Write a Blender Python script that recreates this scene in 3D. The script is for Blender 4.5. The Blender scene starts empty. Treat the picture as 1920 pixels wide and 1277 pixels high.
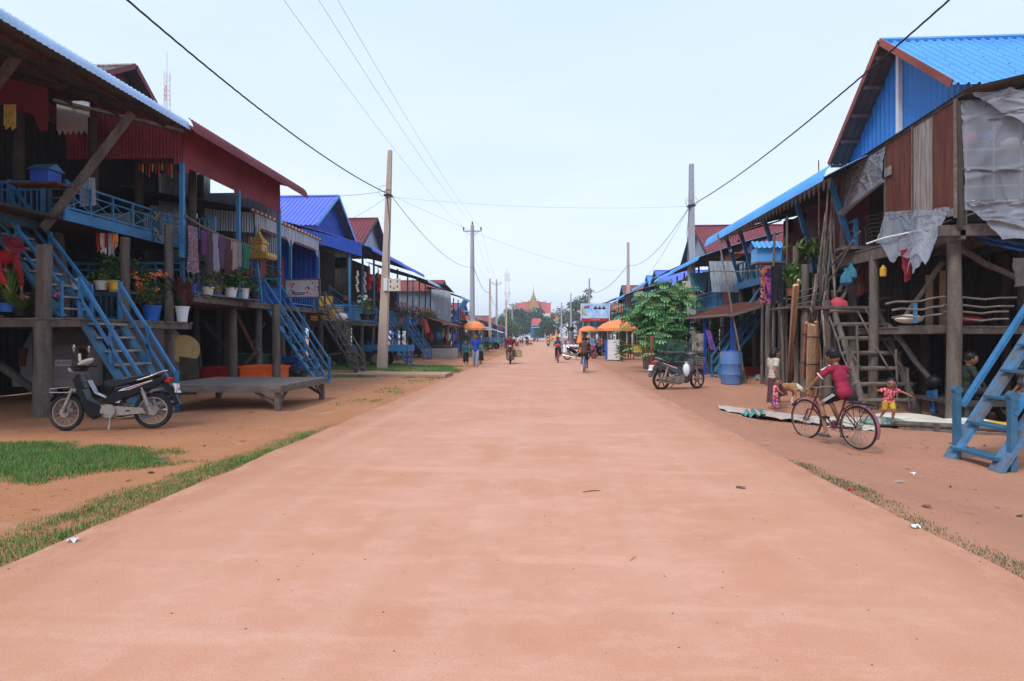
import bpy, bmesh, math, random
from mathutils import Vector, Matrix, noise
V = Vector
R = math.radians
rnd = random.Random(7)
SC = bpy.context.scene
COL = SC.collection

# ------------------------------------------------------------------ camera
F = 1080.0; EYE = 1.45; HOR = 632.0; W0 = 1920.0; YAW = math.atan(60.0 / F)
cam_d = bpy.data.cameras.new('camera'); cam = bpy.data.objects.new('camera', cam_d); COL.objects.link(cam)
cam_d.sensor_width = 36.0; cam_d.lens = 36.0 * F / W0
cam_d.shift_y = (HOR - 638.5) / W0
cam_d.clip_start = 0.05; cam_d.clip_end = 3000
cam.location = (0, 0, EYE); cam.rotation_euler = (R(90), 0, YAW)
SC.camera = cam
CS, SN = math.cos(YAW), math.sin(YAW)
def at(px, py, d):            # point at depth d seen at photo pixel
    t = (px - 960.0) / F
    return V((d * (-SN + t * CS), d * (CS + t * SN), EYE + (HOR - py) * d / F))
def aX(px, py, X):
    t = (px - 960.0) / F
    return at(px, py, X / (-SN + t * CS))
def aY(px, py, Y):
    t = (px - 960.0) / F
    return at(px, py, Y / (CS + t * SN))
def aG(px, py, h=EYE):
    return at(px, py, h * F / (py - HOR))

# ------------------------------------------------------------------ world
SUN_EL, SUN_AZ = R(52), R(215)
w = bpy.data.worlds.new('World'); SC.world = w; w.use_nodes = True
nt = w.node_tree; N = nt.nodes; L = nt.links
for n in list(N): N.remove(n)
sky = N.new('ShaderNodeTexSky'); sky.sky_type = 'NISHITA'; sky.sun_disc = False
sky.sun_elevation = SUN_EL; sky.sun_rotation = SUN_AZ; sky.air_density = 1.0; sky.dust_density = 2.0
tc = N.new('ShaderNodeTexCoord'); mp = N.new('ShaderNodeMapping'); mp.inputs['Scale'].default_value = (1.0, 1.0, 5.0)
ns = N.new('ShaderNodeTexNoise'); ns.inputs['Scale'].default_value = 1.6; ns.inputs['Detail'].default_value = 6; ns.inputs['Roughness'].default_value = .55
L.new(tc.outputs['Generated'], mp.inputs[0]); L.new(mp.outputs[0], ns.inputs['Vector'])
rp = N.new('ShaderNodeValToRGB'); rp.color_ramp.elements[0].position = .3; rp.color_ramp.elements[1].position = .75
rp.color_ramp.elements[0].color = (5.2, 6.05, 7.6, 1); rp.color_ramp.elements[1].color = (6.2, 6.8, 7.8, 1)
L.new(ns.outputs['Fac'], rp.inputs[0])
mx = N.new('ShaderNodeMix'); mx.data_type = 'RGBA'; mx.inputs[0].default_value = .8
sp_ = N.new('ShaderNodeSeparateXYZ'); L.new(tc.outputs['Generated'], sp_.inputs[0])
zr = N.new('ShaderNodeMapRange'); zr.inputs[1].default_value = .22; zr.inputs[2].default_value = .62; zr.inputs[4].default_value = .8; L.new(sp_.outputs[2], zr.inputs[0])
zm = N.new('ShaderNodeMix'); zm.data_type = 'RGBA'; L.new(zr.outputs[0], zm.inputs[0]); L.new(rp.outputs[0], zm.inputs[6]); zm.inputs[7].default_value = (4.4, 5.6, 8.2, 1)
L.new(sky.outputs[0], mx.inputs[6]); L.new(zm.outputs[2], mx.inputs[7])
bg = N.new('ShaderNodeBackground'); bg.inputs[1].default_value = .1
wo = N.new('ShaderNodeOutputWorld')
L.new(mx.outputs[2], bg.inputs[0]); L.new(bg.outputs[0], wo.inputs[0])

sl = bpy.data.lights.new('sun', 'SUN'); sl.energy = 1.5; sl.angle = R(16); sl.color = (1, .95, .88)
so = bpy.data.objects.new('sun', sl); COL.objects.link(so)
sd = V((math.sin(SUN_AZ) * math.cos(SUN_EL), math.cos(SUN_AZ) * math.cos(SUN_EL), math.sin(SUN_EL)))
so.rotation_euler = sd.to_track_quat('Z', 'Y').to_euler(); so.location = (0, -5, 30)
SC.view_settings.view_transform = 'Standard'; SC.view_settings.look = 'None'
SC.view_settings.exposure = 0.82; SC.view_settings.gamma = 1

# ------------------------------------------------------------------ materials
MATS = {}
def pm(name, col, rough=.75, metal=0.0, var=.3, scale=3.0, stretch=(1, 1, 1), col2=None, bump=.0, bscale=40.0,
       spec=.3, dirt=0.0, dirtcol=(.22, .12, .08), fine=0.0, emit=None):
    """procedural material: base colour mottled towards col2, optional dirt patches and fine grain"""
    if name in MATS: return MATS[name]
    m = bpy.data.materials.new(name); m.use_nodes = True
    nt = m.node_tree; N = nt.nodes; L = nt.links
    b = N['Principled BSDF']; b.inputs['Roughness'].default_value = rough; b.inputs['Metallic'].default_value = metal
    b.inputs['Specular IOR Level'].default_value = spec
    if col2 is None: col2 = tuple(c * (1 - var) for c in col)
    tc = N.new('ShaderNodeTexCoord'); mp = N.new('ShaderNodeMapping'); mp.inputs['Scale'].default_value = stretch
    L.new(tc.outputs['Object'], mp.inputs[0])
    n1 = N.new('ShaderNodeTexNoise'); n1.inputs['Scale'].default_value = scale; n1.inputs['Detail'].default_value = 5; n1.inputs['Roughness'].default_value = .6
    L.new(mp.outputs[0], n1.inputs['Vector'])
    r = N.new('ShaderNodeValToRGB'); r.color_ramp.elements[0].position = .35; r.color_ramp.elements[1].position = .65
    r.color_ramp.elements[0].color = (*col2, 1); r.color_ramp.elements[1].color = (*col, 1)
    L.new(n1.outputs['Fac'], r.inputs[0]); out = r.outputs[0]
    if fine > 0:
        n3 = N.new('ShaderNodeTexNoise'); n3.inputs['Scale'].default_value = bscale; n3.inputs['Detail'].default_value = 3
        L.new(mp.outputs[0], n3.inputs['Vector'])
        h = N.new('ShaderNodeMapRange'); h.inputs[1].default_value = .3; h.inputs[2].default_value = .7
        h.inputs[3].default_value = 1 - fine; h.inputs[4].default_value = 1 + fine
        L.new(n3.outputs['Fac'], h.inputs[0])
        mm = N.new('ShaderNodeVectorMath'); mm.operation = 'SCALE'; L.new(out, mm.inputs[0]); L.new(h.outputs[0], mm.inputs['Scale']); out = mm.outputs[0]
    if dirt > 0:
        n2 = N.new('ShaderNodeTexNoise'); n2.inputs['Scale'].default_value = 1.7; n2.inputs['Detail'].default_value = 8; n2.inputs['Roughness'].default_value = .7
        L.new(mp.outputs[0], n2.inputs['Vector'])
        r2 = N.new('ShaderNodeMapRange'); r2.inputs[1].default_value = .62 - dirt * .3; r2.inputs[2].default_value = .72; r2.inputs[4].default_value = min(1, .35 + dirt)
        L.new(n2.outputs['Fac'], r2.inputs[0])
        mc = N.new('ShaderNodeMix'); mc.data_type = 'RGBA'; L.new(r2.outputs[0], mc.inputs[0]); L.new(out, mc.inputs[6])
        mc.inputs[7].default_value = (*dirtcol, 1); out = mc.outputs[2]
    L.new(out, b.inputs['Base Color'])
    if emit: b.inputs['Emission Color'].default_value = (*emit, 1); b.inputs['Emission Strength'].default_value = 1
    if bump > 0:
        nb = N.new('ShaderNodeTexNoise'); nb.inputs['Scale'].default_value = bscale; nb.inputs['Detail'].default_value = 4
        L.new(mp.outputs[0], nb.inputs['Vector'])
        bp = N.new('ShaderNodeBump'); bp.inputs['Strength'].default_value = bump; bp.inputs['Distance'].default_value = .02
        L.new(nb.outputs['Fac'], bp.inputs['Height']); L.new(bp.outputs[0], b.inputs['Normal'])
    MATS[name] = m
    return m

GR = (.10, .085, .075)
M = dict(
 wood=pm('weathered_wood', (.15, .125, .105), .85, var=.45, scale=2.5, stretch=(3, 3, .6), bump=.4, bscale=25, fine=.25),
 tread=pm('worn_tread_wood', (.38, .33, .28), .85, scale=3, col2=(.2, .17, .14), fine=.2),
 plank=pm('plank_wood', (.19, .155, .13), .85, var=.45, scale=3, stretch=(1, 4, 4), bump=.4, bscale=20, fine=.25),
 dark=pm('dark_wood', (.075, .06, .05), .85, var=.5, scale=2, stretch=(2, 2, .5), bump=.3, bscale=20, fine=.25),
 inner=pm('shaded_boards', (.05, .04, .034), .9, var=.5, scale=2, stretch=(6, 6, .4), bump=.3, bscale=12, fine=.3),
 blue=pm('blue_painted_wood', (.04, .205, .43), .55, var=.35, scale=2.2, bump=.2, bscale=30, dirt=.22, dirtcol=(.13, .14, .15), fine=.16),
 blued=pm('blue_painted_wood_worn', (.045, .155, .26), .6, var=.4, scale=2.2, bump=.2, bscale=30, dirt=.25, dirtcol=(.13, .1, .085), fine=.12),
 deep=pm('deep_blue_paint', (.015, .07, .42), .5, var=.35, scale=2, bump=.1, dirt=.08, dirtcol=(.05, .06, .12)),
 violet=pm('blue_violet_roof_metal', (.13, .19, .74), .5, .0, var=.18, scale=.7, fine=.07, dirt=.16, dirtcol=(.2, .2, .45)),
 sky=pm('light_blue_roof_metal', (.10, .36, .76), .42, .0, var=.2, scale=.6, fine=.08, dirt=.2, dirtcol=(.14, .27, .45)),
 pale=pm('pale_blue_roof_metal', (.42, .62, .85), .45, .0, var=.2, scale=.8, fine=.06, dirt=.1, dirtcol=(.2, .3, .42)),
 redroof=pm('dull_red_roof_metal', (.2, .045, .05), .6, .0, var=.3, scale=.8, fine=.08, dirt=.12, dirtcol=(.12, .06, .06)),
 redfas=pm('dark_red_corrugated_metal', (.24, .03, .04), .55, .0, var=.3, scale=1.0, fine=.12, dirt=.2, dirtcol=(.12, .05, .045)),
 terra=pm('red_tile_roof', (.3, .085, .06), .75, .0, var=.35, scale=1, fine=.15, dirt=.2, dirtcol=(.14, .07, .06)),
 rust=pm('rusted_metal', (.13, .045, .028), .85, .1, var=.5, scale=2.5, stretch=(5, 5, .35), fine=.2, bump=.1, col2=(.07, .022, .018)),
 rustpale=pm('galvanised_metal_with_rust', (.30, .30, .29), .6, .3, scale=3, stretch=(6, 6, .4), col2=(.17, .12, .09), fine=.15),
 galv=pm('galvanised_metal', (.36, .40, .45), .45, .55, var=.35, scale=2, stretch=(5, 5, .4), fine=.1, dirt=.12, dirtcol=(.2, .16, .13)),
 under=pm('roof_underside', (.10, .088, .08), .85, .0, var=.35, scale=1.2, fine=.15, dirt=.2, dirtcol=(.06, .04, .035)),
 greyfas=pm('weathered_white_boards', (.42, .48, .55), .75, .0, scale=2.5, stretch=(5, 5, .4), col2=(.22, .25, .29), fine=.2),
 white=pm('white_paint', (.72, .73, .72), .55, var=.12, scale=4, dirt=.08),
 cream=pm('cream_plastic', (.62, .58, .46), .5, var=.12, scale=3, dirt=.1),
 conc=pm('concrete', (.42, .37, .33), .85, var=.2, scale=1.5, bump=.2, bscale=60, fine=.1),
 concp=pm('pole_concrete', (.50, .39, .31), .85, var=.15, scale=.8, fine=.07, bump=.1, bscale=50),
 concg=pm('grey_pole_concrete', (.36, .36, .38), .85, var=.15, scale=.8, fine=.07, bump=.1, bscale=50),
 black=pm('black_plastic', (.012, .012, .013), .45, var=.2),
 rubber=pm('tyre_rubber', (.025, .021, .019), .85, var=.3, scale=8, dirt=.4, dirtcol=(.12, .075, .05)),
 chrome=pm('chrome', (.6, .6, .6), .22, 1.0, var=.2, scale=8),
 dustmetal=pm('dusty_metal', (.38, .33, .29), .45, .6, var=.3, scale=10, dirt=.35, dirtcol=(.26, .15, .09)),
 spoke=pm('spoke_steel', (.4, .38, .36), .4, .8),
 cable=pm('cable', (.02, .02, .022), .6),
 orange=pm('orange_fabric', (.85, .27, .09), .7, var=.15, scale=5),
 crate=pm('orange_plastic', (.88, .14, .02), .45, var=.15, scale=3, dirt=.08, dirtcol=(.35, .08, .04)),
 redplas=pm('red_plastic', (.5, .025, .02), .45, var=.2, scale=3, dirt=.1),
 yellow=pm('yellow_plastic', (.75, .42, .03), .5, var=.12, scale=3, dirt=.06),
 bluep=pm('blue_plastic', (.02, .13, .5), .45, var=.25, scale=4, dirt=.2, dirtcol=(.12, .2, .34)),
 gold=pm('gold_paint', (.55, .33, .07), .45, .3, var=.4, scale=12, bump=.3),
 clay=pm('terracotta', (.33, .1, .045), .8, var=.2, scale=8),
 leaf=pm('leaf_green', (.05, .13, .025), .6, scale=6, col2=(.03, .085, .018)),
 leafl=pm('leaf_yellow_green', (.13, .20, .03), .6, scale=6, col2=(.08, .15, .02)),
 leafd=pm('leaf_dark_green', (.026, .07, .018), .6, scale=6, col2=(.016, .045, .013)),
 leafr=pm('leaf_dark_red', (.13, .03, .03), .6, scale=6, col2=(.06, .03, .025)),
 redfl=pm('red_petals', (.65, .02, .02), .6, var=.2),
 pinkfl=pm('pink_petals', (.6, .08, .25), .6, var=.2),
 bark=pm('bark', (.12, .09, .07), .9, var=.4, scale=6, stretch=(3, 3, .6), bump=.5, bscale=20),
 skin=pm('skin', (.26, .125, .07), .55, var=.12, scale=12),
 hair=pm('black_hair', (.008, .007, .007), .5, var=.2),
 glass=pm('dark_glass', (.02, .025, .03), .12, var=.1),
)

# ------------------------------------------------------------------ mesh builder
def frame(d):
    d = d.normalized()
    up = V((0, 0, 1)) if abs(d.z) < .95 else V((0, 1, 0))
    s = d.cross(up).normalized()
    return s, s.cross(d).normalized()
class MB:
    def __init__(s): s.v = []; s.f = []; s.mi = []; s.m = 0
    def add(s, vs, fs):
        o = len(s.v); s.v += [V(p) for p in vs]
        for f in fs: s.f.append([i + o for i in f]); s.mi.append(s.m)
        return s
    def box(s, c, d, rz=0.0, taper=1.0):
        x, y, z = d[0] / 2, d[1] / 2, d[2] / 2; ca, sa = math.cos(rz), math.sin(rz); vs = []
        for k, t in ((-1, 1.0), (1, taper)):
            for i, j in ((-1, -1), (1, -1), (1, 1), (-1, 1)):
                a, b = i * x * t, j * y * t
                vs.append((c[0] + a * ca - b * sa, c[1] + a * sa + b * ca, c[2] + k * z))
        return s.add(vs, [(0, 3, 2, 1), (4, 5, 6, 7), (0, 1, 5, 4), (1, 2, 6, 5), (2, 3, 7, 6), (3, 0, 4, 7)])
    def beam(s, p, q, w=.08, h=.08, up=None):
        p, q = V(p), V(q); d = q - p
        if d.length < 1e-5: return s
        if up is None: a, b = frame(d)
        else:
            a = d.cross(V(up)).normalized(); b = a.cross(d).normalized()
        a = a * w / 2; b = b * h / 2
        vs = [p - a - b, p + a - b, p + a + b, p - a + b, q - a - b, q + a - b, q + a + b, q - a + b]
        return s.add(vs, [(0, 3, 2, 1), (4, 5, 6, 7), (0, 1, 5, 4), (1, 2, 6, 5), (2, 3, 7, 6), (3, 0, 4, 7)])
    def tube(s, pts, r=.05, n=8, cap=True):
        pts = [V(p) for p in pts]; k = len(pts)
        rs = r if isinstance(r, (list, tuple)) else [r] * k
        vs = []; a = None
        for i, p in enumerate(pts):
            d = (pts[min(i + 1, k - 1)] - pts[max(i - 1, 0)])
            if d.length < 1e-7: d = V((0, 0, 1))
            d.normalize()
            if a is None: a, b = frame(d)
            else:
                a = (a - d * a.dot(d)); a = a.normalized() if a.length > 1e-5 else frame(d)[0]; b = a.cross(d)
            for j in range(n):
                t = 2 * math.pi * j / n
                vs.append(p + (a * math.cos(t) + b * math.sin(t)) * rs[i])
        fs = [(i * n + j, i * n + (j + 1) % n, (i + 1) * n + (j + 1) % n, (i + 1) * n + j) for i in range(k - 1) for j in range(n)]
        if cap: fs += [tuple(range(n - 1, -1, -1)), tuple((k - 1) * n + j for j in range(n))]
        return s.add(vs, fs)
    def ring(s, c, axis, R0, r, n=28, m=6, flat=1.0):
        c = V(c); a, b = frame(V(axis)); ax = V(axis).normalized(); vs = []
        for i in range(n):
            t = 2 * math.pi * i / n; d = a * math.cos(t) + b * math.sin(t)
            for j in range(m):
                u = 2 * math.pi * j / m
                vs.append(c + d * (R0 + r * math.cos(u)) + ax * r * flat * math.sin(u))
        return s.add(vs, [(i * m + j, i * m + (j + 1) % m, ((i + 1) % n) * m + (j + 1) % m, ((i + 1) % n) * m + j) for i in range(n) for j in range(m)])
    def disc(s, c, axis, r, t=.02, n=20): 
        a = V(axis).normalized() * t / 2
        return s.tube([V(c) - a, V(c) + a], r, n)
    def lathe(s, prof, c=(0, 0, 0), n=14, sx=1.0, sy=1.0, fold=0.0, nf=9):
        vs = []
        for i, (r, z) in enumerate(prof):
            for j in range(n):
                t = 2 * math.pi * j / n; rr = r * (1 + fold * math.sin(nf * t + i * .4))
                vs.append((c[0] + rr * math.cos(t) * sx, c[1] + rr * math.sin(t) * sy, c[2] + z))
        k = len(prof)
        fs = [(i * n + j, i * n + (j + 1) % n, (i + 1) * n + (j + 1) % n, (i + 1) * n + j) for i in range(k - 1) for j in range(n)]
        fs += [tuple(range(n - 1, -1, -1)), tuple((k - 1) * n + j for j in range(n))]
        return s.add(vs, fs)
    def ell(s, c, r, n=12, rot=None):
        vs = []; m = max(4, n // 2 + 1); c = V(c)
        for i in range(1, m):
            ph = math.pi * i / m
            for j in range(n):
                t = 2 * math.pi * j / n
                p = V((math.sin(ph) * math.cos(t) * r[0], math.sin(ph) * math.sin(t) * r[1], math.cos(ph) * r[2]))
                if rot is not None: p = rot @ p
                vs.append(c + p)
        p = V((0, 0, r[2])); q = V((0, 0, -r[2]))
        if rot is not None: p = rot @ p; q = rot @ q
        vs += [c + p, c + q]; T = len(vs) - 2; B = T + 1
        fs = [(i * n + j, i * n + (j + 1) % n, (i + 1) * n + (j + 1) % n, (i + 1) * n + j) for i in range(m - 2) for j in range(n)]
        fs += [(T, (j + 1) % n, j) for j in range(n)] + [(B, (m - 2) * n + j, (m - 2) * n + (j + 1) % n) for j in range(n)]
        return s.add(vs, fs)
    def cap(s, p, q, r1, r2=None, n=10):
        r2 = r1 if r2 is None else r2
        p, q = V(p), V(q); d = q - p; l = d.length
        if l < 1e-6: return s.ell(p, (r1, r1, r1), n)
        d /= l; pts = []; rs = []
        for k in (85, 60, 30): pts.append(p - d * r1 * math.sin(R(k))); rs.append(r1 * math.cos(R(k)))
        pts += [p, q]; rs += [r1, r2]
        for k in (30, 60, 85): pts.append(q + d * r2 * math.sin(R(k))); rs.append(r2 * math.cos(R(k)))
        return s.tube(pts, rs, n)
    def quad(s, a, b, c, d, t=.0):
        a, b, c, d = map(V, (a, b, c, d))
        if t == 0: return s.add([a, b, c, d], [(0, 1, 2, 3)])
        n = (b - a).cross(d - a).normalized() * t
        return s.add([a, b, c, d, a + n, b + n, c + n, d + n], [(0, 3, 2, 1), (4, 5, 6, 7), (0, 1, 5, 4), (1, 2, 6, 5), (2, 3, 7, 6), (3, 0, 4, 7)])
    def prism(s, poly, ex, t=0.0):
        """planar polygon (list of 3d points) extruded by vector ex"""
        ex = V(ex); n = len(poly); vs = [V(p) for p in poly] + [V(p) + ex for p in poly]
        return s.add(vs, [tuple(range(n - 1, -1, -1)), tuple(range(n, 2 * n))] + [(i, (i + 1) % n, n + (i + 1) % n, n + i) for i in range(n)])
    def slab(s, poly, y0, y1, ch=.015):
        """side profile (x,z) extruded along y with chamfered edges"""
        n = len(poly); cx = sum(p[0] for p in poly) / n; cz = sum(p[1] for p in poly) / n; vs = []
        for y, k in ((y0, ch), (y0 + ch * (1 if y1 > y0 else -1), 0), (y1 - ch * (1 if y1 > y0 else -1), 0), (y1, ch)):
            for x, z in poly:
                d = V((x - cx, z - cz)); l = max(d.length, 1e-4)
                f = max(0, 1 - k / l); vs.append((cx + d.x * f, y, cz + d.y * f))
        fs = [tuple(range(n - 1, -1, -1)), tuple(range(3 * n, 4 * n))]
        fs += [(r * n + i, r * n + (i + 1) % n, (r + 1) * n + (i + 1) % n, (r + 1) * n + i) for r in range(3) for i in range(n)]
        return s.add(vs, fs)
    def corr(s, p0, p1, p2, p3, pitch=.076, amp=.011, t=.006, trap=False, nv=1, sag=0.0, curve=None, skirt=None):
        """corrugated sheet: p0->p1 runs across the ridges, p0->p3 along them"""
        p0, p1, p2, p3 = map(V, (p0, p1, p2, p3))
        nw = max(1, int(round((p1 - p0).length / pitch)))
        prof = [(0, -1), (.3, -1), (.42, 1), (.58, 1), (.7, -1)] if trap else [(0, 0), (.25, 1), (.5, 0), (.75, -1)]
        us = [((i + a) / nw, h) for i in range(nw) for a, h in prof] + [(1.0, prof[0][1])]
        nn = (p1 - p0).cross(p3 - p0).normalized()
        if nn.z < 0: nn = -nn
        vs = []
        for k in range(nv + 1):
            v = k / nv
            for u, h in us:
                a = p0.lerp(p1, u); b = p3.lerp(p2, u)
                if skirt: b = b + V((0, 0, skirt(u)))
                c = a.lerp(b, v) + nn * (h * amp)
                if curve: c = c + nn * (curve * math.sin(math.pi * v))
                vs.append(c)
        n = len(us); fs = [(k * n + i, k * n + i + 1, (k + 1) * n + i + 1, (k + 1) * n + i) for k in range(nv) for i in range(n - 1)]
        s.add(vs, fs)
        if t > 0:
            m = s.m; s.m = m + 1 if getattr(s, 'two', False) else m
            s.add([q - nn * t for q in vs], [f[::-1] for f in fs]); s.m = m
        return s
    def cloth(s, p0, p1, p2, p3, nu=14, nv=14, amp=.03, freq=3.0, sag=0.0, seed=0.0, t=.004, hem=0.0, crease=0.0):
        """wrinkled hanging sheet; p0,p1 the top edge, p3,p2 the bottom edge"""
        p0, p1, p2, p3 = map(V, (p0, p1, p2, p3)); nn = (p1 - p0).cross(p3 - p0).normalized(); vs = []; fr = random.Random(seed); folds = []
        for _ in range(90 if crease else 0):
            an = R(fr.uniform(35, 145)) if fr.random() < .6 else R(fr.uniform(-25, 25)) + (math.pi if fr.random() < .5 else 0); folds.append((fr.random(), fr.choice((0, 0, fr.random() * .7)), math.cos(an), math.sin(an), fr.uniform(.012, .035), fr.choice((-1, 1)) * fr.uniform(.5, 1.4), fr.uniform(.35, 1.1)))
        for j in range(nv + 1):
            for i in range(nu + 1):
                u, v = i / nu, j / nv
                c = p0.lerp(p1, u).lerp(p3.lerp(p2, u), v)
                q = noise.noise(V((u * freq * 2.2 + seed, v * freq * .7, seed))) + .5 * noise.noise(V((u * freq * 5 + seed, v * freq * 1.7, seed + 4)))
                if crease:
                    for (lx, ly, ca, sa, wd, am, ln) in folds:
                        du, dv = u - lx, v - ly; al = du * ca + dv * sa; di = (-du * sa + dv * ca) / (wd * (.4 + abs(al) * 1.6))
                        if abs(di) < 3 and al > 0: q += crease * am * math.exp(-di * di) * max(0, 1 - al / ln)
                c = c + nn * (q * amp * (.35 + v)) - V((0, 0, sag * math.sin(math.pi * u) * (1 - v)))
                if hem: c.z += hem * v ** 2 * noise.noise(V((u * 4 + seed, 3.1, seed)))
                vs.append(c)
        n = nu + 1; fs = [(j * n + i, j * n + i + 1, (j + 1) * n + i + 1, (j + 1) * n + i) for j in range(nv) for i in range(nu)]
        s.add(vs, fs)
        if t > 0: s.add([q - nn * t for q in vs], [f[::-1] for f in fs])
        return s
    def leaves(s, c, r, n, size, rg=rnd, droop=.2, shell=.35, ratio=.45, mats=1, low=None):
        c = V(c)
        for _ in range(n):
            while True:
                d = V((rg.uniform(-1, 1), rg.uniform(-1, 1), rg.uniform(-1, 1)))
                if .05 < d.length <= 1: break
            d = d.normalized() * (shell + (1 - shell) * rg.random()) if shell else d
            p = c + V((d.x * r[0], d.y * r[1], d.z * r[2]))
            if low is not None and p.z < low: continue
            o = (V((d.x, d.y, d.z * .6)) + V((rg.gauss(0, .6), rg.gauss(0, .6), rg.gauss(0, .4) - droop))).normalized()
            a, b = frame(o); t = rg.uniform(0, 6.3); a = (a * math.cos(t) + b * math.sin(t)); L_ = size * rg.uniform(.6, 1.3)
            m0 = s.m; s.m = rg.randrange(mats) + m0 if mats > 1 else m0
            s.add([p, p + o * L_ * .5 + a * L_ * ratio * .5, p + o * L_ - V((0, 0, L_ * .15)), p + o * L_ * .5 - a * L_ * ratio * .5], [(0, 1, 2, 3)])
            s.m = m0
        return s
    def build(s, name, mats, parent=None, smooth=False, org=None, ang=40):
        me = bpy.data.meshes.new(name)
        if org is None:
            if parent is not None: org = ORG.get(parent.name, V((0, 0, 0)))
            else: org = V((0, 0, 0))
        org = V(org)
        me.from_pydata([tuple(p - org) for p in s.v], [], s.f)
        for m in (mats if isinstance(mats, (list, tuple)) else [mats]): me.materials.append(M[m] if isinstance(m, str) else m)
        if max(s.mi, default=0) > 0: me.polygons.foreach_set('material_index', s.mi)
        if smooth: me.shade_smooth(); me.set_sharp_from_angle(angle=R(ang))
        me.update()
        o = bpy.data.objects.new(name, me); COL.objects.link(o)
        if parent is not None: o.parent = parent
        else: o.location = org
        ORG[o.name] = org
        return o
ORG = {}
def tag(o, label=None, cat=None, group=None, kind=None):
    if label: o['label'] = label
    if cat: o['category'] = cat
    if group: o['group'] = group
    if kind: o['kind'] = kind
    return o
def thing(name, label, cat, loc=(0, 0, 0), rz=0.0, group=None, world=True):
    """Empty at a thing's base; with world=True its parts are given in world coordinates"""
    o = bpy.data.objects.new(name, None); COL.objects.link(o); o.empty_display_size = .2
    o.location = loc; o.rotation_euler = (0, 0, rz); tag(o, label, cat, group)
    ORG[o.name] = V(loc) if world else V((0, 0, 0))
    return o
KIDS = {}
def copy_tree(o, loc=None, rz=None, label=None, group=None, parent=None):
    c = o.copy(); COL.objects.link(c)
    if parent is not None: c.parent = parent
    for ch in [x for x in bpy.data.objects if x.parent == o]: copy_tree(ch, parent=c)
    if loc is not None: c.location = loc
    if rz is not None: c.rotation_euler = (0, 0, rz)
    if label: c['label'] = label
    if group: c['group'] = group
    return c
def sub(name, mats, parent, fn, smooth=False):
    b = MB(); fn(b); return b.build(name, mats, parent, smooth)
# ------------------------------------------------------------------ ground and road
RL, RR = -3.42, 2.86
def sst(a, b, x):
    t = max(0.0, min(1.0, (x - a) / (b - a))); return t * t * (3 - 2 * t)
def gz(x, y):
    z = -.012
    if x > RR: z -= .27 * sst(RR, 4.9, x) * (1 - sst(14.2, 17.5, y))
    k = sst(3, 6, abs(x + .3) )
    z += k * .045 * noise.noise(V((x * .6, y * .6, 0))) + k * .022 * noise.noise(V((x * 2.1, y * 2.1, 5)))
    if x < -5 and 19 < y < 40: z += .08 * sst(-5, -8, x) * sst(19, 22, y)
    if RL - .02 < x < RR + .02: z -= .06
    return z
def axis(lo, hi, knots):
    out = []; x = lo
    while x < hi:
        out.append(x); st = 40
        for a, b, q in knots:
            if a <= x < b: st = q; break
        x += st
    out.append(hi); return out
xs = axis(-600, 600, [(-600, -60, 60), (-60, -14, 3), (-14, -3.6, .2), (-3.6, -3.2, .05), (-3.2, 2.6, .8), (2.6, 3.1, .05), (3.1, 11, .16), (11, 60, 3)])
ys = axis(-80, 1200, [(-80, 0, 10), (0, 22, .2), (22, 45, .5), (45, 90, 3)])
b = MB(); n = len(xs)
b.add([(x, y, gz(x, y)) for y in ys for x in xs], [(j * n + i, j * n + i + 1, (j + 1) * n + i + 1, (j + 1) * n + i) for j in range(len(ys) - 1) for i in range(n - 1)])
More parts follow.
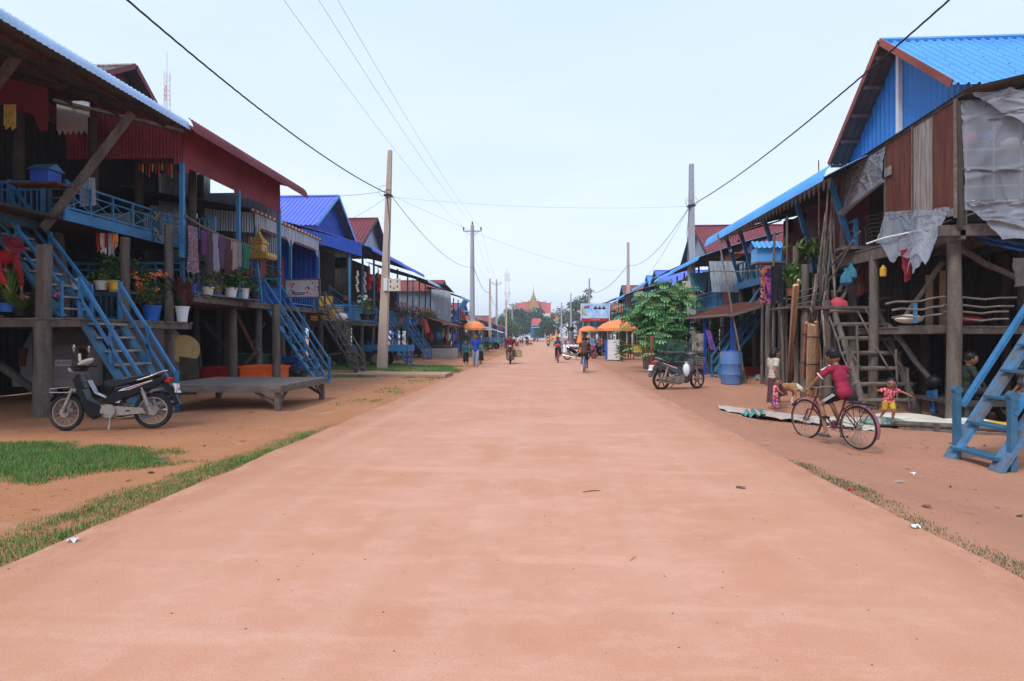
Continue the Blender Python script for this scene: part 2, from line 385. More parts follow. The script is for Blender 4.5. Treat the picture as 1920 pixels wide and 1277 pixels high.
def ground_mat():
    m = bpy.data.materials.new('red_dirt'); m.use_nodes = True; nt = m.node_tree; N = nt.nodes; L = nt.links
    bs = N['Principled BSDF']; bs.inputs['Roughness'].default_value = .92; bs.inputs['Specular IOR Level'].default_value = .15
    tc = N.new('ShaderNodeTexCoord')
    def nz(sc, det, stretch=(1, 1, 1), rough=.6):
        mp = N.new('ShaderNodeMapping'); mp.inputs['Scale'].default_value = stretch; L.new(tc.outputs['Object'], mp.inputs[0])
        q = N.new('ShaderNodeTexNoise'); q.inputs['Scale'].default_value = sc; q.inputs['Detail'].default_value = det; q.inputs['Roughness'].default_value = rough
        L.new(mp.outputs[0], q.inputs[0]); return q.outputs['Fac']
    def ramp(f, a, b, c0, c1):
        r = N.new('ShaderNodeValToRGB'); r.color_ramp.elements[0].position = a; r.color_ramp.elements[1].position = b
        r.color_ramp.elements[0].color = (*c0, 1); r.color_ramp.elements[1].color = (*c1, 1); L.new(f, r.inputs[0]); return r.outputs[0]
    def mix(f, a, b_, mode='MIX', fac=None):
        x = N.new('ShaderNodeMix'); x.data_type = 'RGBA'; x.blend_type = mode
        if fac is not None: x.inputs[0].default_value = fac
        else: L.new(f, x.inputs[0])
        L.new(a, x.inputs[6]); L.new(b_, x.inputs[7]); return x.outputs[2]
    sx = N.new('ShaderNodeSeparateXYZ'); L.new(tc.outputs['Object'], sx.inputs[0])
    side = N.new('ShaderNodeMapRange'); side.inputs[1].default_value = -2; side.inputs[2].default_value = 2; L.new(sx.outputs[0], side.inputs[0])
    cl = ramp(nz(.7, 6), .3, .7, (.48, .21, .10), (.40, .175, .085))
    cr = ramp(nz(.8, 6), .3, .7, (.47, .225, .135), (.39, .185, .115))
    c = mix(side.outputs[0], cl, cr)
    pale = ramp(nz(1.6, 8, (1, 1.0, 1), .7), .56, .68, (0, 0, 0), (1, 1, 1)); pc = N.new('ShaderNodeRGB'); pc.outputs[0].default_value = (.50, .28, .19, 1)
    f2 = N.new('ShaderNodeMath'); f2.operation = 'MULTIPLY'; f2.inputs[1].default_value = .55; L.new(pale, f2.inputs[0]); c = mix(f2.outputs[0], c, pc.outputs[0])
    dk = ramp(nz(9, 6, (1, 1, 1), .75), .60, .66, (0, 0, 0), (1, 1, 1)); dc = N.new('ShaderNodeRGB'); dc.outputs[0].default_value = (.19, .085, .055, 1)
    f3 = N.new('ShaderNodeMath'); f3.operation = 'MULTIPLY'; f3.inputs[1].default_value = .6; L.new(dk, f3.inputs[0]); c = mix(f3.outputs[0], c, dc.outputs[0])
    g = ramp(nz(90, 3), .3, .7, (.78, .78, .78), (1.15, 1.15, 1.15)); c = mix(None, c, g, 'MULTIPLY', 1.0)
    L.new(c, bs.inputs['Base Color'])
    bp = N.new('ShaderNodeBump'); bp.inputs['Strength'].default_value = .7; bp.inputs['Distance'].default_value = .03; L.new(nz(14, 8, (1, 1, 1), .7), bp.inputs['Height']); L.new(bp.outputs[0], bs.inputs['Normal'])
    return m
def road_mat():
    m = bpy.data.materials.new('dusty_concrete_road'); m.use_nodes = True; nt = m.node_tree; N = nt.nodes; L = nt.links
    bs = N['Principled BSDF']; bs.inputs['Roughness'].default_value = .85; bs.inputs['Specular IOR Level'].default_value = .2
    tc = N.new('ShaderNodeTexCoord')
    def nz(sc, det, stretch=(1, 1, 1), rough=.6):
        mp = N.new('ShaderNodeMapping'); mp.inputs['Scale'].default_value = stretch; L.new(tc.outputs['Object'], mp.inputs[0])
        q = N.new('ShaderNodeTexNoise'); q.inputs['Scale'].default_value = sc; q.inputs['Detail'].default_value = det; q.inputs['Roughness'].default_value = rough
        L.new(mp.outputs[0], q.inputs[0]); return q.outputs['Fac']
    def ramp(f, a, b, c0, c1):
        r = N.new('ShaderNodeValToRGB'); r.color_ramp.elements[0].position = a; r.color_ramp.elements[1].position = b
        r.color_ramp.elements[0].color = (*c0, 1); r.color_ramp.elements[1].color = (*c1, 1); L.new(f, r.inputs[0]); return r.outputs[0]
    def mix(f, a, b_, mode='MIX', k=1.0):
        x = N.new('ShaderNodeMix'); x.data_type = 'RGBA'; x.blend_type = mode; x.inputs[0].default_value = k
        if f is not None:
            mu = N.new('ShaderNodeMath'); mu.operation = 'MULTIPLY'; mu.inputs[1].default_value = k; L.new(f, mu.inputs[0]); L.new(mu.outputs[0], x.inputs[0])
        if isinstance(b_, tuple): x.inputs[7].default_value = (*b_, 1)
        else: L.new(b_, x.inputs[7])
        L.new(a, x.inputs[6]); return x.outputs[2]
    c = ramp(nz(.55, 8, (1, 1.4, 1), .65), .38, .62, (.53, .255, .150), (.60, .308, .205))
    c = mix(ramp(nz(2.6, 9, (1, 1.6, 1), .75), .5, .62, (0, 0, 0), (1, 1, 1)), c, (.69, .382, .288), k=.36)
    c = mix(ramp(nz(.5, 6, (.5, 5, 1), .6), .56, .68, (0, 0, 0), (1, 1, 1)), c, (.68, .405, .285), k=.35)
    c = mix(ramp(nz(1.1, 9, (1, 1, 1), .8), .60, .72, (0, 0, 0), (1, 1, 1)), c, (.45, .215, .115), k=.4)
    # dusty edges: loose red earth drifts over the slab sides
    sx = N.new('ShaderNodeSeparateXYZ'); L.new(tc.outputs['Object'], sx.inputs[0])
    ab = N.new('ShaderNodeMath'); ab.operation = 'ADD'; ab.inputs[1].default_value = .28; L.new(sx.outputs[0], ab.inputs[0])
    aa = N.new('ShaderNodeMath'); aa.operation = 'ABSOLUTE'; L.new(ab.outputs[0], aa.inputs[0])
    mr = N.new('ShaderNodeMapRange'); mr.inputs[1].default_value = 1.4; mr.inputs[2].default_value = 3.1; L.new(aa.outputs[0], mr.inputs[0])
    c = mix(mr.outputs[0], c, (.47, .225, .125), k=.6)
    c = mix(ramp(nz(1.0, 4, (2.2, .05, 1), .5), .5, .7, (0, 0, 0), (1, 1, 1)), c, (.63, .38, .27), k=.3)
    e1 = N.new('ShaderNodeMapRange'); e1.inputs[1].default_value = 2.55; e1.inputs[2].default_value = 3.15; L.new(aa.outputs[0], e1.inputs[0])
    e2 = N.new('ShaderNodeMath'); e2.operation = 'MULTIPLY'; L.new(e1.outputs[0], e2.inputs[0]); L.new(ramp(nz(2.2, 7, (1, .6, 1), .75), .42, .56, (0, 0, 0), (1, 1, 1)), e2.inputs[1]); c = mix(e2.outputs[0], c, (.42, .19, .11), k=.85)
    g = ramp(nz(120, 3), .3, .7, (.84, .84, .84), (1.1, 1.1, 1.1)); c = mix(None, c, g, 'MULTIPLY', 1.0)
    c = mix(ramp(nz(38, 2, (1, 1, 1), .5), .735, .75, (0, 0, 0), (1, 1, 1)), c, (.2, .11, .08), k=.55)
    L.new(c, bs.inputs['Base Color'])
    bp = N.new('ShaderNodeBump'); bp.inputs['Strength'].default_value = .35; bp.inputs['Distance'].default_value = .01; L.new(nz(45, 6), bp.inputs['Height']); L.new(bp.outputs[0], bs.inputs['Normal'])
    return m
tag(b.build('ground', ground_mat(), smooth=True), 'reddish bare earth of the village lanes beside the road', None, None, 'structure')
b = MB(); yy = axis(-30, 330, [(-30, 2, 4), (2, 40, .25), (40, 330, 4)]); vs = []; 
for y in yy:
    e0 = RL + .06 * noise.noise(V((y * .9, 0, 1))) + .035 * noise.noise(V((y * 5, 0, 1))); e1 = RR + .05 * noise.noise(V((y * .9, 4, 1))) + .035 * noise.noise(V((y * 5, 3, 1)))
    vs += [(e0 - .05, y, -.16), (e0, y, 0)] + [(e0 + (e1 - e0) * k / 6, y, 0) for k in range(1, 6)] + [(e1, y, 0), (e1 + .05, y, -.2)]
b.add(vs, [(j * 9 + i, j * 9 + i + 1, (j + 1) * 9 + i + 1, (j + 1) * 9 + i) for j in range(len(yy) - 1) for i in range(8)])
tag(b.build('road', road_mat(), smooth=True, ang=30), 'straight concrete road dusted with salmon red earth', None, None, 'structure')

# grass in patches: stuff
def grass(name, label, test, x0, x1, y0, y1, dens, h, w, mats=('g1', 'g2', 'g3')):
    b = MB(); rg = random.Random(name + label); area = (x1 - x0) * (y1 - y0)
    for _ in range(int(area * dens)):
        x, y = rg.uniform(x0, x1), rg.uniform(y0, y1); k = test(x, y)
        if rg.random() > k: continue
        z = max(gz(x, y), -.01 if RL < x < RR else -9); a = rg.uniform(0, 6.28); hh = h * rg.uniform(.4, 1.2) * (.45 + .55 * k); le = rg.uniform(.2, .9) * hh
        dx, dy = math.cos(a), math.sin(a); ww = w * rg.uniform(.6, 1.4)
        b.m = rg.randrange(3)
        b.add([(x - dy * ww, y + dx * ww, z - .005), (x + dy * ww, y - dx * ww, z - .005), (x + dx * le, y + dy * le, z + hh)], [(0, 1, 2)])
    return tag(b.build(name, [M[k] for k in mats]), label, None, None, 'stuff')
M['g1'] = pm('grass_bright', (.12, .29, .05), .7, var=.3); M['g2'] = pm('grass_mid', (.07, .19, .035), .7, var=.3); M['g3'] = pm('grass_dry', (.17, .25, .07), .7, var=.3)
M['g4'] = pm('weed_grey_green', (.10, .135, .075), .75, var=.3)
def nse(x, y, f=1.2, s=0): return noise.noise(V((x * f, y * f, s))) + .5 * noise.noise(V((x * f * 3, y * f * 3, s)))
def patch(x, y):
    e = ((x + 7.3) / 3.1) ** 2 + ((y - 6.3 - (x + 7) * .05) / 1.25) ** 2
    return max(0, min(1, (1.0 - e + .45 * nse(x, y, 1.3)) * 3.5))
grass('grass', 'short green grass patch on the left dirt verge', patch, -11, -3.9, 4.4, 8.0, 6000, .06, .0032)
def verge(x, y):
    w_ = .10 + .19 * sst(9, 3, y) + .12 * nse(0, y, .8, 3)
    c = RL - .02; k = (w_ * 2 - abs(x - (c - w_))) / .25 if x < c - w_ else (c + .03 - x) / .05
    fade = 1 - sst(8.3, 9.6, y)
    return max(0, min(1, k)) * (.55 + .5 * nse(x, y, 2.2, 7)) * fade
grass('grass', 'green grass strip along the left road edge', verge, -4.7, -3.3, 1.5, 9.6, 9000, .05, .0028)
def verge2(x, y):
    k = max(0, min(1, (x - 2.84) / .05)) * max(0, min(1, (3.16 + .1 * nse(0, y, 1) - x) / .12))
    return k * max(0, min(1, (nse(0, y, .55, 2) + .25) * 2.5)) * (.7 + .3 * nse(x, y, 3)) * (1 - sst(6.6, 7.2, y))
grass('weeds', 'low grey green weeds along the right road edge', verge2, 2.84, 3.3, 1.6, 7.2, 5500, .028, .0035, ('g4', 'g2', 'g4'))
def far1(x, y): return max(0, min(1, .75 + 1.3 * nse(x, y, .45, 9))) * sst(-10.8, -9.6, x) * (1 - sst(-4.6, -3.6 , x + .25 * (y - 26)))
grass('grass', 'grass around the foot of the near left pole', far1, -11, -3.5, 23.6, 28.8, 800, .11, .011)
grass('grass', 'thin dark grass line along the low slab on the left', lambda x, y: max(0, min(1, .5 + nse(x, y, .8, 2))), -8.4, -3.55, 20.1, 20.6, 1500, .09, .008)
def far2(x, y): return max(0, min(1, .2 + 1.8 * nse(x, y, .5, 4))) * (1 - sst(.25, .6, abs(x + 4.1)))
grass('grass', 'scattered grass tufts between road and left houses', far2, -5.2, -3.4, 12.0, 29, 350, .07, .009)

# pebbles, twigs and litter on road and dirt
rg = random.Random(3)
b = MB()
for i in range(700):
    x = rg.uniform(-9, 8); y = rg.uniform(2, 16) if i % 3 else rg.uniform(2, 6); s_ = rg.uniform(.002, .0065) * (1 if RL < x < RR else 1.5)
    z = 0 if RL < x < RR else gz(x, y)
    b.ell((x, y, z + s_ * .25), (s_ * rg.uniform(.7, 1.4), s_, s_ * .5), 6)
tag(b.build('gravel', pm('pebble', (.2, .13, .1), .9, var=.4, scale=3)), 'small scattered pebbles on the road and dirt', None, None, 'stuff')
def litter(px, py, kind, lab, matn, L_=.12, a=0.3):
    p = aG(px, py); p.z = 0 if RL < p.x < RR else gz(p.x, p.y)
    b = MB()
    if kind == 'twig': b.tube([p + V((-L_ / 2, 0, .006)), p + V((-.2 * L_, .05 * L_ + .02, .008)), p + V((.2 * L_, .06, .008)), p + V((L_ / 2, .05, .006))], [.003, .004, .004, .002], 5)
    elif kind == 'stub': b.tube([p + V((-L_ / 2, .02, .012)), p + V((L_ / 2, -.02, .012))], .012, 7)
    else: b.cloth(p + V((-L_ / 2, L_ * .4, .012)), p + V((L_ / 2, L_ * .4, .02)), p + V((L_ / 2, -L_ * .4, .012)), p + V((-L_ / 2, -L_ * .4, .015)), 6, 6, .02, 2, seed=px)
    nm = {'twig': 'twig', 'stub': 'wood_stub', 'scrap': 'litter_scrap'}[kind]
    o = b.build(nm, matn, org=p); tag(o, lab, 'twig' if kind != 'scrap' else 'litter'); return o
litter(1110, 924, 'twig', 'thin curved twig lying on the road surface', 'dark', .17)
litter(1389, 916, 'stub', 'short stub of wood lying on the road', 'plank', .07)
litter(1189, 1052, 'twig', 'yellow straw stem lying on the road near camera', pm('straw', (.6, .4, .06), .8), .05)
litter(1508, 866, 'twig', 'pale dry stick on the dirt beside the road edge', pm('straw2', (.5, .42, .26), .8), .3)
litter(136, 1016, 'scrap', 'white plastic scrap in the verge grass at left', 'white', .06)
litter(300, 866, 'scrap', 'pale dry leaf scrap on the left dirt near the grass', 'plank', .12)
litter(417, 733, 'scrap', 'white paper scrap beneath the wooden platform table', 'white', .16)
litter(1738, 940, 'scrap', 'crumpled brown scrap on the right dirt slope', 'clay', .07)
litter(1596, 918, 'scrap', 'small red wrapper at the right road edge', 'redplas', .06)
litter(1716, 990, 'scrap', 'white wrapper at the right road edge weeds', 'white', .06)
litter(1712, 846, 'scrap', 'small white paper scrap on dirt behind the bicycle', 'white', .06)
# ------------------------------------------------------------------ shared house parts
def part(h, name, mats, fn, smooth=False, ang=40):
    b = MB(); fn(b); return b.build(name, mats, h, smooth, ang=ang)
def post(h, x, y, z0, z1, r=.08, mat='wood', sq=False, lean=(0, 0), bend=.0, name='post'):
    b = MB()
    if sq: b.beam((x, y, z0), (x + lean[0], y + lean[1], z1), r * 2, r * 2, (0, 1, 0))
    else:
        n = 6; pts = []; rs = []
        for i in range(n):
            t = i / (n - 1); pts.append((x + lean[0] * t + bend * math.sin(3 * t + x * 7), y + lean[1] * t + bend * math.cos(2.3 * t + y * 5), z0 + (z1 - z0) * t)); rs.append(r * (1.06 - .12 * t + .04 * math.sin(i * 2.1 + x)))
        b.tube(pts, rs, 10)
    return b.build(name, mat, h, not sq)
def strut(h, p, q, r=.05, mat='wood', sq=True, name='brace'):
    b = MB()
    if sq: b.beam(p, q, r * 2, r * 2)
    else:
        p, q = V(p), V(q); k = [p.lerp(q, i / 5) + V((0, .02 * math.sin(i * 2.3), .025 * math.sin(i * 1.7))) for i in range(6)]; b.tube(k, [r * 1.05, r, r, r * .95, r * .92, r * .85], 8)
    return b.build(name, mat, h, not sq)
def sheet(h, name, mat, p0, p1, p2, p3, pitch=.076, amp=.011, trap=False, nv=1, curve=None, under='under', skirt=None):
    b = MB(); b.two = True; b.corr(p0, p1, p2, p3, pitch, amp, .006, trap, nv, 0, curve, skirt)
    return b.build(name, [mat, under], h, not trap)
def railing(h, p, q, hgt, mat='blue', style='picket', step=.14, w=.05, name='railing', drop=.06):
    p, q = V(p), V(q); d = (q - p); L_ = math.hypot(d.x, d.y); u = V((0, 0, 1)); b = MB(); n = max(1, int(L_ / step))
    b.beam(p + u * hgt, q + u * hgt, w * 1.1, w, u); b.beam(p + u * drop, q + u * drop, w * .9, w, u)
    if style == 'picket':
        for i in range(n + 1):
            a = p.lerp(q, i / n); b.beam(a + u * (drop + w / 2), a + u * (hgt - w / 2), w * .62, w * .45, d)
        b.beam(p + u * hgt * .78, q + u * hgt * .78, w * .7, w * .7, u) if hgt > .6 else None
    elif style == 'cross':
        m = max(1, int(L_ / .55)); b.beam(p + u * hgt * .72, q + u * hgt * .72, w * .7, w * .7, u)
        for i in range(m + 1):
            a = p.lerp(q, i / m); b.beam(a, a + u * hgt, w, w, d)
            if i < m:
                c = p.lerp(q, (i + 1) / m); b.beam(a + u * drop, c + u * hgt * .72, w * .4, w * .5); b.beam(a + u * hgt * .72, c + u * drop, w * .35, w * .45)
    elif style == 'rails':
        for k in (.35, .62): b.beam(p + u * hgt * k, q + u * hgt * k, w * .8, w * .8, u)
        m = max(1, int(L_ / .9))
        for i in range(m + 1): a = p.lerp(q, i / m); b.beam(a, a + u * hgt, w, w, d)
    for a in (p, q): b.beam(a - u * .05, a + u * (hgt + .05), w * 1.5, w * 1.5, d)
    return b.build(name, mat, h)
def stairs(h, top, bot, wv, n=9, mat='blued', tmat='tread', rail=True, sw=.2, rmat='blue', rh=.72, name='staircase', log=False, thing_=None):
    """top/bot: centre points, wv: half width vector"""
    top, bot, wv = V(top), V(bot), V(wv); d = top - bot; u = V((0, 0, 1))
    b = MB()
    for s_ in (-1, 1):
        o = wv * s_
        if log: b.tube([bot + o, bot.lerp(top, .5) + o + V((0, 0, .03)), top + o], [.075, .07, .06], 8)
        else: b.beam(bot + o - d.normalized() * .12 * (1 if bot.z < .3 else 0), top + o, .05, sw, wv)
    st = b.build(name, mat, h, log)
    for i in range(n):
        t = (i + .6) / n; c = bot.lerp(top, t); e = V((d.x, d.y, 0)).normalized() * .12
        b = MB()
        if log: b.tube([c - wv * 1.22 + V((0, 0, .05)), c + V((0, 0, .055)), c + wv * 1.2 + V((0, 0, .045))], [.05, .055, .05], 8)
        else: b.quad(c - wv * .98 - e, c + wv * .98 - e, c + wv * .98 + e, c - wv * .98 + e, .035)
        o = b.build('tread', tmat, h, log); ORG[o.name] = ORG[h.name]; o.parent = st; ORG[st.name] = ORG[h.name]
    if rail:
        for s_ in (-1, 1):
            o = wv * s_ * 1.08; b = MB(); r0 = bot + o; r1 = top + o
            b.beam(r0 + u * (rh * .95), r1 + u * rh, .045, .07, wv); b.beam(r0 + u * rh * .5, r1 + u * rh * .52, .035, .06, wv)
            for t in ((0, .5, 1) if n > 6 else (0, 1)): c = r0.lerp(r1, t); b.beam(c, c + u * (rh + .06), .06, .06, wv)
            q = b.build('handrail', rmat, h); q.parent = st
    return st
def deck(h, x0, x1, y0, y1, z, mat='plank', edge='wood', along='x', name='deck', t=.03, rim=.13):
    b = MB(); rg = random.Random(x0 * 3 + y0)
    if along == 'x':
        n = max(2, int((y1 - y0) / .14))
        for i in range(n):
            a = y0 + (y1 - y0) * i / n; c = y0 + (y1 - y0) * (i + .94) / n; e = rg.uniform(-.05, .05)
            b.box(((x0 + x1) / 2 + e / 2, (a + c) / 2, z - t / 2 + rg.uniform(-.003, .003)), (x1 - x0 + e, c - a, t))
    else:
        n = max(2, int((x1 - x0) / .14))
        for i in range(n):
            a = x0 + (x1 - x0) * i / n; c = x0 + (x1 - x0) * (i + .94) / n; e = rg.uniform(-.05, .05)
            b.box(((a + c) / 2, (y0 + y1) / 2 + e / 2, z - t / 2 + rg.uniform(-.003, .003)), (c - a, y1 - y0 + e, t))
    o = b.build(name, mat, h)
    b = MB(); zz = z - t - rim / 2 - .004
    b.box(((x0 + x1) / 2, y0 + .05, zz), (x1 - x0 - .02, .06, rim)); b.box(((x0 + x1) / 2, y1 - .05, zz), (x1 - x0 - .02, .06, rim))
    b.box((x0 + .05, (y0 + y1) / 2, zz), (.06, y1 - y0 - .18, rim)); b.box((x1 - .05, (y0 + y1) / 2, zz), (.06, y1 - y0 - .18, rim))
    m = int((x1 - x0) / .8)
    for i in range(1, m): b.box((x0 + (x1 - x0) * i / m, (y0 + y1) / 2, zz - .01), (.05, y1 - y0 - .2, rim * .8))
    b.build('floor_frame', edge, h); return o
def wall(h, p, q, z0, z1, mat='inner', t=.04, name='wall', corr=False, pitch=.076, amp=.011):
    p, q = V((p[0], p[1], z0)), V((q[0], q[1], z0)); u = V((0, 0, z1 - z0)); b = MB()
    if corr: b.corr(p, q, q + u, p + u, pitch, amp, .006)
    else: b.quad(p, q, q + u, p + u, t)
    return b.build(name, mat, h, corr)
def gable(h, xa, xb, y0, y1, ez, rz, mat, wmat='deep', over=.4, wx=None, barge='terra', pitch=.2, trap=True, ez1=None, amp=.02, side=-1, soffit='under'):
    """roof with its ridge along x; the gable end that faces the street is at xb"""
    ym = (y0 + y1) / 2; ez1 = ez if ez1 is None else ez1
    sheet(h, 'roof', mat, (xa, ym, rz), (xb, ym, rz), (xb, y0, ez), (xa, y0, ez), pitch, amp, trap, under=soffit)
    sheet(h, 'roof', mat, (xa, ym, rz), (xb, ym, rz), (xb, y1, ez1), (xa, y1, ez1), pitch, amp, trap, under=soffit)
    part(h, 'ridge_cap', mat, lambda b: b.tube([(xa, ym, rz + .02), (xb, ym, rz + .02)], .06, 6))
    s = 1 if xb > xa else -1; wx = xb - s * over if wx is None else wx
    k = .93; iy0 = ym + (y0 - ym) * k; iy1 = ym + (y1 - ym) * k; e = lambda ez_: rz + (ez_ - rz) * k - .05
    b = MB(); n = int((iy1 - iy0) / .09)
    vs = []
    for i in range(n + 1):
        y = iy0 + (iy1 - iy0) * i / n; zt = (rz - .06 + (e(ez) - rz + .06) * (ym - y) / (ym - iy0)) if y < ym else (rz - .06 + (e(ez1) - rz + .06) * (y - ym) / (iy1 - ym))
        o = .012 * (1 if i % 2 else -1); vs += [(wx + o, y, min(ez, ez1) - .1), (wx + o, y, max(zt, min(ez, ez1) - .1))]
    b.add(vs, [(2 * i, 2 * i + 2, 2 * i + 3, 2 * i + 1) for i in range(n)])
    b.build('gable_wall', wmat, h)
    if barge:
        b = MB(); b.beam((xb + s * .02, ym, rz), (xb + s * .02, y0, ez), .03, .14); b.beam((xb + s * .02, ym, rz), (xb + s * .02, y1, ez1), .03, .14); b.build('barge_board', barge, h)
def clutter(name, label, x0, x1, y0, y1, n=26, seed=1, rmax=.045):
    """heap of odd poles and firewood stored under a house: one thing each heap"""
    rg = random.Random(seed); b = MB(); cx, cy = (x0 + x1) / 2, (y0 + y1) / 2
    for i in range(n):
        x, y = rg.uniform(x0, x1), rg.uniform(y0, y1); a = rg.uniform(0, 3.1); L_ = rg.uniform(.4, 1.5); e = rg.uniform(0, .5)
        z = .04 + rg.random() ** 2 * .6; b.m = rg.randrange(2)
        b.tube([(x - L_ / 2 * math.cos(a), y - L_ / 2 * math.sin(a), z), (x, y, z + .05), (x + L_ / 2 * math.cos(a), y + L_ / 2 * math.sin(a), z + e)], [rg.uniform(.015, rmax)] * 3, 6)
    return tag(b.build(name, ['wood', 'dark'], org=(cx, cy, gz(cx, cy))), label, 'woodpile', 'firewood and poles stored under the houses')
def pot(name, label, loc, r=.14, h=.24, mat='clay', plant='bush', pr=.3, ph=.35, n=160, leafm=('leaf', 'leafl', 'leafd'), ls=.09, flower=None, nf=0, seed=1, group='potted plants on the house decks', cat='potted plant'):
    loc = V(loc); t = thing(name, label, cat, loc, 0, group); rg = random.Random(seed)
    part(t, 'pot', mat, lambda b: b.lathe([(r * .72, 0), (r * .8, h * .4), (r, h * .92), (r * 1.07, h * .93), (r * 1.07, h), (r * .93, h), (r * .9, h * .88)], loc, 16), True)
    if plant is None: return t
    b = MB()
    if plant == 'bush': b.leaves(loc + V((0, 0, h + ph * .75)), (pr, pr, ph), n, ls, rg, .25, .2, .5, len(leafm), low=loc.z + h * .6)
    elif plant == 'spiky':
        for i in range(n // 4):
            a = rg.uniform(0, 6.28); l = ph * rg.uniform(.7, 1.6); o = rg.uniform(.1, .9) * pr; b.m = rg.randrange(len(leafm))
            p0 = loc + V((math.cos(a) * .03, math.sin(a) * .03, h * .9)); p1 = p0 + V((math.cos(a) * o * .5, math.sin(a) * o * .5, l * .7)); p2 = p0 + V((math.cos(a) * o * 1.2, math.sin(a) * o * 1.2, l))
            sd = V((-math.sin(a), math.cos(a), 0)) * ls * .14
            b.add([p0 - sd, p0 + sd, p1 + sd, p1 - sd, p2], [(0, 1, 2, 3), (3, 2, 4)])
    if flower:
        b.m = len(leafm)
        for i in range(nf):
            a = rg.uniform(0, 6.28); k = rg.uniform(.3, 1.0); q = loc + V((math.cos(a) * pr * k, math.sin(a) * pr * k, h + ph * rg.uniform(.9, 1.8)))
            b.leaves(q, (.05, .05, .035), 14, .05, rg, 0, 0, .8)
    b.build('foliage', list(leafm) + ([flower] if flower else []), t)
    b = MB()
    for i in range(5):
        a = rg.uniform(0, 6.28); b.tube([loc + V((0, 0, h * .8)), loc + V((math.cos(a) * pr * .5, math.sin(a) * pr * .5, h + ph * 1.1))], [.008, .004], 5)
    b.build('stem', 'bark', t)
    return t
def garment(name, label, p, w_, h_, mat, d=(0, 1, 0), kind='cloth', cat='clothes', group='washing hung on the pole', seed=0.0, neck=True):
    """cloth hanging from its top centre p, w_ wide along d"""
    p = V(p); d = V(d).normalized(); b = MB(); z = V((0, 0, 1)); nn = d.cross(z) * .012
    if kind == 'cloth': 
        b.cloth(p - d * w_ / 2, p + d * w_ / 2, p + d * w_ * .48 - z * h_, p - d * w_ * .46 - z * h_, 10, 12, .035, 2.4, 0, seed, .006, .12)
    else:
        for s_ in (1,):
            prof = [(-.5, -.08), (-.5, -.42), (-.36, -.4), (-.33, -.2), (-.33, -1), (.33, -1), (.33, -.2), (.36, -.4), (.5, -.42), (.5, -.08), (.14, 0), (0, -.06), (-.14, 0)]
            b.prism([p + d * a * w_ + z * c * h_ - nn for a, c in prof], nn * 2)
    return tag(b.build(name, mat, org=p, smooth=kind == 'cloth'), label, cat, group)
def patmat(name, c1, c2, c3=None, sc=30, kind='voronoi'):
    if name in MATS: return MATS[name]
    m = bpy.data.materials.new(name); m.use_nodes = True; nt = m.node_tree; N = nt.nodes; L = nt.links
    bs = N['Principled BSDF']; bs.inputs['Roughness'].default_value = .85; bs.inputs['Specular IOR Level'].default_value = .15
    tc = N.new('ShaderNodeTexCoord')
    if kind == 'voronoi': q = N.new('ShaderNodeTexVoronoi'); q.inputs['Scale'].default_value = sc; o = q.outputs['Color']; s = N.new('ShaderNodeSeparateColor'); L.new(o, s.inputs[0]); f = s.outputs[0]
    elif kind == 'check': q = N.new('ShaderNodeTexBrick'); q.inputs['Scale'].default_value = sc; q.inputs['Color1'].default_value = (0, 0, 0, 1); q.inputs['Color2'].default_value = (.45, .45, .45, 1); q.inputs['Mortar'].default_value = (1, 1, 1, 1); q.inputs['Mortar Size'].default_value = .06; f = q.outputs['Color']
    else: q = N.new('ShaderNodeTexWave'); q.inputs['Scale'].default_value = sc; q.inputs['Distortion'].default_value = 1.0; q.bands_direction = 'Z'; f = q.outputs['Fac']
    L.new(tc.outputs['Object'], q.inputs['Vector'])
    r = N.new('ShaderNodeValToRGB'); r.color_ramp.interpolation = 'CONSTANT'
    r.color_ramp.elements[0].color = (*c1, 1); r.color_ramp.elements[1].color = (*c2, 1); r.color_ramp.elements[1].position = .45
    if c3: e = r.color_ramp.elements.new(.75); e.color = (*c3, 1)
    L.new(f, r.inputs[0]); L.new(r.outputs[0], bs.inputs['Base Color']); MATS[name] = m; return m

# ------------------------------------------------------------------ left house 1: big verandah with dark red metal fascia
def lip(h, s, x, y0, y1, z, mat, w_=.16, dz=.26, pitch=.085):
    b = MB(); b.two = True
    nn = 4; prev = None
    for k in range(nn):
        a0, a1 = R(20 + 60 * k / nn), R(20 + 60 * (k + 1) / nn); f = lambda a: (x - s * w_ * math.sin(a), z + dz * (math.cos(a) - 1) + .02)
        (xa, za), (xb, zb) = f(a0), f(a1)
        b.corr((xa, y0, za), (xa, y1, za), (xb, y1, zb), (xb, y0, zb), pitch, .012, .006)
    return b.build('roof_lip', [mat, 'under'], h, True)
h = thing('stilt_house', 'near left stilt house with pale blue roof edge, dark red fascia and blue railings', 'house', (-10.5, 12, 0))
# roofs
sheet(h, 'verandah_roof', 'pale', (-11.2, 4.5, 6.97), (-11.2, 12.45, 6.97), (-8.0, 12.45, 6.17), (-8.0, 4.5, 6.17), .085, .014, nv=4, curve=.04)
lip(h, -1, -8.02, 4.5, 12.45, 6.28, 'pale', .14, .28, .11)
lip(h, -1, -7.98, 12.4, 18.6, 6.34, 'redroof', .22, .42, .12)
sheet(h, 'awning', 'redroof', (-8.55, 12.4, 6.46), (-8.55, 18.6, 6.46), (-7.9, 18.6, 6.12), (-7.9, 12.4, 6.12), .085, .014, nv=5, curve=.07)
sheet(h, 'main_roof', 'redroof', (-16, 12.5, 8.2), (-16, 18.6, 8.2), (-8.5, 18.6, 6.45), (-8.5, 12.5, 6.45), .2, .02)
sheet(h, 'main_roof', 'galv', (-17, 4.5, 8.3), (-17, 12.45, 8.3), (-11.15, 12.45, 6.95), (-11.15, 4.5, 6.95), .2, .02)
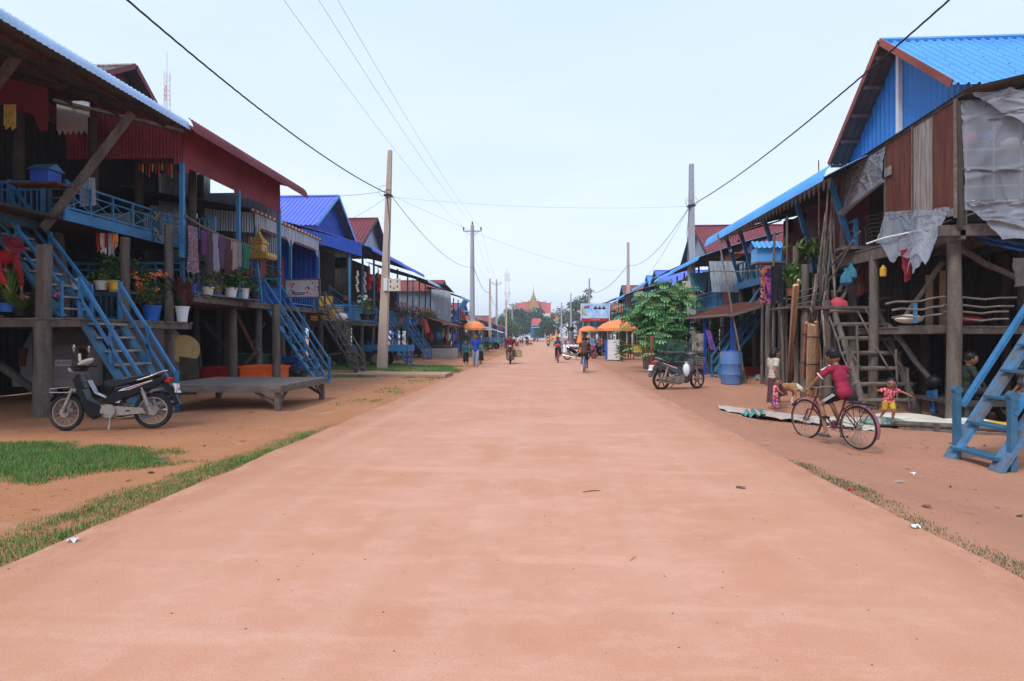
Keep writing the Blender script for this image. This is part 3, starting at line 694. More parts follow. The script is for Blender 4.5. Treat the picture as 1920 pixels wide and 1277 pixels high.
for y in (6.2, 7.9, 9.6, 11.3, 12.6): strut(h, (-11.2, y, 6.88), (-8.1, y, 6.1), .035, 'dark', name='rafter')
for x in (-8.6, -9.7, -10.8): strut(h, (x, 4.6, 6.11 + (-8 - x) * .25), (x, 13, 6.11 + (-8 - x) * .25), .03, 'rust', name='purlin')
gable(h, -18, -12, 13.4, 19.2, 7.55, 9.42, 'rustpale', 'terra', .5, barge='redroof', pitch=.12, ez1=7.0, amp=.012)
part(h, 'gable_slats', 'white', lambda b: [b.beam((-12.44, 15.2 + i * .55, 7.6), (-12.44, 15.9 + i * .18, 9.0), .03, .1) for i in range(4)])
# fascias
def sc1(u): return (.30 if .86 < u < .93 else 0) - (.0 if u < .93 else .02)
sheet(h, 'fascia', 'redfas', (-11.25, 12.98, 7.05), (-8.42, 12.98, 6.42), (-8.42, 12.98, 5.48), (-11.25, 12.98, 5.5), .085, .012, under='redfas', skirt=lambda u: .14 if u < .93 else 0)
def sc2(u):
    for c in (0.0, .5, 1.0):
        if abs(u - c) < .045: return -.02
    return .11
sheet(h, 'fascia', 'redfas', (-8.42, 13.0, 6.42), (-8.42, 17.95, 6.4), (-8.42, 17.95, 5.32), (-8.42, 13.0, 5.34), .085, .012, under='redfas', skirt=sc2)
part(h, 'fascia', 'redfas', lambda b: b.prism([(-11.9, 11.4, 7.1), (-10.3, 11.4, 6.75), (-10.3, 11.4, 5.75), (-10.45, 11.4, 5.72), (-10.6, 11.4, 6.05), (-11.2, 11.4, 6.3), (-11.9, 11.4, 6.35)], (0, .03, 0)))
def lace(b):
    for i in range(6): b.prism([(-11.15 + i * .13, 12.6, 6.85), (-11.02 + i * .13, 12.6, 6.85), (-11.02 + i * .13, 12.6, 6.2), (-11.085 + i * .13, 12.6, 6.08), (-11.15 + i * .13, 12.6, 6.2)], (0, .02, 0))
part(h, 'lace_trim', 'white', lace)
# inner walls (dark boards) closing the back
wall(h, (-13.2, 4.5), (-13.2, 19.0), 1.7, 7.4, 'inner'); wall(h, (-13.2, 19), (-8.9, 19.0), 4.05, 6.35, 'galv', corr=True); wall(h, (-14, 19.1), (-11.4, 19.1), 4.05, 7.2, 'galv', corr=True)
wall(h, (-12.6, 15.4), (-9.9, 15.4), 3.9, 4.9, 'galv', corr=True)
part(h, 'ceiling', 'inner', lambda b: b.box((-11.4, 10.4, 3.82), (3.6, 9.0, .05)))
# floors
deck(h, -13, -9.6, 11.1, 14.8, 3.97, 'plank', 'blued')
part(h, 'floor_beam', 'blue', lambda b: b.beam((-9.58, 11.0, 3.9), (-9.58, 14.85, 3.9), .05, .22, (0, 0, 1)))
deck(h, -13, -10.2, 6.0, 11.08, 3.8, 'plank', 'blued')
part(h, 'floor_beam', 'blue', lambda b: b.beam((-13, 11.16, 3.78), (-10.15, 11.16, 3.78), .05, .2, (0, 0, 1)))
railing(h, (-9.58, 11.05, 4.0), (-9.58, 14.8, 4.0), .56, 'blue', 'cross', w=.04)
railing(h, (-11.6, 11.2, 3.9), (-10.2, 11.2, 3.9), .72, 'blue', 'picket', .12, .045)
railing(h, (-10.15, 11.3, 4.0), (-9.65, 11.3, 4.0), .5, 'blued', 'rails', w=.035)
railing(h, (-9.58, 14.85, 4.0), (-8.75, 14.85, 4.0), .6, 'blue', 'picket', .12, .04)
deck(h, -11.5, -8.4, 9.98, 13.35, 1.80, 'plank', 'wood', 'x')
deck(h, -11.8, -8.42, 13.4, 15.8, 2.47, 'plank', 'wood', 'x')
part(h, 'shelf', 'plank', lambda b: b.box((-10.45, 12.55, 2.44), (2.5, .34, .04)))
deck(h, -11.8, -8.34, 15.86, 17.4, 2.46, 'plank', 'wood', 'y')
part(h, 'slanting_planks', 'plank', lambda b: [b.quad((-8.85 + i * .08, 13.3 + i * .12, 2.49), (-8.72 + i * .08, 13.3 + i * .12, 2.49), (-8.35 + i * .05, 16.2, 2.49), (-8.48 + i * .05, 16.2, 2.49), .025) for i in range(5)])
railing(h, (-11.3, 13.3, 2.5), (-8.62, 13.3, 2.5), .72, 'blue', 'picket', .3, .055)
railing(h, (-8.62, 13.3, 2.5), (-8.62, 15.6, 2.5), .6, 'blue', 'picket', .2, .05)
railing(h, (-11.4, 12.42, 1.83), (-9.3, 12.42, 1.83), .56, 'blue', 'picket', .13, .04)
railing(h, (-11.0, 16.9, 2.5), (-9.4, 17.3, 2.5), .7, 'blue', 'picket', .18, .05)
# posts
for (x, y, z1, r) in [(-9.12, 10.0, 1.75, .15), (-10.9, 10.2, 1.75, .12), (-8.7, 12.95, 4.05, .10), (-10.4, 13.2, 4.0, .13), (-8.62, 17.0, 2.4, .1), (-10.2, 16.4, 3.9, .1), (-8.95, 16.1, 2.4, .11), (-7.75, 16.3, 2.4, .11), (-11.6, 12.6, 3.9, .12), (-11.5, 16, 3.9, .12), (-8.2, 17.4, 2.4, .05), (-10.6, 18.2, 4.0, .1), (-9.9, 17.4, 4.0, .09)]:
    post(h, x, y, -.1, z1, r, 'wood' if x > -9.6 else 'dark', bend=.015)
post(h, -9.2, 10.12, 1.8, 3.15, .085, 'wood', True)
post(h, -9.3, 12.3, -.1, 3.66, .1, 'wood', bend=.01)
post(h, -10.65, 12.2, 1.8, 3.75, .14, 'wood', lean=(-.15, 0), bend=.02)
for (x, y) in ((-8.42, 12.98), (-8.42, 15.45), (-8.42, 17.9)): post(h, x, y, 3.3 if y < 14 else 2.5, 5.5, .045, 'blue', True)
for (x, y, z1) in ((-10.5, 14.4, 6.5), (-10.2, 12.5, 6.4), (-11.1, 11.6, 6.4), (-10.7, 17.4, 6.5), (-9.2, 14.6, 6.3)): post(h, x, y, 3.9, z1, .1, 'dark')
strut(h, at(248, 212, 11.7), at(82, 428, 11.4), .06, 'wood'); strut(h, at(44, 88, 10.2), at(-14, 168, 10.3), .06, 'wood')
strut(h, at(438, 578, 16.9), at(482, 668, 17.3), .045, 'rust'); strut(h, at(486, 655, 16.9), at(440, 700, 17.4), .05, 'wood', False)
strut(h, at(380, 600, 17.5), at(428, 660, 18), .06, 'dark'); strut(h, at(497, 605, 18), at(474, 645, 18), .03, 'wood', False)
strut(h, (-10.9, 10.1, 1.5), (-9.15, 10.15, .3), .05, 'dark')
# stairs
stairs(h, (-8.5, 10.62, 1.78), (-7.32, 10.62, 0), (0, .46, 0), 7)
stairs(h, (-10.95, 10.86, 4.0), (-9.2, 10.86, 1.84), (0, .34, 0), 9, rh=.62)
stairs(h, (-8.6, 17.75, 2.5), (-6.9, 17.7, .03), (0, .46, 0), 9, 'blue', 'blued')
# added back walls that block light and sky gaps under the house
wall(h, (-13.4, 9.5), (-13.4, 20), 0, 3.9, 'inner', name='undercroft_light_block'); wall(h, (-13.4, 19.6), (-10.6, 19.6), 0, 3.9, 'inner', name='undercroft_light_block'); wall(h, (-10.6, 19.62), (-9.3, 19.62), 0, 2.45, 'inner', name='undercroft_light_block')
part(h, 'hanging_frames', 'inner', lambda b: b.box((-11.9, 14.9, 3.0), (2.4, .04, 1.6)))
clutter('woodpile', 'sticks and poles heaped under the near left house behind the orange crates', -10.4, -7.9, 17.9, 19.4, 60, 3)

part(h, 'bead_curtain', 'gold', lambda b: [b.tube([at(8 + i * 3, 196, 10.6), at(8 + i * 3, 236 + (i * 7) % 9, 10.6)], .012, 4) for i in range(8)])
part(h, 'poster', 'greyfas', lambda b: b.quad(at(150, 388, 12.2), at(180, 385, 12.2), at(178, 334, 12.2), at(150, 330, 12.2), .01))
part(h, 'light_bulb', 'white', lambda b: (b.tube([(-9.3, 14.9, 6.3), (-9.3, 14.9, 4.75)], .006, 4), b.tube([(-9.3, 14.9, 4.75), (-9.3, 14.9, 4.6)], .05, 8)), True)
part(h, 'wind_chimes', ['redplas', 'gold', 'dark'], lambda b: [(setattr(b, 'm', i % 3), b.tube([at(262 + i * 6, 308, 13.6), at(262 + i * 6, 318 + (i * 5) % 17, 13.6)], .018, 5)) for i in range(12)])
part(h, 'store_shelf', 'dark', lambda b: (b.box((-12.4, 14.6, 2.0), (1.4, .5, .05)), b.box((-12.4, 14.6, 1.2), (1.4, .5, .05))))
# things on the near left house
def crate(name, label, loc, sx, sy, sz, mat, rz=0.0, group='plastic fish crates stacked by the left houses'):
    loc = V(loc); t = thing(name, label, 'crate', loc, rz, group, world=False)
    def bd(b):
        o = .03
        for (x, y, w_, d_) in ((0, -sy / 2, sx, o), (0, sy / 2, sx, o), (-sx / 2, 0, o, sy - o), (sx / 2, 0, o, sy - o)): b.box((x, y, sz / 2), (w_, d_, sz * .96))
        b.box((0, 0, .04), (sx - o, sy - o, .04))
        for x in (-.42, -.14, .14, .42): b.box((x * sx, -sy / 2 - .022, sz * .45), (.03, .02, sz * .75))
        b.box((0, -sy / 2 - .025, sz * .82), (sx * .98, .03, .03))
    part(t, 'body', mat, bd); part(t, 'lid', mat, lambda b: (b.box((0, 0, sz + .01), (sx + .09, sy + .09, .06)), b.box((0, 0, sz + .05), (sx * .86, sy * .86, .03))))
    return t
crate('crate', 'bright orange lidded crate at the left stairs beyond the wooden platform', (-8.3, 16.7, 0), 1.13, .7, .56, 'crate')
crate('crate', 'dull red lidded crate left of the bright orange crate under the deck', (-9.75, 17.2, 0), 1.2, .7, .5, 'redplas')
crate('crate', 'blue crate with grey lid resting behind the orange crates', (-8.35, 18.6, .35), .65, .5, .4, 'bluep')
crate('crate', 'dark green crate with lid standing behind the red crate', (-9.55, 18.3, .1), .9, .6, .75, pm('green_plastic', (.04, .09, .05), .5))

t = thing('platform_table', 'low weathered plank platform table standing on the red dirt before the left stairs', 'platform table', (-6.5, 12.3, 0))
def tt(b):
    for i in range(11): b.box((-6.47, 11.08 + i * .22, .485), (2.68, .2, .03))
part(t, 'tabletop', 'plank', tt)
def fr(b):
    b.box((-6.47, 10.97, .43), (2.7, .05, .13)); b.box((-6.47, 13.36, .43), (2.7, .05, .13)); b.box((-5.14, 12.16, .43), (.05, 2.3, .13)); b.box((-7.8, 12.16, .43), (.05, 2.3, .13))
part(t, 'frame', 'plank', fr)
for (x, y) in ((-5.22, 11.05), (-5.22, 13.28), (-7.72, 11.05), (-7.72, 13.28)):
    part(t, 'leg', 'wood', lambda b: b.box((x, y, .2), (.1, .1, .46)))
    sx_ = -1 if x > -6 else 1; sy_ = -1 if y > 12 else 1
    part(t, 'brace', 'wood', lambda b: (b.beam((x, y, .1), (x + sx_ * .5, y, .4), .035, .06), b.beam((x, y + sy_ * .02, .12), (x, y + sy_ * .45, .4), .03, .06)))
# spirit house on its post
t = thing('spirit_house', 'small gilded spirit house with spire on a blue post beside the left stairs', 'spirit house', (-8.62, 16.9, 2.45))
part(t, 'stand', 'blue', lambda b: (b.beam((-8.5, 16.9, 2.48), (-8.66, 16.9, 3.8), .09, .09), b.beam((-8.5, 16.85, 3.2), (-8.0, 16.9, 3.2), .04, .05)))
def sp(b):
    b.box((-8.05, 18.2, 4.19), (.95, .6, .06)); b.box((-8.05, 17.88, 4.27), (.97, .03, .12)); b.box((-7.55, 18.2, 4.27), (.03, .6, .12))
    for i in range(9): b.ell((-8.5 + i * .113, 17.9, 4.36), (.03, .02, .045), 6)
    b.box((-7.95, 18.2, 4.45), (.34, .34, .34)); 
    for k in range(4): b.box((-7.95, 18.2, 4.65 + k * .07), (.42 - k * .09, .42 - k * .09, .05))
    b.lathe([(.07, 0), (.05, .08), (.03, .12), (.035, .16), (.008, .34)], (-7.95, 18.2, 4.9), 8)
    for x in (-.17, .17): b.lathe([(.03, 0), (.04, .05), (.01, .16)], (-7.95 + x, 18.05, 4.66), 6)
    for x in (-.42, -.33): b.lathe([(.03, 0), (.03, .08), (.012, .16)], (-8.05 + x, 18.1, 4.24), 6)
_b = MB(); sp(_b); _b.v = [V((v.x - .62, v.y - 1.3, v.z - .37)) for v in _b.v]; _b.build('shrine', 'gold', t)
# blue tin spirit box top left
t = thing('spirit_box', 'small blue tin roofed spirit box on the upper left railing', 'spirit house', at(86, 345, 11))
p = at(86, 345, 11)
part(t, 'body', 'deep', lambda b: b.box((p.x, p.y, p.z + .12), (.36, .3, .24))); part(t, 'roof', 'blued', lambda b: b.prism([(p.x - .22, p.y - .2, p.z + .24), (p.x - .22, p.y, p.z + .38), (p.x - .22, p.y + .2, p.z + .24)], (.44, 0, 0)))
part(t, 'shelf', 'rust', lambda b: b.box((p.x - .1, p.y, p.z - .02), (.95, .36, .04)))
# clothes pole
t = thing('clothes_pole', 'crooked branch pole hung with washing between the blue left verandah posts', 'clothes pole', (-8.42, 13, 4.3))
part(t, 'pole', 'plank', lambda b: b.tube([(-8.36, 12.98, 4.28), (-8.3, 13.6, 4.13), (-8.3, 14.5, 4.05), (-8.3, 15.6, 4.02), (-8.3, 16.6, 3.98)], [.028, .026, .025, .022, .018], 7), True)
cl = [(13.2, .34, 1.1, patmat('batik_print', (.16, .07, .1), (.07, .09, .18), (.35, .22, .16), 45), 'cloth', 'tall patterned maroon batik cloth, first on the left clothes pole'),
 (13.62, .2, .62, pm('violet_cloth', (.09, .02, .12), .85), 'shirt', 'violet top hung on the left clothes pole beside the batik cloth'),
 (13.88, .24, 1.05, pm('brown_cloth', (.06, .03, .03), .85), 'cloth', 'long dark brown garment on the left clothes pole'),
 (14.15, .24, .95, patmat('band_print', (.3, .27, .24), (.05, .03, .04), (.12, .2, .35), 10, 'wave'), 'cloth', 'black and white banded cloth on the left clothes pole'),
 (14.42, .26, .85, pm('plum_cloth', (.09, .03, .09), .85), 'shirt', 'plum purple shirt on the left clothes pole'),
 (14.72, .3, 1.0, pm('dark_red_cloth', (.07, .02, .025), .85), 'cloth', 'dark reddish brown dress on the left clothes pole'),
 (15.0, .26, .8, patmat('cream_black', (.4, .34, .27), (.02, .02, .02), (.2, .12, .1), 14, 'wave'), 'cloth', 'cream and black striped cloth on the left clothes pole'),
 (15.28, .24, .7, pm('grey_cloth', (.17, .17, .19), .85), 'shirt', 'grey shirt on the left clothes pole beside the green one'),
 (15.62, .4, .72, pm('green_cloth', (.0, .13, .07), .85), 'shirt', 'bright green shirt hung last on the left clothes pole')]
for i, (y, w_, h_, m, k, lab) in enumerate(cl): garment('hanging_cloth', lab, (-8.3, y, 4.07 - .0 * y), w_ + .06, h_, m, kind=k, seed=i * 3.1)
garment('hanging_cloth', 'dark floral cloth draped over the crossed blue upper railing', (-9.55, 13.7, 4.57), .3, .75, patmat('blue_gold', (.03, .08, .12), (.02, .05, .09), (.3, .2, .08), 18), seed=9, group='washing on the railings')
for i, (px, c, nm) in enumerate(((186, 'redplas', 'red'), (194, 'white', 'white'), (202, 'redplas', 'dark red'), (209, 'greyfas', 'pale grey'), (215, 'orange', 'orange striped'))):
    garment('hanging_cloth', nm + ' cloth hanging on the peg rack beneath the left upper floor', at(px, 437, 13.0), .13, [.4, .45, .35, .5, .33][i], c, d=(1, .3, 0), seed=i, group='small washing under the upper floor')

# pots on decks
pots = [
 (at(117, 545, 12.4), .16, .22, 'cream', None, 'cream empty bucket pot, leftmost on the shelf behind the stairs'),
 (at(146, 545, 12.4), .15, .24, 'white', 'bush', 'white bucket pot with sprigs on the shelf behind the stairs'),
 (at(165, 546, 12.4), .10, .17, 'clay', 'bush', 'terracotta pot with a small plant on the shelf behind the stairs'),
 (at(190, 546, 12.4), .14, .19, 'cream', 'bush', 'stained cream pot between terracotta and yellow pots on the shelf'),
 (at(215, 546, 12.4), .13, .17, 'yellow', None, 'round yellow pot at the right end of the shelf'),
]
for i, (p, r, hh, m, pl, lab) in enumerate(pots):
    p.z = 2.465; pot('plant_pot', lab, p, r, hh, m, pl, .14, .12, 60, ls=.07, seed=i)
pot('potted_plant', 'bushy orange flowered green plant in a dark blue tub by the left handrail', (-8.95, 12.7, 1.81), .2, .36, 'bluep', 'bush', .36, .42, 420, ls=.07, flower='orange', nf=14, seed=11)
pot('potted_plant', 'dark red leaved plant in a white bucket on the left deck', (-8.5, 13.1, 1.81), .15, .36, 'white', 'spiky', .5, .5, 420, ('leafr', 'leafr', 'leafd'), .28, seed=12)
pot('potted_plant', 'purple leaved low plant in a dark tub behind the left handrail', (-9.35, 12.6, 1.81), .18, .3, 'black', 'bush', .24, .2, 160, ('leafr', 'leafd'), .08, seed=13)
pot('potted_plant', 'tall feathery light green shrub standing below the upper left floor', (-10.0, 12.9, 2.47), .15, .3, 'cream', 'bush', .34, .55, 330, ('leaf', 'leafl'), .11, seed=14)
pot('potted_plant', 'small leaved shrub in front of the red cloth below the upper floor', (-9.5, 13.05, 2.47), .14, .25, 'clay', 'bush', .32, .4, 180, ('leaf', 'leaf', 'leafr'), .1, seed=15)
pot('potted_plant', 'small plant in a bright blue pot by the corner of the railing', aX(359, 549, -8.4), .12, .2, 'bluep', 'bush', .1, .1, 25, seed=16)
pot('potted_plant', 'yellowish dry shrub in a white and yellow tub on the planked deck', (-8.55, 14.2, 2.5), .16, .22, 'cream', 'bush', .38, .38, 420, ('leafl', pm('dry_leaf', (.28, .2, .09), .8)), .07, seed=17)
pot('potted_plant', 'tall yellow green shrub behind the dry shrub on the planked deck', (-8.72, 14.85, 2.5), .15, .24, 'clay', 'bush', .42, .46, 520, ('leafl', 'leafl', 'leaf'), .09, seed=18)
pot('potted_plant', 'broad leaved green plant with red blossoms on the planked deck edge', (-8.5, 15.2, 2.52), .18, .27, 'white', 'bush', .36, .36, 420, ('leaf', 'leafd', 'leaf'), .14, flower='redfl', nf=6, seed=19)
pot('potted_plant', 'red geranium with large flower heads in a grey pot on the deck corner', (-8.47, 15.85, 2.52), .14, .3, 'white', 'bush', .3, .4, 260, ('leaf', 'leafd'), .13, flower='redfl', nf=26, seed=20)
pot('potted_plant', 'small spiky plant in a dark pot at the right deck corner', (-8.42, 16.3, 2.52), .13, .25, 'black', 'bush', .22, .18, 120, ('leaf', 'leafl'), .09, seed=21)
pot('potted_plant', 'long grassy onion plant in the blue tray at the left edge', aY(18, 585, 10.15), .18, .16, 'bluep', 'spiky', .3, .5, 260, ('leafl', 'leaf'), .12, flower='pinkfl', nf=4, seed=22)
pot('potted_plant', 'spreading feathery plant with pink flowers on the near left deck edge', aY(42, 592, 10.15), .14, .12, 'black', 'spiky', .6, .24, 420, ('leaf', 'leafl'), .08, flower='pinkfl', nf=3, seed=23)
def board(name, label, c, w_, h_, rot, mat, frm, cat='sign', fn=None, tilt=.0):
    t = thing(name, label, cat, c, rot, None, world=False)
    part(t, 'panel', mat, lambda b: b.box((0, 0, 0), (w_, .03, h_)))
    part(t, 'frame', frm, lambda b: (b.box((0, -.005, h_ / 2), (w_ + .06, .05, .05)), b.box((0, -.005, -h_ / 2), (w_ + .06, .05, .05)), b.box((w_ / 2 + .003, -.005, 0), (.05, .05, h_ - .05)), b.box((-w_ / 2 - .003, -.005, 0), (.05, .05, h_ - .05))))
    if fn: fn(t)
    return t
def scribble(t):
    b = MB(); rg = random.Random(5)
    for i in range(46):
        x = rg.choice([rg.uniform(-.5, -.3), rg.uniform(.08, .62), rg.uniform(.35, .62)]); z = rg.uniform(-.2, .2); b.m = 0 if rg.random() < .45 else 1
        b.box((x, -.018 - i * .0001, z), (rg.uniform(.01, .05), .004, rg.uniform(.015, .07)))
    b.build('lettering', ['redfl', 'black'], t)
    b = MB(); b.tube([(-.35, -.02, -.17), (-.2, -.02, -.2), (.05, -.02, -.19), (.1, -.02, -.15), (-.1, -.02, -.14), (-.33, -.02, -.15)], .012, 5); b.build('fish_drawing', 'black', t)
board('painted_sign', 'framed pale painted sign board with red and black strokes by the brown stairs', at(567, 541, 19.2), 1.2, .6, -.05, pm('faded_mural', (.42, .5, .5), .7, scale=5, col2=(.55, .36, .40)), 'wood', fn=scribble)
pot('potted_plant', 'cactus and green shrub in a blue tub left of the painted sign', at(513, 556, 18.3), .14, .3, 'bluep', 'bush', .26, .36, 220, ('leaf', 'leafd'), .11, flower='redfl', nf=3, seed=24)
# silver van under the house
t = thing('parked_van', 'silver grey van parked in the dark under the near left house', 'van', (-11.25, 12.6, 0), world=False)
vm = pm('silver_car_paint', (.26, .26, .28), .35, .4, var=.1, dirt=.1)
part(t, 'body', vm, lambda b: b.slab([(0, .35), (0, .9), (.08, 1.25), (.35, 1.68), (3.2, 1.7), (3.9, 1.2), (4.4, 1.05), (4.5, .4), (3.9, .28), (.4, .28)], -.84, .84, .07))
t.rotation_euler = (0, 0, R(90)); 
part(t, 'rear_window', 'glass', lambda b: b.quad((.07, -.68, 1.02), (.07, .68, 1.02), (.31, .6, 1.58), (.31, -.6, 1.58), .02))
part(t, 'bumper', vm, lambda b: b.box((-.05, 0, .42), (.16, 1.7, .2)))
for s_ in (-.72, .72): part(t, 'tail_light', 'rust', lambda b: b.box((.02, s_, .98), (.08, .16, .42)))
for x in (.8, 3.6):
    for s_ in (-.78, .78):
        wh = part(t, 'wheel', 'rubber', lambda b: b.disc((x, s_, .32), (0, 1, 0), .32, .2), True); sub('rim', 'dustmetal', wh, lambda b: b.disc((x, s_ + math.copysign(.105, s_), .32), (0, 1, 0), .19, .02))
def textobj(name, body, size, mat, parent, loc, rot, font=None, ext=.002, align='CENTER'):
    c = bpy.data.curves.new(name, 'FONT'); c.body = body; c.size = size; c.extrude = ext; c.align_x = align; c.align_y = 'CENTER'; c.materials.append(M[mat] if isinstance(mat, str) else mat)
    if font:
        c.font = font
    o = bpy.data.objects.new(name, c); COL.objects.link(o); o.location = loc; o.rotation_euler = rot
    dg = bpy.context.evaluated_depsgraph_get(); me = bpy.data.meshes.new_from_object(o.evaluated_get(dg)); mo = bpy.data.objects.new(name, me)
    bpy.data.objects.remove(o); mo.location = loc; mo.rotation_euler = rot; mo.parent = parent; COL.objects.link(mo); mo.name = name; return mo
pl = part(t, 'number_plate', 'white', lambda b: b.box((-.015, -.28, .86), (.02, .38, .14)))
textobj('plate_number', '2A-6253', .1, 'deep', pl, (-.03, -.28, .86), (R(90), 0, R(-90)))
# ------------------------------------------------------------------ left house 2: weathered white fascia, royal blue wall
h = thing('stilt_house', 'small stilt house with weathered white scalloped fascia, royal blue wall and red shutters', 'house', (-10.5, 19.5, 0))
sheet(h, 'roof', 'galv', (-14, 17.2, 6.3), (-14, 22.9, 6.3), (-9.05, 22.9, 5.42), (-9.05, 17.2, 5.42), .085, .012)
part(h, 'eave_board', 'terra', lambda b: b.beam((-9.0, 17.2, 5.38), (-9.0, 22.9, 5.38), .06, .1, (0, 0, 1)))
part(h, 'eave_tips', 'cream', lambda b: [b.box((-8.965, 17.3 + i * .28, 5.38), (.012, .1, .07)) for i in range(20)])
def sc3(u):
    d = min(abs(u - c) for c in (0.02, .5, .98)); return .14 - .3 * max(0, 1 - d / .06)
sheet(h, 'fascia', 'greyfas', (-9.02, 17.5, 5.33), (-9.02, 22.6, 5.33), (-9.02, 22.6, 4.78), (-9.02, 17.5, 4.78), .14, .006, True, under='greyfas', skirt=sc3)
sheet(h, 'fascia', 'galv', (-12.4, 17.48, 5.6), (-9.05, 17.48, 5.33), (-9.05, 17.48, 4.7), (-12.4, 17.48, 4.95), .085, .01, under='galv')
part(h, 'trim', 'terra', lambda b: (b.beam((-9.0, 17.9, 4.86), (-9.0, 19.8, 4.86), .03, .04), b.beam((-9.0, 20.3, 4.86), (-9.0, 22.4, 4.86), .03, .04)))
wall(h, (-13, 17.6), (-13, 23), 2.6, 5.6, 'inner'); 
wall(h, (-10.3, 19.5), (-10.3, 22.85), 2.55, 5.5, 'deep', corr=True, pitch=.2, amp=.015); wall(h, (-10.3, 22.8), (-9.1, 22.8), 2.55, 5.4, 'deep', corr=True, pitch=.2, amp=.015)
w_ = part(h, 'window', 'inner', lambda b: b.box((-10.26, 21.1, 4.0), (.03, 1.0, 1.1)))
sub('shutter', 'terra', w_, lambda b: (b.box((-10.19, 21.78, 4.0), (.04, .5, 1.15)), b.box((-10.165, 21.78, 4.3), (.02, .4, .06)), b.box((-10.165, 21.78, 3.7), (.02, .4, .06)))); sub('shutter', 'terra', w_, lambda b: (b.box((-10.19, 20.35, 4.0), (.04, .45, 1.15)), b.box((-10.165, 20.35, 4.3), (.02, .36, .06))))
sub('window_bars', 'blue', w_, lambda b: (b.beam((-10.2, 20.6, 4.1), (-10.2, 21.6, 4.1), .03, .03), b.beam((-10.2, 20.6, 3.8), (-10.2, 21.6, 3.8), .03, .03), b.beam((-10.2, 21.1, 3.45), (-10.2, 21.1, 4.55), .03, .03)))
for y in (17.52, 20.05, 22.6): post(h, -9.02, y, 2.5, 4.9, .04, 'blue' if y > 18 else 'blued', True)
deck(h, -12.9, -8.6, 18.0, 22.7, 2.52, 'plank', 'wood')
railing(h, (-8.65, 19.2, 2.55), (-8.65, 21.2, 2.55), .6, 'blue', 'picket', .2, .04)
for (x, y) in ((-8.8, 18.9), (-8.8, 20.6), (-8.9, 22.5), (-10.8, 19), (-10.8, 21), (-11.8, 22.5), (-12.5, 20)): post(h, x, y, -.05, 2.42, .1, 'wood' if x > -9 else 'dark', bend=.02)
wall(h, (-13, 18), (-13, 23), 0, 2.5, 'inner', name='undercroft_light_block')  # added sheet to keep light out from behind the undercroft
stairs(h, (-8.7, 22.0, 2.5), (-7.1, 22.0, .04), (0, .42, 0), 8, 'dark', 'wood', rmat='wood')
clutter('woodpile', 'dark sticks heaped under the small house with the white fascia', -11.5, -9, 19.5, 22.3, 50, 5)

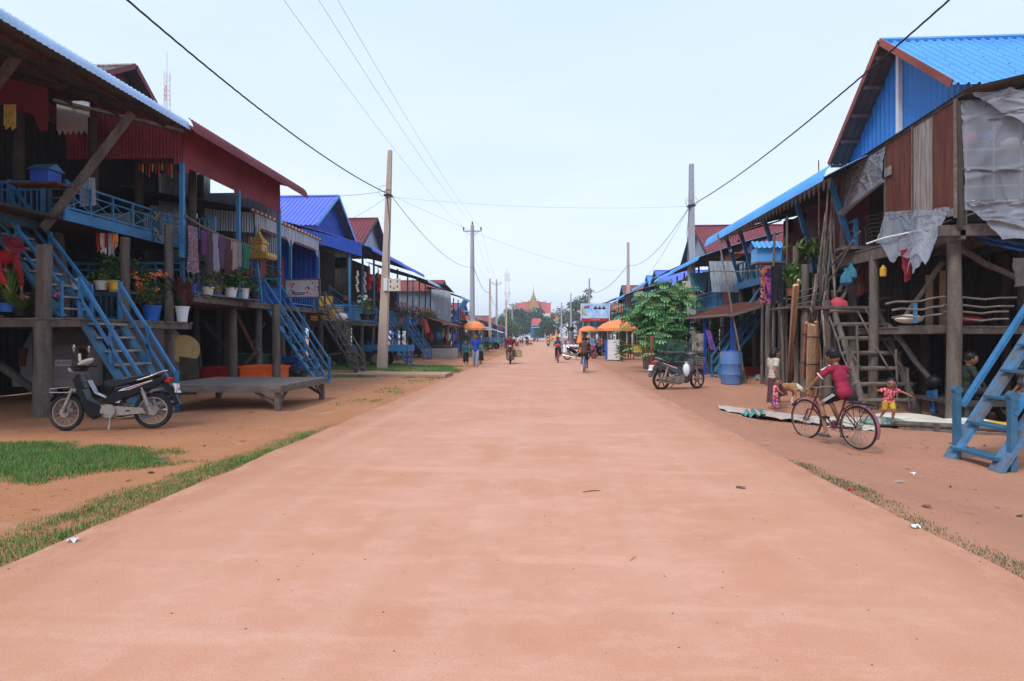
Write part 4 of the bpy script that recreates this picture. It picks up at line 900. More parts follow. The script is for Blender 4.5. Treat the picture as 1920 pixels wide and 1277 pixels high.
# ------------------------------------------------------------------ generic stilt house
def shouse(label, s, x, y0, y1, fz=2.2, ez=5.2, dep=7.0, vd=1.6, hz=None, wmat='inner', vroof='sky', groof=None, gy=None, gez=6.2, grz=8.3, gx=None, gw='deep',
           rmat='blue', pmat='blue', rstyle='picket', rh=.7, over=.8, wood='wood', stair=None, smat='blue', sy=None, curl=.06, side=None, fasc=None, under_light_block=True, name='stilt_house', barge='blue', gz0=0.0, gap=None, pitch=.1, gslope=.3):
    """s: -1 left / +1 right side of the street; x: distance of the deck front from the street axis"""
    X = s * x; B = s * (x + dep); F_ = s * (x + vd); yc = (y0 + y1) / 2
    h = thing(name, label, 'house', (s * (x + dep / 2), yc, gz0))
    lo, hi = (min, max)
    sheet(h, 'verandah_roof', vroof, (F_ + s * 1.2, y0 - .1, ez + (vd + 1.2 + over) * gslope), (F_ + s * 1.2, y1 + .1, ez + (vd + 1.2 + over) * gslope), (X - s * over, y1 + .1, ez), (X - s * over, y0 - .1, ez), pitch, .012, nv=5, curve=curl)
    lip(h, s, X - s * (over - .02), y0 - .1, y1 + .1, ez + .04, vroof, .16, .28, pitch)
    if fasc: sheet(h, 'fascia', fasc, (X - s * over * .6, y0 - .08, ez + .1 + over * .1), (F_, y0 - .08, ez + (vd + over * .7) * gslope), (F_, y0 - .08, ez - .25 + vd * gslope), (X - s * over * .6, y0 - .08, ez - .42), .12, .01, under=fasc)
    deck(h, min(X, B), max(X, B), y0, y1, fz, 'plank', wood, 'x' if y1 - y0 < 7 else 'y')
    n = max(2, int(round((y1 - y0) / 2.2)))
    for i in range(n + 1):
        y = y0 + .12 + (y1 - y0 - .24) * i / n
        post(h, X + s * .15, y, gz0 - .1, fz - .1, .09, wood, bend=.015); post(h, X + s * .12, y, fz, ez + .05, .04, pmat, True)
        post(h, F_ + s * .4, y, gz0 - .1, fz - .1, .1, 'dark', bend=.015)
    if rstyle:
        a, c = y0 + .1, y1 - .1
        if sy is not None: railing(h, (X + s * .06, a, fz), (X + s * .06, sy - .5, fz), rh, rmat, rstyle, .16, .045); railing(h, (X + s * .06, sy + .5, fz), (X + s * .06, c, fz), rh, rmat, rstyle, .16, .045)
        else: railing(h, (X + s * .06, a, fz), (X + s * .06, c, fz), rh, rmat, rstyle, .16, .045)
        railing(h, (X + s * .1, y0 + .06, fz), (F_, y0 + .06, fz), rh, rmat, rstyle, .16, .045)
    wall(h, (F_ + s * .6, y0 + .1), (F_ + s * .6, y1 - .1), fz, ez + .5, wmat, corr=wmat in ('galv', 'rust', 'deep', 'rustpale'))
    dr = part(h, 'door', 'inner', lambda b: b.box((F_ + s * .56, yc + .3, fz + 1.0), (.05, .9, 1.9)))
    wall(h, (F_, y0 + .1), (B, y0 + .1), fz, ez + .4, side or wmat, corr=(side or wmat) in ('galv', 'rust', 'deep', 'rustpale', 'sky'))
    if under_light_block: wall(h, (F_ + s * 2.2, y0 + .1), (F_ + s * 2.2, y1 - .1), gz0 - .05, fz, 'inner', name='undercroft_light_block')  # added back sheet: blocks light under the deck
    if groof:
        g0, g1 = gy or (y0 - .2, y1 + .2); gX = s * (gx if gx else x + vd * .6)
        gable(h, s * (x + dep + 1), gX, g0, g1, gez, grz, groof, gw, .45, barge=barge)
        wall(h, (F_ + s * .3, g0 + .3), (B, g0 + .3), ez - .2, gez, side or wmat, corr=(side or wmat) in ('galv', 'rust', 'deep', 'rustpale', 'sky'), name='upper_wall')
    if sy is not None: stairs(h, (X + s * .05, sy, fz), (X - s * fz * .72, sy, gz0 + .03), (0, .4, 0), 8, smat, smat if smat != 'dark' else 'wood', rmat=smat)
    return h
# left house 3
h3 = shouse('violet blue roofed stilt house with open verandah and red lanterns behind the near left pole', -1, 8.35, 24.6, 30.2, 2.15, 5.35, 8, 2.2, vroof='violet', groof='violet', gy=(24.6, 30.0), gez=6.35, grz=8.25, gx=9.9, gw='deep', sy=28.9, fasc='deep', barge='sky', wmat='inner', gz0=.06)
part(h3, 'side_panel', 'deep', lambda b: b.box((-10.4, 24.5, 4.1), (.9, .08, 3.4)))
railing(h3, (-8.45, 24.62, 2.16), (-10.3, 24.62, 2.16), .62, 'blue', 'rails', w=.04)
stairs(h3, (-10.4, 26.3, 3.1), (-9.3, 27.5, 2.2), (.3, .25, 0), 4, 'blued', 'blued')
for i, (px, py, d, r) in enumerate(((682, 618, 27.5, 1), (692, 522, 28.0, 1), (709, 528, 30.0, 1))):
    p = at(px, py, d)
    if i == 0: continue
    t = thing('lantern', ['', 'round red lantern with tassel hanging left of the concrete pole', 'round red lantern with tassel hanging behind the near left pole'][i], 'lantern', p, 0, 'red lanterns on the left verandah')
    part(t, 'shade', 'redplas', lambda b: b.lathe([(.08, -.22), (.2, -.12), (.24, 0), (.2, .12), (.08, .22)], p, 14, fold=.03, nf=12), True)
    part(t, 'tassel', 'redfl', lambda b: b.lathe([(.02, -.22), (.11, -.3), (.11, -.52)], p, 10), True); part(t, 'cap', 'gold', lambda b: b.lathe([(.08, .22), (.06, .28), (.01, .8)], p, 8))
for i, (px, py, d) in enumerate(((670, 510, 25.5), (684, 512, 26.6))):
    p = at(px, py, d); t = tag(part(None, 'shell_garland', 'cream', lambda b: [b.ell(p + V((.03 * math.sin(k * 2), .03 * math.cos(k * 2), -.12 * k)), (.06, .06, .07), 6) for k in range(8)]) , ['cream shell garland hanging at the corner of the violet roofed verandah', 'yellowish shell garland hanging right of the cream one'][i], 'garland', 'garlands on the left verandah')
for i, (px, py, w_, hh) in enumerate(((607, 590, .95, .4), (605, 562, .7, .55), (628, 590, .6, .62), (640, 592, .5, .3))):
    p = at(px, py, 24.2 + i * .35 + .8)
    t = thing('crate', ['wide yellow crate with red stripes at the bottom of the left stack', 'yellow crate stacked on top of the wide yellow crate', 'narrow yellow crate with red stripes right of the stack', 'low yellow crate beside the white bag'][i], 'crate', p, 0, 'yellow crates on the left deck')
    part(t, 'body', 'yellow', lambda b: b.box((p.x, p.y, 2.17 + hh / 2 if i != 1 else 2.17 + .45 + hh / 2), (w_, .5, hh))); zz = 2.17 + hh * .55 if i != 1 else 2.62 + hh * .2
    part(t, 'stripe', 'redplas', lambda b: (b.box((p.x, p.y - .252, zz), (w_, .01, .05)), b.box((p.x, p.y - .252, zz - .14), (w_, .01, .03)))); part(t, 'lid', 'yellow', lambda b: b.box((p.x, p.y, (2.17 if i != 1 else 2.62) + hh + .03), (w_ + .05, .55, .06)))
p = at(640, 590, 24.0); p.z = 2.3
tag(part(None, 'plastic_sack', 'white', lambda b: b.ell(p, (.26, .2, .16), 12), True), 'crumpled white sack on the deck edge beside the yellow crates', 'sack')
pot('potted_plant', 'white and red flowering plant in a black tub at the violet roofed house corner', aX(683, 592, -7.9) - V((0, 0, .2)), .2, .28, 'black', 'bush', .3, .5, 300, flower='white', nf=10, seed=31)
pot('potted_plant', 'green flowering shrub in a black tub beside the first one at the corner', aX(697, 592, -7.9) - V((0, 0, .2)), .18, .26, 'black', 'bush', .26, .4, 220, flower='redfl', nf=6, seed=32)
for i in range(3): pot('potted_plant', ['small pot plant on the far railing under the violet roof', 'mid pot plant on the railing under the violet roof', 'near pot plant on the railing under the violet roof'][i], V((-9.2 - .55 * i, 26.2 - i * .5, 3.15)), .12, .22, 'clay', 'bush', .14, .16, 50, seed=40 + i)

# left house 4 & 5 and further along the left side
h4 = shouse('blue eaved stilt house with red brown gable roof just behind the near left pole', -1, 8.6, 31.2, 36.6, 2.2, 5.45, 8, 2.0, vroof='violet', groof='redroof', gy=(31.0, 36.6), gez=6.5, grz=8.5, gx=9.9, gw='galv', sy=35.2, barge='under')
h5 = shouse('stilt house with pale blue eave, orange flowers and dark curled awning on the left', -1, 8.5, 37.4, 43.6, 2.3, 5.2, 8, 2.0, vroof='pale', wmat='inner', rstyle='cross')
part(h5, 'side_awning', 'under', lambda b: b.corr((-7.0, 41.5, 5.2), (-7.0, 44.8, 4.9), (-9.6, 44.8, 5.7), (-9.6, 41.5, 5.8), .1, .012), True)
for i, (x, y) in enumerate(((-8.3, 33.0), (-8.25, 36.1), (-8.2, 38.2), (-8.2, 39.6), (-8.2, 40.8), (-8.3, 34.0), (-8.25, 42.9))):
    pot('potted_plant', ['bushy plant on the blue deck right behind the pole', 'tub plant beside the far blue stairs', 'orange flowered plant, nearest under the pale blue eave', 'orange flowered plant, middle one under the pale blue eave', 'orange flowered plant, farthest under the pale blue eave', 'small shrub by the blue railing behind the meter boxes', 'trailing yellow green plant at the far deck corner'][i], (x, y, 2.3), .2, .28, 'bluep' if i % 2 else 'clay', 'bush', .42, .5, 260, ('leaf', 'leafl') if i > 1 else ('leafd', 'leafr'), .12, flower='orange' if 1 < i < 5 else 'pinkfl', nf=14, seed=50 + i)
h6 = shouse('grey corrugated metal walled stilt house with red brown roofs on the left', -1, 7.5, 45.5, 51, 2.4, 4.7, 8, .8, vroof='galv', groof='terra', gy=(45.3, 51.2), gez=5.1, grz=6.2, gx=8.4, gw='galv', side='galv', wmat='galv', rstyle=None, barge='terra')
part(h6, 'front_panel', pm('bright_galvanised', (.52, .60, .68), .5, .2, scale=2, stretch=(5, 5, .4), col2=(.36, .42, .48), fine=.1), lambda b: b.corr((-8.95, 45.2, 5.25), (-7.35, 45.2, 5.1), (-7.35, 45.2, 2.4), (-8.95, 45.2, 2.4), .1, .012), True)
def leanto(label, s, x0, x1, y0, y1, z0, z1, mat='rust', n=3, back='inner', pm_='wood'):
    t = thing('market_stall', label, 'stall', (s * (x0 + x1) / 2, (y0 + y1) / 2, 0), 0, 'lean-to stalls under the houses')
    sheet(t, 'roof', mat, (s * x1, y0, z1), (s * x1, y1, z1), (s * x0, y1, z0), (s * x0, y0, z0), .1, .012)
    for i in range(n):
        y = y0 + .15 + (y1 - y0 - .3) * i / (n - 1); post(t, s * (x0 + .2), y, -.05, z0 + .03, .04, pm_); post(t, s * (x1 - .15), y, -.05, z1 - .05, .05, 'dark')
    wall(t, (s * (x1 - .3), y0), (s * (x1 - .3), y1), 0, z1 - .1, back); return t
lt = leanto('long rusty roofed stall with bags hanging beneath it before the grey metal house', -1, 6.2, 8.3, 38, 44.8, 2.25, 2.9, 'terra', 4)
rg = random.Random(11)
for i in range(9):
    p = V((-rg.uniform(6.5, 7.8), 38.3 + i * .68, rg.uniform(1.2, 1.75)))
    lt_ = part(lt, 'hanging_goods', ['bluep', 'redplas', 'leafl', 'white', 'orange', 'violet'][i % 6], lambda b: (b.ell(p, (.18, .16, .3), 8), b.tube([p, p + V((0, 0, .6))], .01, 4)), True)
part(lt, 'low_wall', 'conc', lambda b: (b.box((-7.0, 37.6, .35), (2.0, .16, .7)), b.box((-6.0, 38.6, .35), (.16, 1.8, .7))))
part(lt, 'counter', 'plank', lambda b: b.box((-7.3, 41.5, .8), (.9, 4, .08)))
h7 = shouse('stilt house with steep slanted blue posts under a low blue tin roof on the left', -1, 9.0, 53, 58.5, 2.3, 4.3, 8, 1.6, vroof='violet', groof='terra', gy=(53, 58.5), gez=4.9, grz=6.3, gx=10.4, gw='rust', rstyle='cross', barge='terra', sy=None)
for i in range(4): strut(h7, (-8.9, 53.4 + i * .8, 2.6), (-7.6, 54.6 + i * .8, 5.0), .07, 'blue')
h8 = shouse('weathered stilt house with red gable beyond the slanted blue posts on the left', -1, 9.3, 60.5, 66, 2.3, 4.3, 8, 1.6, vroof='sky', groof='terra', gy=(60.5, 66), gez=4.9, grz=6.3, gx=10.6, gw='white', rstyle='picket', barge='white')
h9 = shouse('grey tin sided house with white panel gable behind the far timber pole on the left', -1, 9.6, 74, 81, 2.1, 4.0, 8, 1.4, vroof='galv', groof='terra', gy=(74, 81), gez=4.5, grz=6.0, gx=10.6, gw='white', side='galv', wmat='white', rstyle='rails', barge='terra')
h10 = shouse('low pale blue sided house near the far end of the left row', -1, 9.4, 90, 100, 2.0, 3.7, 8, 1.2, vroof='redroof', wmat='pale', side='pale', rstyle='rails')
h11 = shouse('dark open fronted stilt house, last but one at the far left', -1, 9.8, 108, 118, 2.0, 3.7, 8, 1.4, vroof='galv', groof='terra', gy=(108, 117), gez=4.3, grz=5.6, gx=10.6, gw='galv', rstyle='rails', barge='terra')
h12 = shouse('small far left house with blue eave by the trees at the street end', -1, 10, 130, 142, 2.0, 3.8, 8, 1.4, vroof='sky', groof='redroof', gy=(130, 142), gez=4.4, grz=5.8, gx=11, gw='galv', rstyle='rails')
leanto('white awning stall beside the orange umbrella on the left', -1, 5.6, 8.6, 54.5, 60, 2.15, 3.0, 'white', 3)
leanto('grey tin stall with white edge near the blue trailer on the left', -1, 6.2, 9.2, 68, 78, 2.3, 3.1, 'galv', 4)
leanto('low pale awning stall beyond the blue trailer on the left', -1, 6.2, 9.0, 83, 93, 2.1, 3.0, 'pale', 4)
# ------------------------------------------------------------------ right house 1: blue gable, rusty sheets and plastic sheeting
def plastic(name, col, alpha, col2):
    m = pm(name, col, .28, scale=1.4, stretch=(1, 1, .5), col2=col2, spec=.6, bump=.08, bscale=10); bs = m.node_tree.nodes['Principled BSDF']; bs.inputs['Alpha'].default_value = alpha; return m
plas = plastic('clear_plastic_sheet', (.42, .45, .52), .28, (.28, .31, .36)); plas2 = plastic('milky_plastic_sheet', (.40, .43, .49), .42, (.26, .28, .32))
tarp = pm('blue_tarpaulin', (.03, .11, .34), .5, var=.3, scale=4)
h = thing('stilt_house', 'tall near right stilt house with blue gable roof, rusty sheets and plastic sheeting', 'house', (10.5, 13.5, -.25))
gable(h, 17, 8.0, 11.75, 16.65, 6.42, 8.5, 'sky', pm('gable_blue', (.03, .2, .58), .45, var=.2, scale=1), .5, barge='terra', pitch=.2, ez1=6.3, amp=.022)
part(h, 'gable_post', 'white', lambda b: b.beam((8.44, 14.2, 5.9), (8.44, 14.2, 8.2), .1, .1, (0, 1, 0)))
part(h, 'purlin', 'wood', lambda b: [b.beam((8.02, 14.4 + i * .55, 8.2 - i * .49), (8.5, 14.4 + i * .55, 8.2 - i * .49), .05, .08) for i in range(5)])
part(h, 'screws', 'dark', lambda b: [b.ell((8.3 + i * .4 + .2 * (j % 2), 14.2 - .35 - j * .42, 8.5 - (.35 + j * .42) * .849 + .03), (.016, .016, .012), 6) for i in range(14) for j in range(5)])
part(h, 'eave_frame', 'dark', lambda b: (b.beam((7.8, 11.1, 5.98), (7.85, 15.6, 5.78), .06, .07), b.beam((7.8, 11.32, 5.9), (7.85, 11.32, 3.5), .08, .08)))
sheet(h, 'lean_roof', 'dark', (9.2, 11.0, 6.35), (9.2, 15.6, 6.25), (7.75, 15.6, 5.82), (7.75, 11.0, 6.02), .1, .01)
def zt(y): return 5.98 - (y - 11.1) * .045
for i, (y0, y1, mt, zb) in enumerate(((11.35, 12.0, 'rust', 3.74), (12.0, 12.6, 'rustpale', 3.9), (12.6, 13.2, 'rust', 4.02), (13.2, 13.62, 'rust', 4.2))):
    part(h, 'wall_sheet', mt, lambda b: b.corr((7.8 + .006 * i, y0 - .03, zb), (7.8 + .006 * i, y1 + .03, zb + .1), (7.8 + .006 * i, y1 + .03, zt(y1)), (7.8 + .006 * i, y0 - .03, zt(y0)), .08, .009), True)
part(h, 'wall_patch', 'rustpale', lambda b: b.quad((7.77, 13.35, 5.1), (7.77, 13.62, 5.1), (7.77, 13.62, 5.3), (7.77, 13.35, 5.3), .01))
part(h, 'wall_patch', 'rustpale', lambda b: b.quad((7.77, 11.38, 3.76), (7.77, 11.98, 3.76), (7.77, 11.98, 3.94), (7.77, 11.38, 3.9), .01))
part(h, 'wall_batten', 'plank', lambda b: (b.beam((7.76, 11.33, 3.7), (7.76, 11.33, 5.95), .05, .04), b.beam((7.76, 12.62, 4.0), (7.76, 12.62, 5.9), .015, .02)))
part(h, 'plastic_screen', plas2, lambda b: b.cloth((7.8, 13.65, 5.82), (7.8, 15.35, 5.76), (7.72, 15.3, 4.75), (7.75, 13.65, 5.0), 60, 40, .03, 1.4, 0, 2.0, .003, 0, 1.0), True)
part(h, 'plastic_roll', plas2, lambda b: b.tube([(7.72, 15.4, 4.68), (7.7, 14.8, 4.78), (7.7, 14.2, 4.9), (7.72, 13.6, 5.02)], [.10, .07, .06, .05], 8), True)
part(h, 'plastic_drape', plas, lambda b: b.cloth((7.78, 11.5, 3.95), (7.78, 13.6, 4.3), (7.5, 13.5, 3.45), (7.45, 11.7, 2.9), 70, 60, .055, 1.3, 0, 7.0, .003, .35, .6), True)
part(h, 'plastic_drape', plas2, lambda b: b.cloth((7.7, 11.5, 3.8), (7.7, 12.3, 3.9), (7.45, 12.3, 2.75), (7.5, 11.7, 3.0), 40, 40, .05, 1.3, 0, 17.0, .003, .35, .6), True)
part(h, 'plastic_wall', plas, lambda b: b.cloth((7.82, 11.28, 5.9), (14, 11.28, 6.3), (14, 11.15, 3.3), (7.85, 11.2, 3.85), 170, 80, .055, 2.2, 0, 4.0, .003, .35, 1.1), True)
part(h, 'plastic_wall', plas2, lambda b: b.cloth((7.85, 11.18, 4.0), (14, 11.18, 4.0), (14, 11.0, 2.7), (8.4, 11.05, 3.2), 170, 40, .06, 2.5, 0, 14.0, .003, .5, 1.1), True)
part(h, 'plastic_wall', plas2, lambda b: b.cloth((7.9, 11.2, 6.0), (14, 11.2, 6.4), (14, 11.1, 5.3), (8.9, 11.1, 5.35), 170, 40, .07, 2.5, 0, 24.0, .003, .45, .9), True)
def latt(b):
    for z in (3.9, 4.3, 4.65, 5.0, 5.75): b.beam((7.9, 11.42, z), (14, 11.42, z + .1), .06, .05)
    for i in range(12): b.beam((8.0 + i * .5, 11.4, 3.6), (8.0 + i * .5, 11.4, 5.9), .03, .03)
part(h, 'wall_frame', 'plank', latt)
part(h, 'wall_boards', 'inner', lambda b: (b.box((11.2, 11.75, 4.15), (6.4, .04, .9)), b.box((11.2, 12.6, 4.8), (6.4, .04, 2.6))))
rg = random.Random(2)
for i in range(9):
    p = V((8.15 + i * .42, 11.6, 5.2 + rg.uniform(-.05, .1))); tag(part(None, 'clothes_bundle', [pm('magenta_cloth', (.5, .03, .2), .8), tarp, 'cream', 'bluep', 'galv', 'terra', 'violet', 'cream', 'bluep'][i], lambda b: b.ell(p, (.2, .14, .13), 10), True), ['magenta', 'dark blue', 'cream', 'blue', 'grey', 'brick red', 'violet', 'pale', 'far blue'][i] + ' bundle stored behind the plastic wall of the right house', 'bundle', 'bundles behind the plastic wall')
deck(h, 7.9, 14, 11.5, 16.4, 3.62, 'plank', 'wood'); part(h, 'corner_beam', 'wood', lambda b: (b.beam((7.55, 11.45, 3.48), (8.9, 11.45, 3.48), .1, .2), b.beam((7.95, 11.4, 3.4), (7.95, 16, 3.4), .1, .18)))
deck(h, 8.0, 14, 12.3, 15.2, 1.68, 'plank', 'wood', 'y'); part(h, 'front_beam', 'wood', lambda b: b.beam((7.2, 12.1, 1.6), (8.3, 12.25, 1.62), .1, .16))
for (x, y, z1, r) in ((8.0, 11.75, 3.4, .125), (9.05, 10.5, 3.3, .15), (7.95, 14.4, 3.4, .11), (8.3, 16.0, 3.4, .1), (10, 12.6, 3.5, .12), (10, 15.8, 3.5, .12), (12, 12.6, 3.5, .12), (12.4, 15.8, 3.5, .12), (9.6, 14.2, 3.4, .1), (11, 14.4, 3.4, .1), (13, 11.7, 3.5, .13)):
    post(h, x, y, -.35, z1, r, 'wood' if x < 9.2 else 'dark', bend=.02, name='post')
post(h, 7.85, 15.6, 3.6, 5.7, .08, 'wood'); post(h, 7.9, 13.7, 3.6, 5.6, .09, 'wood')
strut(h, at(1762, 446, 11.9), at(1906, 524, 11.5), .065, 'wood', False); strut(h, at(1768, 492, 12.3), at(1698, 592, 12.6), .05, 'wood', False)
strut(h, at(1668, 612, 13.6), at(1752, 722, 12.6), .06, 'wood', False); strut(h, at(1668, 560, 14.4), at(1628, 560, 14.4), .03, 'wood', False)
strut(h, at(1785, 505, 11.4), at(1776, 762, 11.4), .03, 'plank', False, 'leaning_stick')
rails = [((1660, 570), (1770, 558)), ((1765, 558), (1905, 560)), ((1672, 582), (1768, 576)), ((1768, 572), (1900, 576)), ((1672, 596), (1766, 591)), ((1770, 585), (1890, 586)), ((1770, 598), (1890, 600))]
for a, c in rails: strut(h, at(a[0], a[1], 11.6), at(c[0], c[1], 11.2), .022, 'plank', False, 'branch_rail')
part(h, 'blue_stay', 'blue', lambda b: b.beam(at(1716, 568, 11.9), at(1716, 606, 11.9), .06, .05))
part(h, 'tarp_drape', tarp, lambda b: b.cloth((8.1, 11.5, 3.45), (11, 11.3, 3.55), (10.6, 11.5, 2.9), (8.6, 11.6, 3.2), 24, 12, .2, 4, .28, 5, .004), True)
wall(h, (13.6, 11.4), (13.6, 16.5), -.3, 3.6, 'inner', name='undercroft_light_block'); wall(h, (8.6, 16.3), (14, 16.3), -.3, 3.6, 'inner', name='undercroft_light_block')  # both added to block light behind and beside the undercroft
wall(h, (8.4, 15.2), (12.8, 15.2), 1.7, 3.5, 'inner', corr=True, name='back_wall'); wall(h, (7.95, 15.9), (7.95, 16.4), 3.7, 5.8, 'redfas'); wall(h, (8.9, 12.6), (8.9, 16.3), 3.6, 6.2, 'inner')
stairs(h, (7.95, 15.2, 2.2), (7.75, 13.3, -.25), (.58, .05, 0), 7, 'wood', 'plank', False, log=True, name='log_ladder')
stairs(h, (8.6, 15.9, 3.95), (7.55, 15.5, 2.2), (.05, .3, 0), 6, 'wood', 'wood', False, sw=.12, name='upper_ladder')
for a, c in (((1607, 582), (1664, 690)), ((1620, 575), (1690, 690)), ((1555, 594), (1592, 700)), ((1563, 598), (1612, 690)), ((1545, 545), (1600, 452)), ((1558, 500), (1612, 436))):
    strut(h, at(a[0], a[1], 14.6), at(c[0], c[1], 13.4), .022, 'wood', False, 'ladder_rail')
for (px, y0, y1, d) in ((1588, 637, 735, 13.6), (1607, 610, 745, 13.4), (1680, 655, 768, 13.2), (1702, 690, 768, 12.9)): strut(h, at(px, y0, d), at(px + 3, y1, d), .028, 'wood', False, 'ladder_stay')
for i in range(7): strut(h, at(1622 + i * 1.5, 408 + i * 7.5, 14.9), at(1664, 396 + i * 7.8, 14.6), .02, 'wood', False, 'branch_rail')
for i in range(6): strut(h, at(1600 + i * 11, 425 + (i % 2) * 5, 14.9), at(1603 + i * 11, 462, 14.9), .016, 'wood', False, 'branch_stake')
part(h, 'landing', 'wood', lambda b: b.box((8.2, 15.3, 3.72), (1.2, .5, .08))); part(h, 'mid_platform', 'wood', lambda b: b.box((7.75, 15.35, 2.2), (1.3, .7, .07)))
strut(h, at(1625, 457, 13.0), at(1826, 402, 11.0), .018, 'white', False, 'long_pole')
tag(part(None, 'hanging_cloth', pm('maroon_cloth', (.22, .012, .03), .8), lambda b: b.cloth(at(1688, 470, 12), at(1712, 462, 12), at(1708, 522, 12), at(1696, 530, 12), 8, 12, .08, 3, 0, 3, .01), True), 'maroon cloth hanging below the plastic sheeting on the right house', 'clothes')
tag(part(None, 'hanging_cloth', pm('grey_trousers', (.1, .085, .085), .8), lambda b: b.cloth(at(1899, 484, 10), at(1922, 484, 10), at(1924, 535, 10), at(1901, 538, 10), 8, 12, .05, 3, 0, 8, .01), True), 'grey brown cloth hung on the thick post at the right edge', 'clothes')
tag(part(None, 'jerry_can', 'yellow', lambda b: b.lathe([(.04, 0), (.07, .02), (.07, .2), (.03, .24), (.03, .27)], at(1656, 519, 13.5), 10), True), 'small yellow can hanging under the right house floor', 'container')
tag(part(None, 'basket', 'wood', lambda b: b.lathe([(.2, 0), (.3, .08), (.36, .2), (.34, .2), (.28, .09)], at(1590, 591, 15.1), 18, fold=.02, nf=18), True), 'round woven basket on the mid platform behind the log ladder', 'basket')
tag(part(None, 'plastic_bag', pm('pink_plastic', (.6, .08, .12), .4), lambda b: b.lathe([(.1, 0), (.24, .1), (.22, .3), (.06, .42)], at(1572, 588, 14.9), 12, fold=.08, nf=5), True), 'pink plastic bag beside the basket on the mid platform', 'bag')
tag(part(None, 'fishing_net', pm('rust_red_net', (.17, .045, .04), .9), lambda b: b.cloth(at(1602, 488, 15), at(1636, 492, 15), at(1630, 545, 15), at(1604, 560, 15), 8, 10, .1, 3, 0, 2, .01), True), 'rust red fishing net hanging above the log ladder', 'net')
for i, (px, py) in enumerate(((1587, 520), (1596, 510))): tag(part(None, 'plastic_bag', pm('light_blue_plastic', (.05, .2, .3), .4), lambda b: b.lathe([(.04, -.22), (.13, -.14), (.11, .04), (.04, .16), (.06, .24)], at(px, py, 14.7), 14, fold=.14, nf=5), True), ['lower light blue bag hanging left of the red net', 'upper light blue bag hanging left of the red net'][i], 'bag')
tag(part(None, 'rice_sack', 'cream', lambda b: b.ell(at(1704, 598, 12.4) , (.28, .2, .1), 14), True), 'pale rice sack lying on the lower right deck', 'sack')
tag(part(None, 'folded_cloth', 'redplas', lambda b: b.ell(at(1815, 600, 12.6), (.35, .2, .09), 12), True), 'red cloth heap on the lower right deck', 'clothes')

# blue stairs at the right edge (their own thing: they lead to a house outside the picture)
t = thing('blue_staircase', 'steep worn blue wooden staircase at the right edge with round topped newels', 'staircase', (5.9, 8.2, -.3))
stairs(t, (8.1, 8.2, 3.35), (5.8, 8.2, -.34), (0, .42, 0), 10, pm('blue_stringer', (.06, .22, .42), .6, scale=4, col2=(.12, .11, .1), bump=.2, fine=.15), 'blued', False, sw=.22)
for y, s_ in ((8.66, 1), (7.74, -1)):
    part(t, 'newel', 'blued', lambda b: (b.box((6.0 - (s_ > 0) * .05, y, .17), (.08, .075, .98)), b.tube([(6.0 - (s_ > 0) * .05, y - .045, .69), (6.0 - (s_ > 0) * .05, y + .045, .69)], .058, 14)))
    part(t, 'handrail', 'blue', lambda b: b.beam((6.02, y, .45), (8.35, y, 4.2), .05, .09, (0, 1, 0))); part(t, 'lower_rail', 'blue', lambda b: b.beam((6.5, y, .62), (8.3, y, 3.5), .04, .08, (0, 1, 0)))
post(t, 7.4, 8.7, -.35, 2.6, .06, 'wood', True)

# sacks and mats spread on the ground, log edge
t = tag(part(None, 'log_edge', 'wood', lambda b: (b.tube([(6.6, 11.35, -.19), (7.6, 10.9, -.18), (8.8, 10.3, -.19), (9.6, 9.9, -.2)], .055, 8), b.tube([(6.7, 11.3, -.28), (8.4, 10.4, -.28)], .04, 8), b.box((7.2, 11.0, -.24), (.08, .08, .2)), b.box((8.4, 10.4, -.24), (.08, .08, .2)))), 'long log edging beneath the pale sacks on the ground', 'log')
for i, (px, py, w_, dd, rz) in enumerate(((1700, 783, 1.25, 11.6, -.2), (1760, 800, 1.3, 11.0, -.25), (1830, 796, 1.2, 11.0, -.2), (1655, 795, .8, 11.3, -.3), (1880, 806, .9, 10.7, -.2))):
    p = at(px, py, dd); p.z = max(p.z, -.2); rot = Matrix.Rotation(rz - .3, 3, 'Z')
    b = MB(); b.ell(p, (w_ / 2, .32, .085), 18, rot)
    for q in range(len(b.v)): v = b.v[q]; v.z += .03 * noise.noise(v * 4); 
    tag(b.build('rice_sack', ['cream', 'cream', 'white', patmat('teal_weave', (.12, .25, .22), (.3, .35, .3), None, 12), 'yellow'][i], org=p, smooth=True), ['flat pale sack laid at the foot of the log ladder', 'large pale sack in the middle of the log edging', 'white and green printed sack behind the blue newel', 'teal green sack under the running toddler', 'yellow sack seen between the blue stair treads'][i], 'sack', 'sacks laid on the ground')
def mat_(name, label, pts, mt, amp=.02, seed=0.0, cat='mat'):
    a, b_, c, d = [aG(px, py, EYE + .27) for px, py in pts]
    for q in (a, b_, c, d): q.z = gz(q.x, q.y) + .02
    o = MB(); o.cloth(a, b_, c, d, 26, 10, amp, 5, 0, seed, .004)
    for v in o.v: v.z = max(v.z, gz(v.x, v.y) + .008)
    tag(o.build(name, mt, org=(a + c) / 2, smooth=True), label, cat, 'plastic mats spread on the right dirt'); return o
mat_('ground_mat', 'pale crumpled plastic mat on dirt behind the bicycle wheel', ((1345, 768), (1500, 776), (1560, 800), (1350, 781)), pm('white_dusty_plastic', (.55, .48, .42), .7, col2=(.42, .3, .24), scale=3), .05, 3)
mat_('ground_mat', 'white mat strip between the bicycle wheels and ladder', ((1500, 778), (1640, 786), (1640, 806), (1550, 800)), 'cream', .04, 5)
tag(part(None, 'folded_net', pm('teal_cloth', (.10, .30, .27), .85), lambda b: b.cloth(aG(1388, 772, 1.72), aG(1432, 766, 1.70), aG(1436, 780, 1.6), aG(1392, 778, 1.6), 16, 10, .12, 3, 0, 2, .01), True), 'teal green net heap on the pale mat near the mother', 'net')
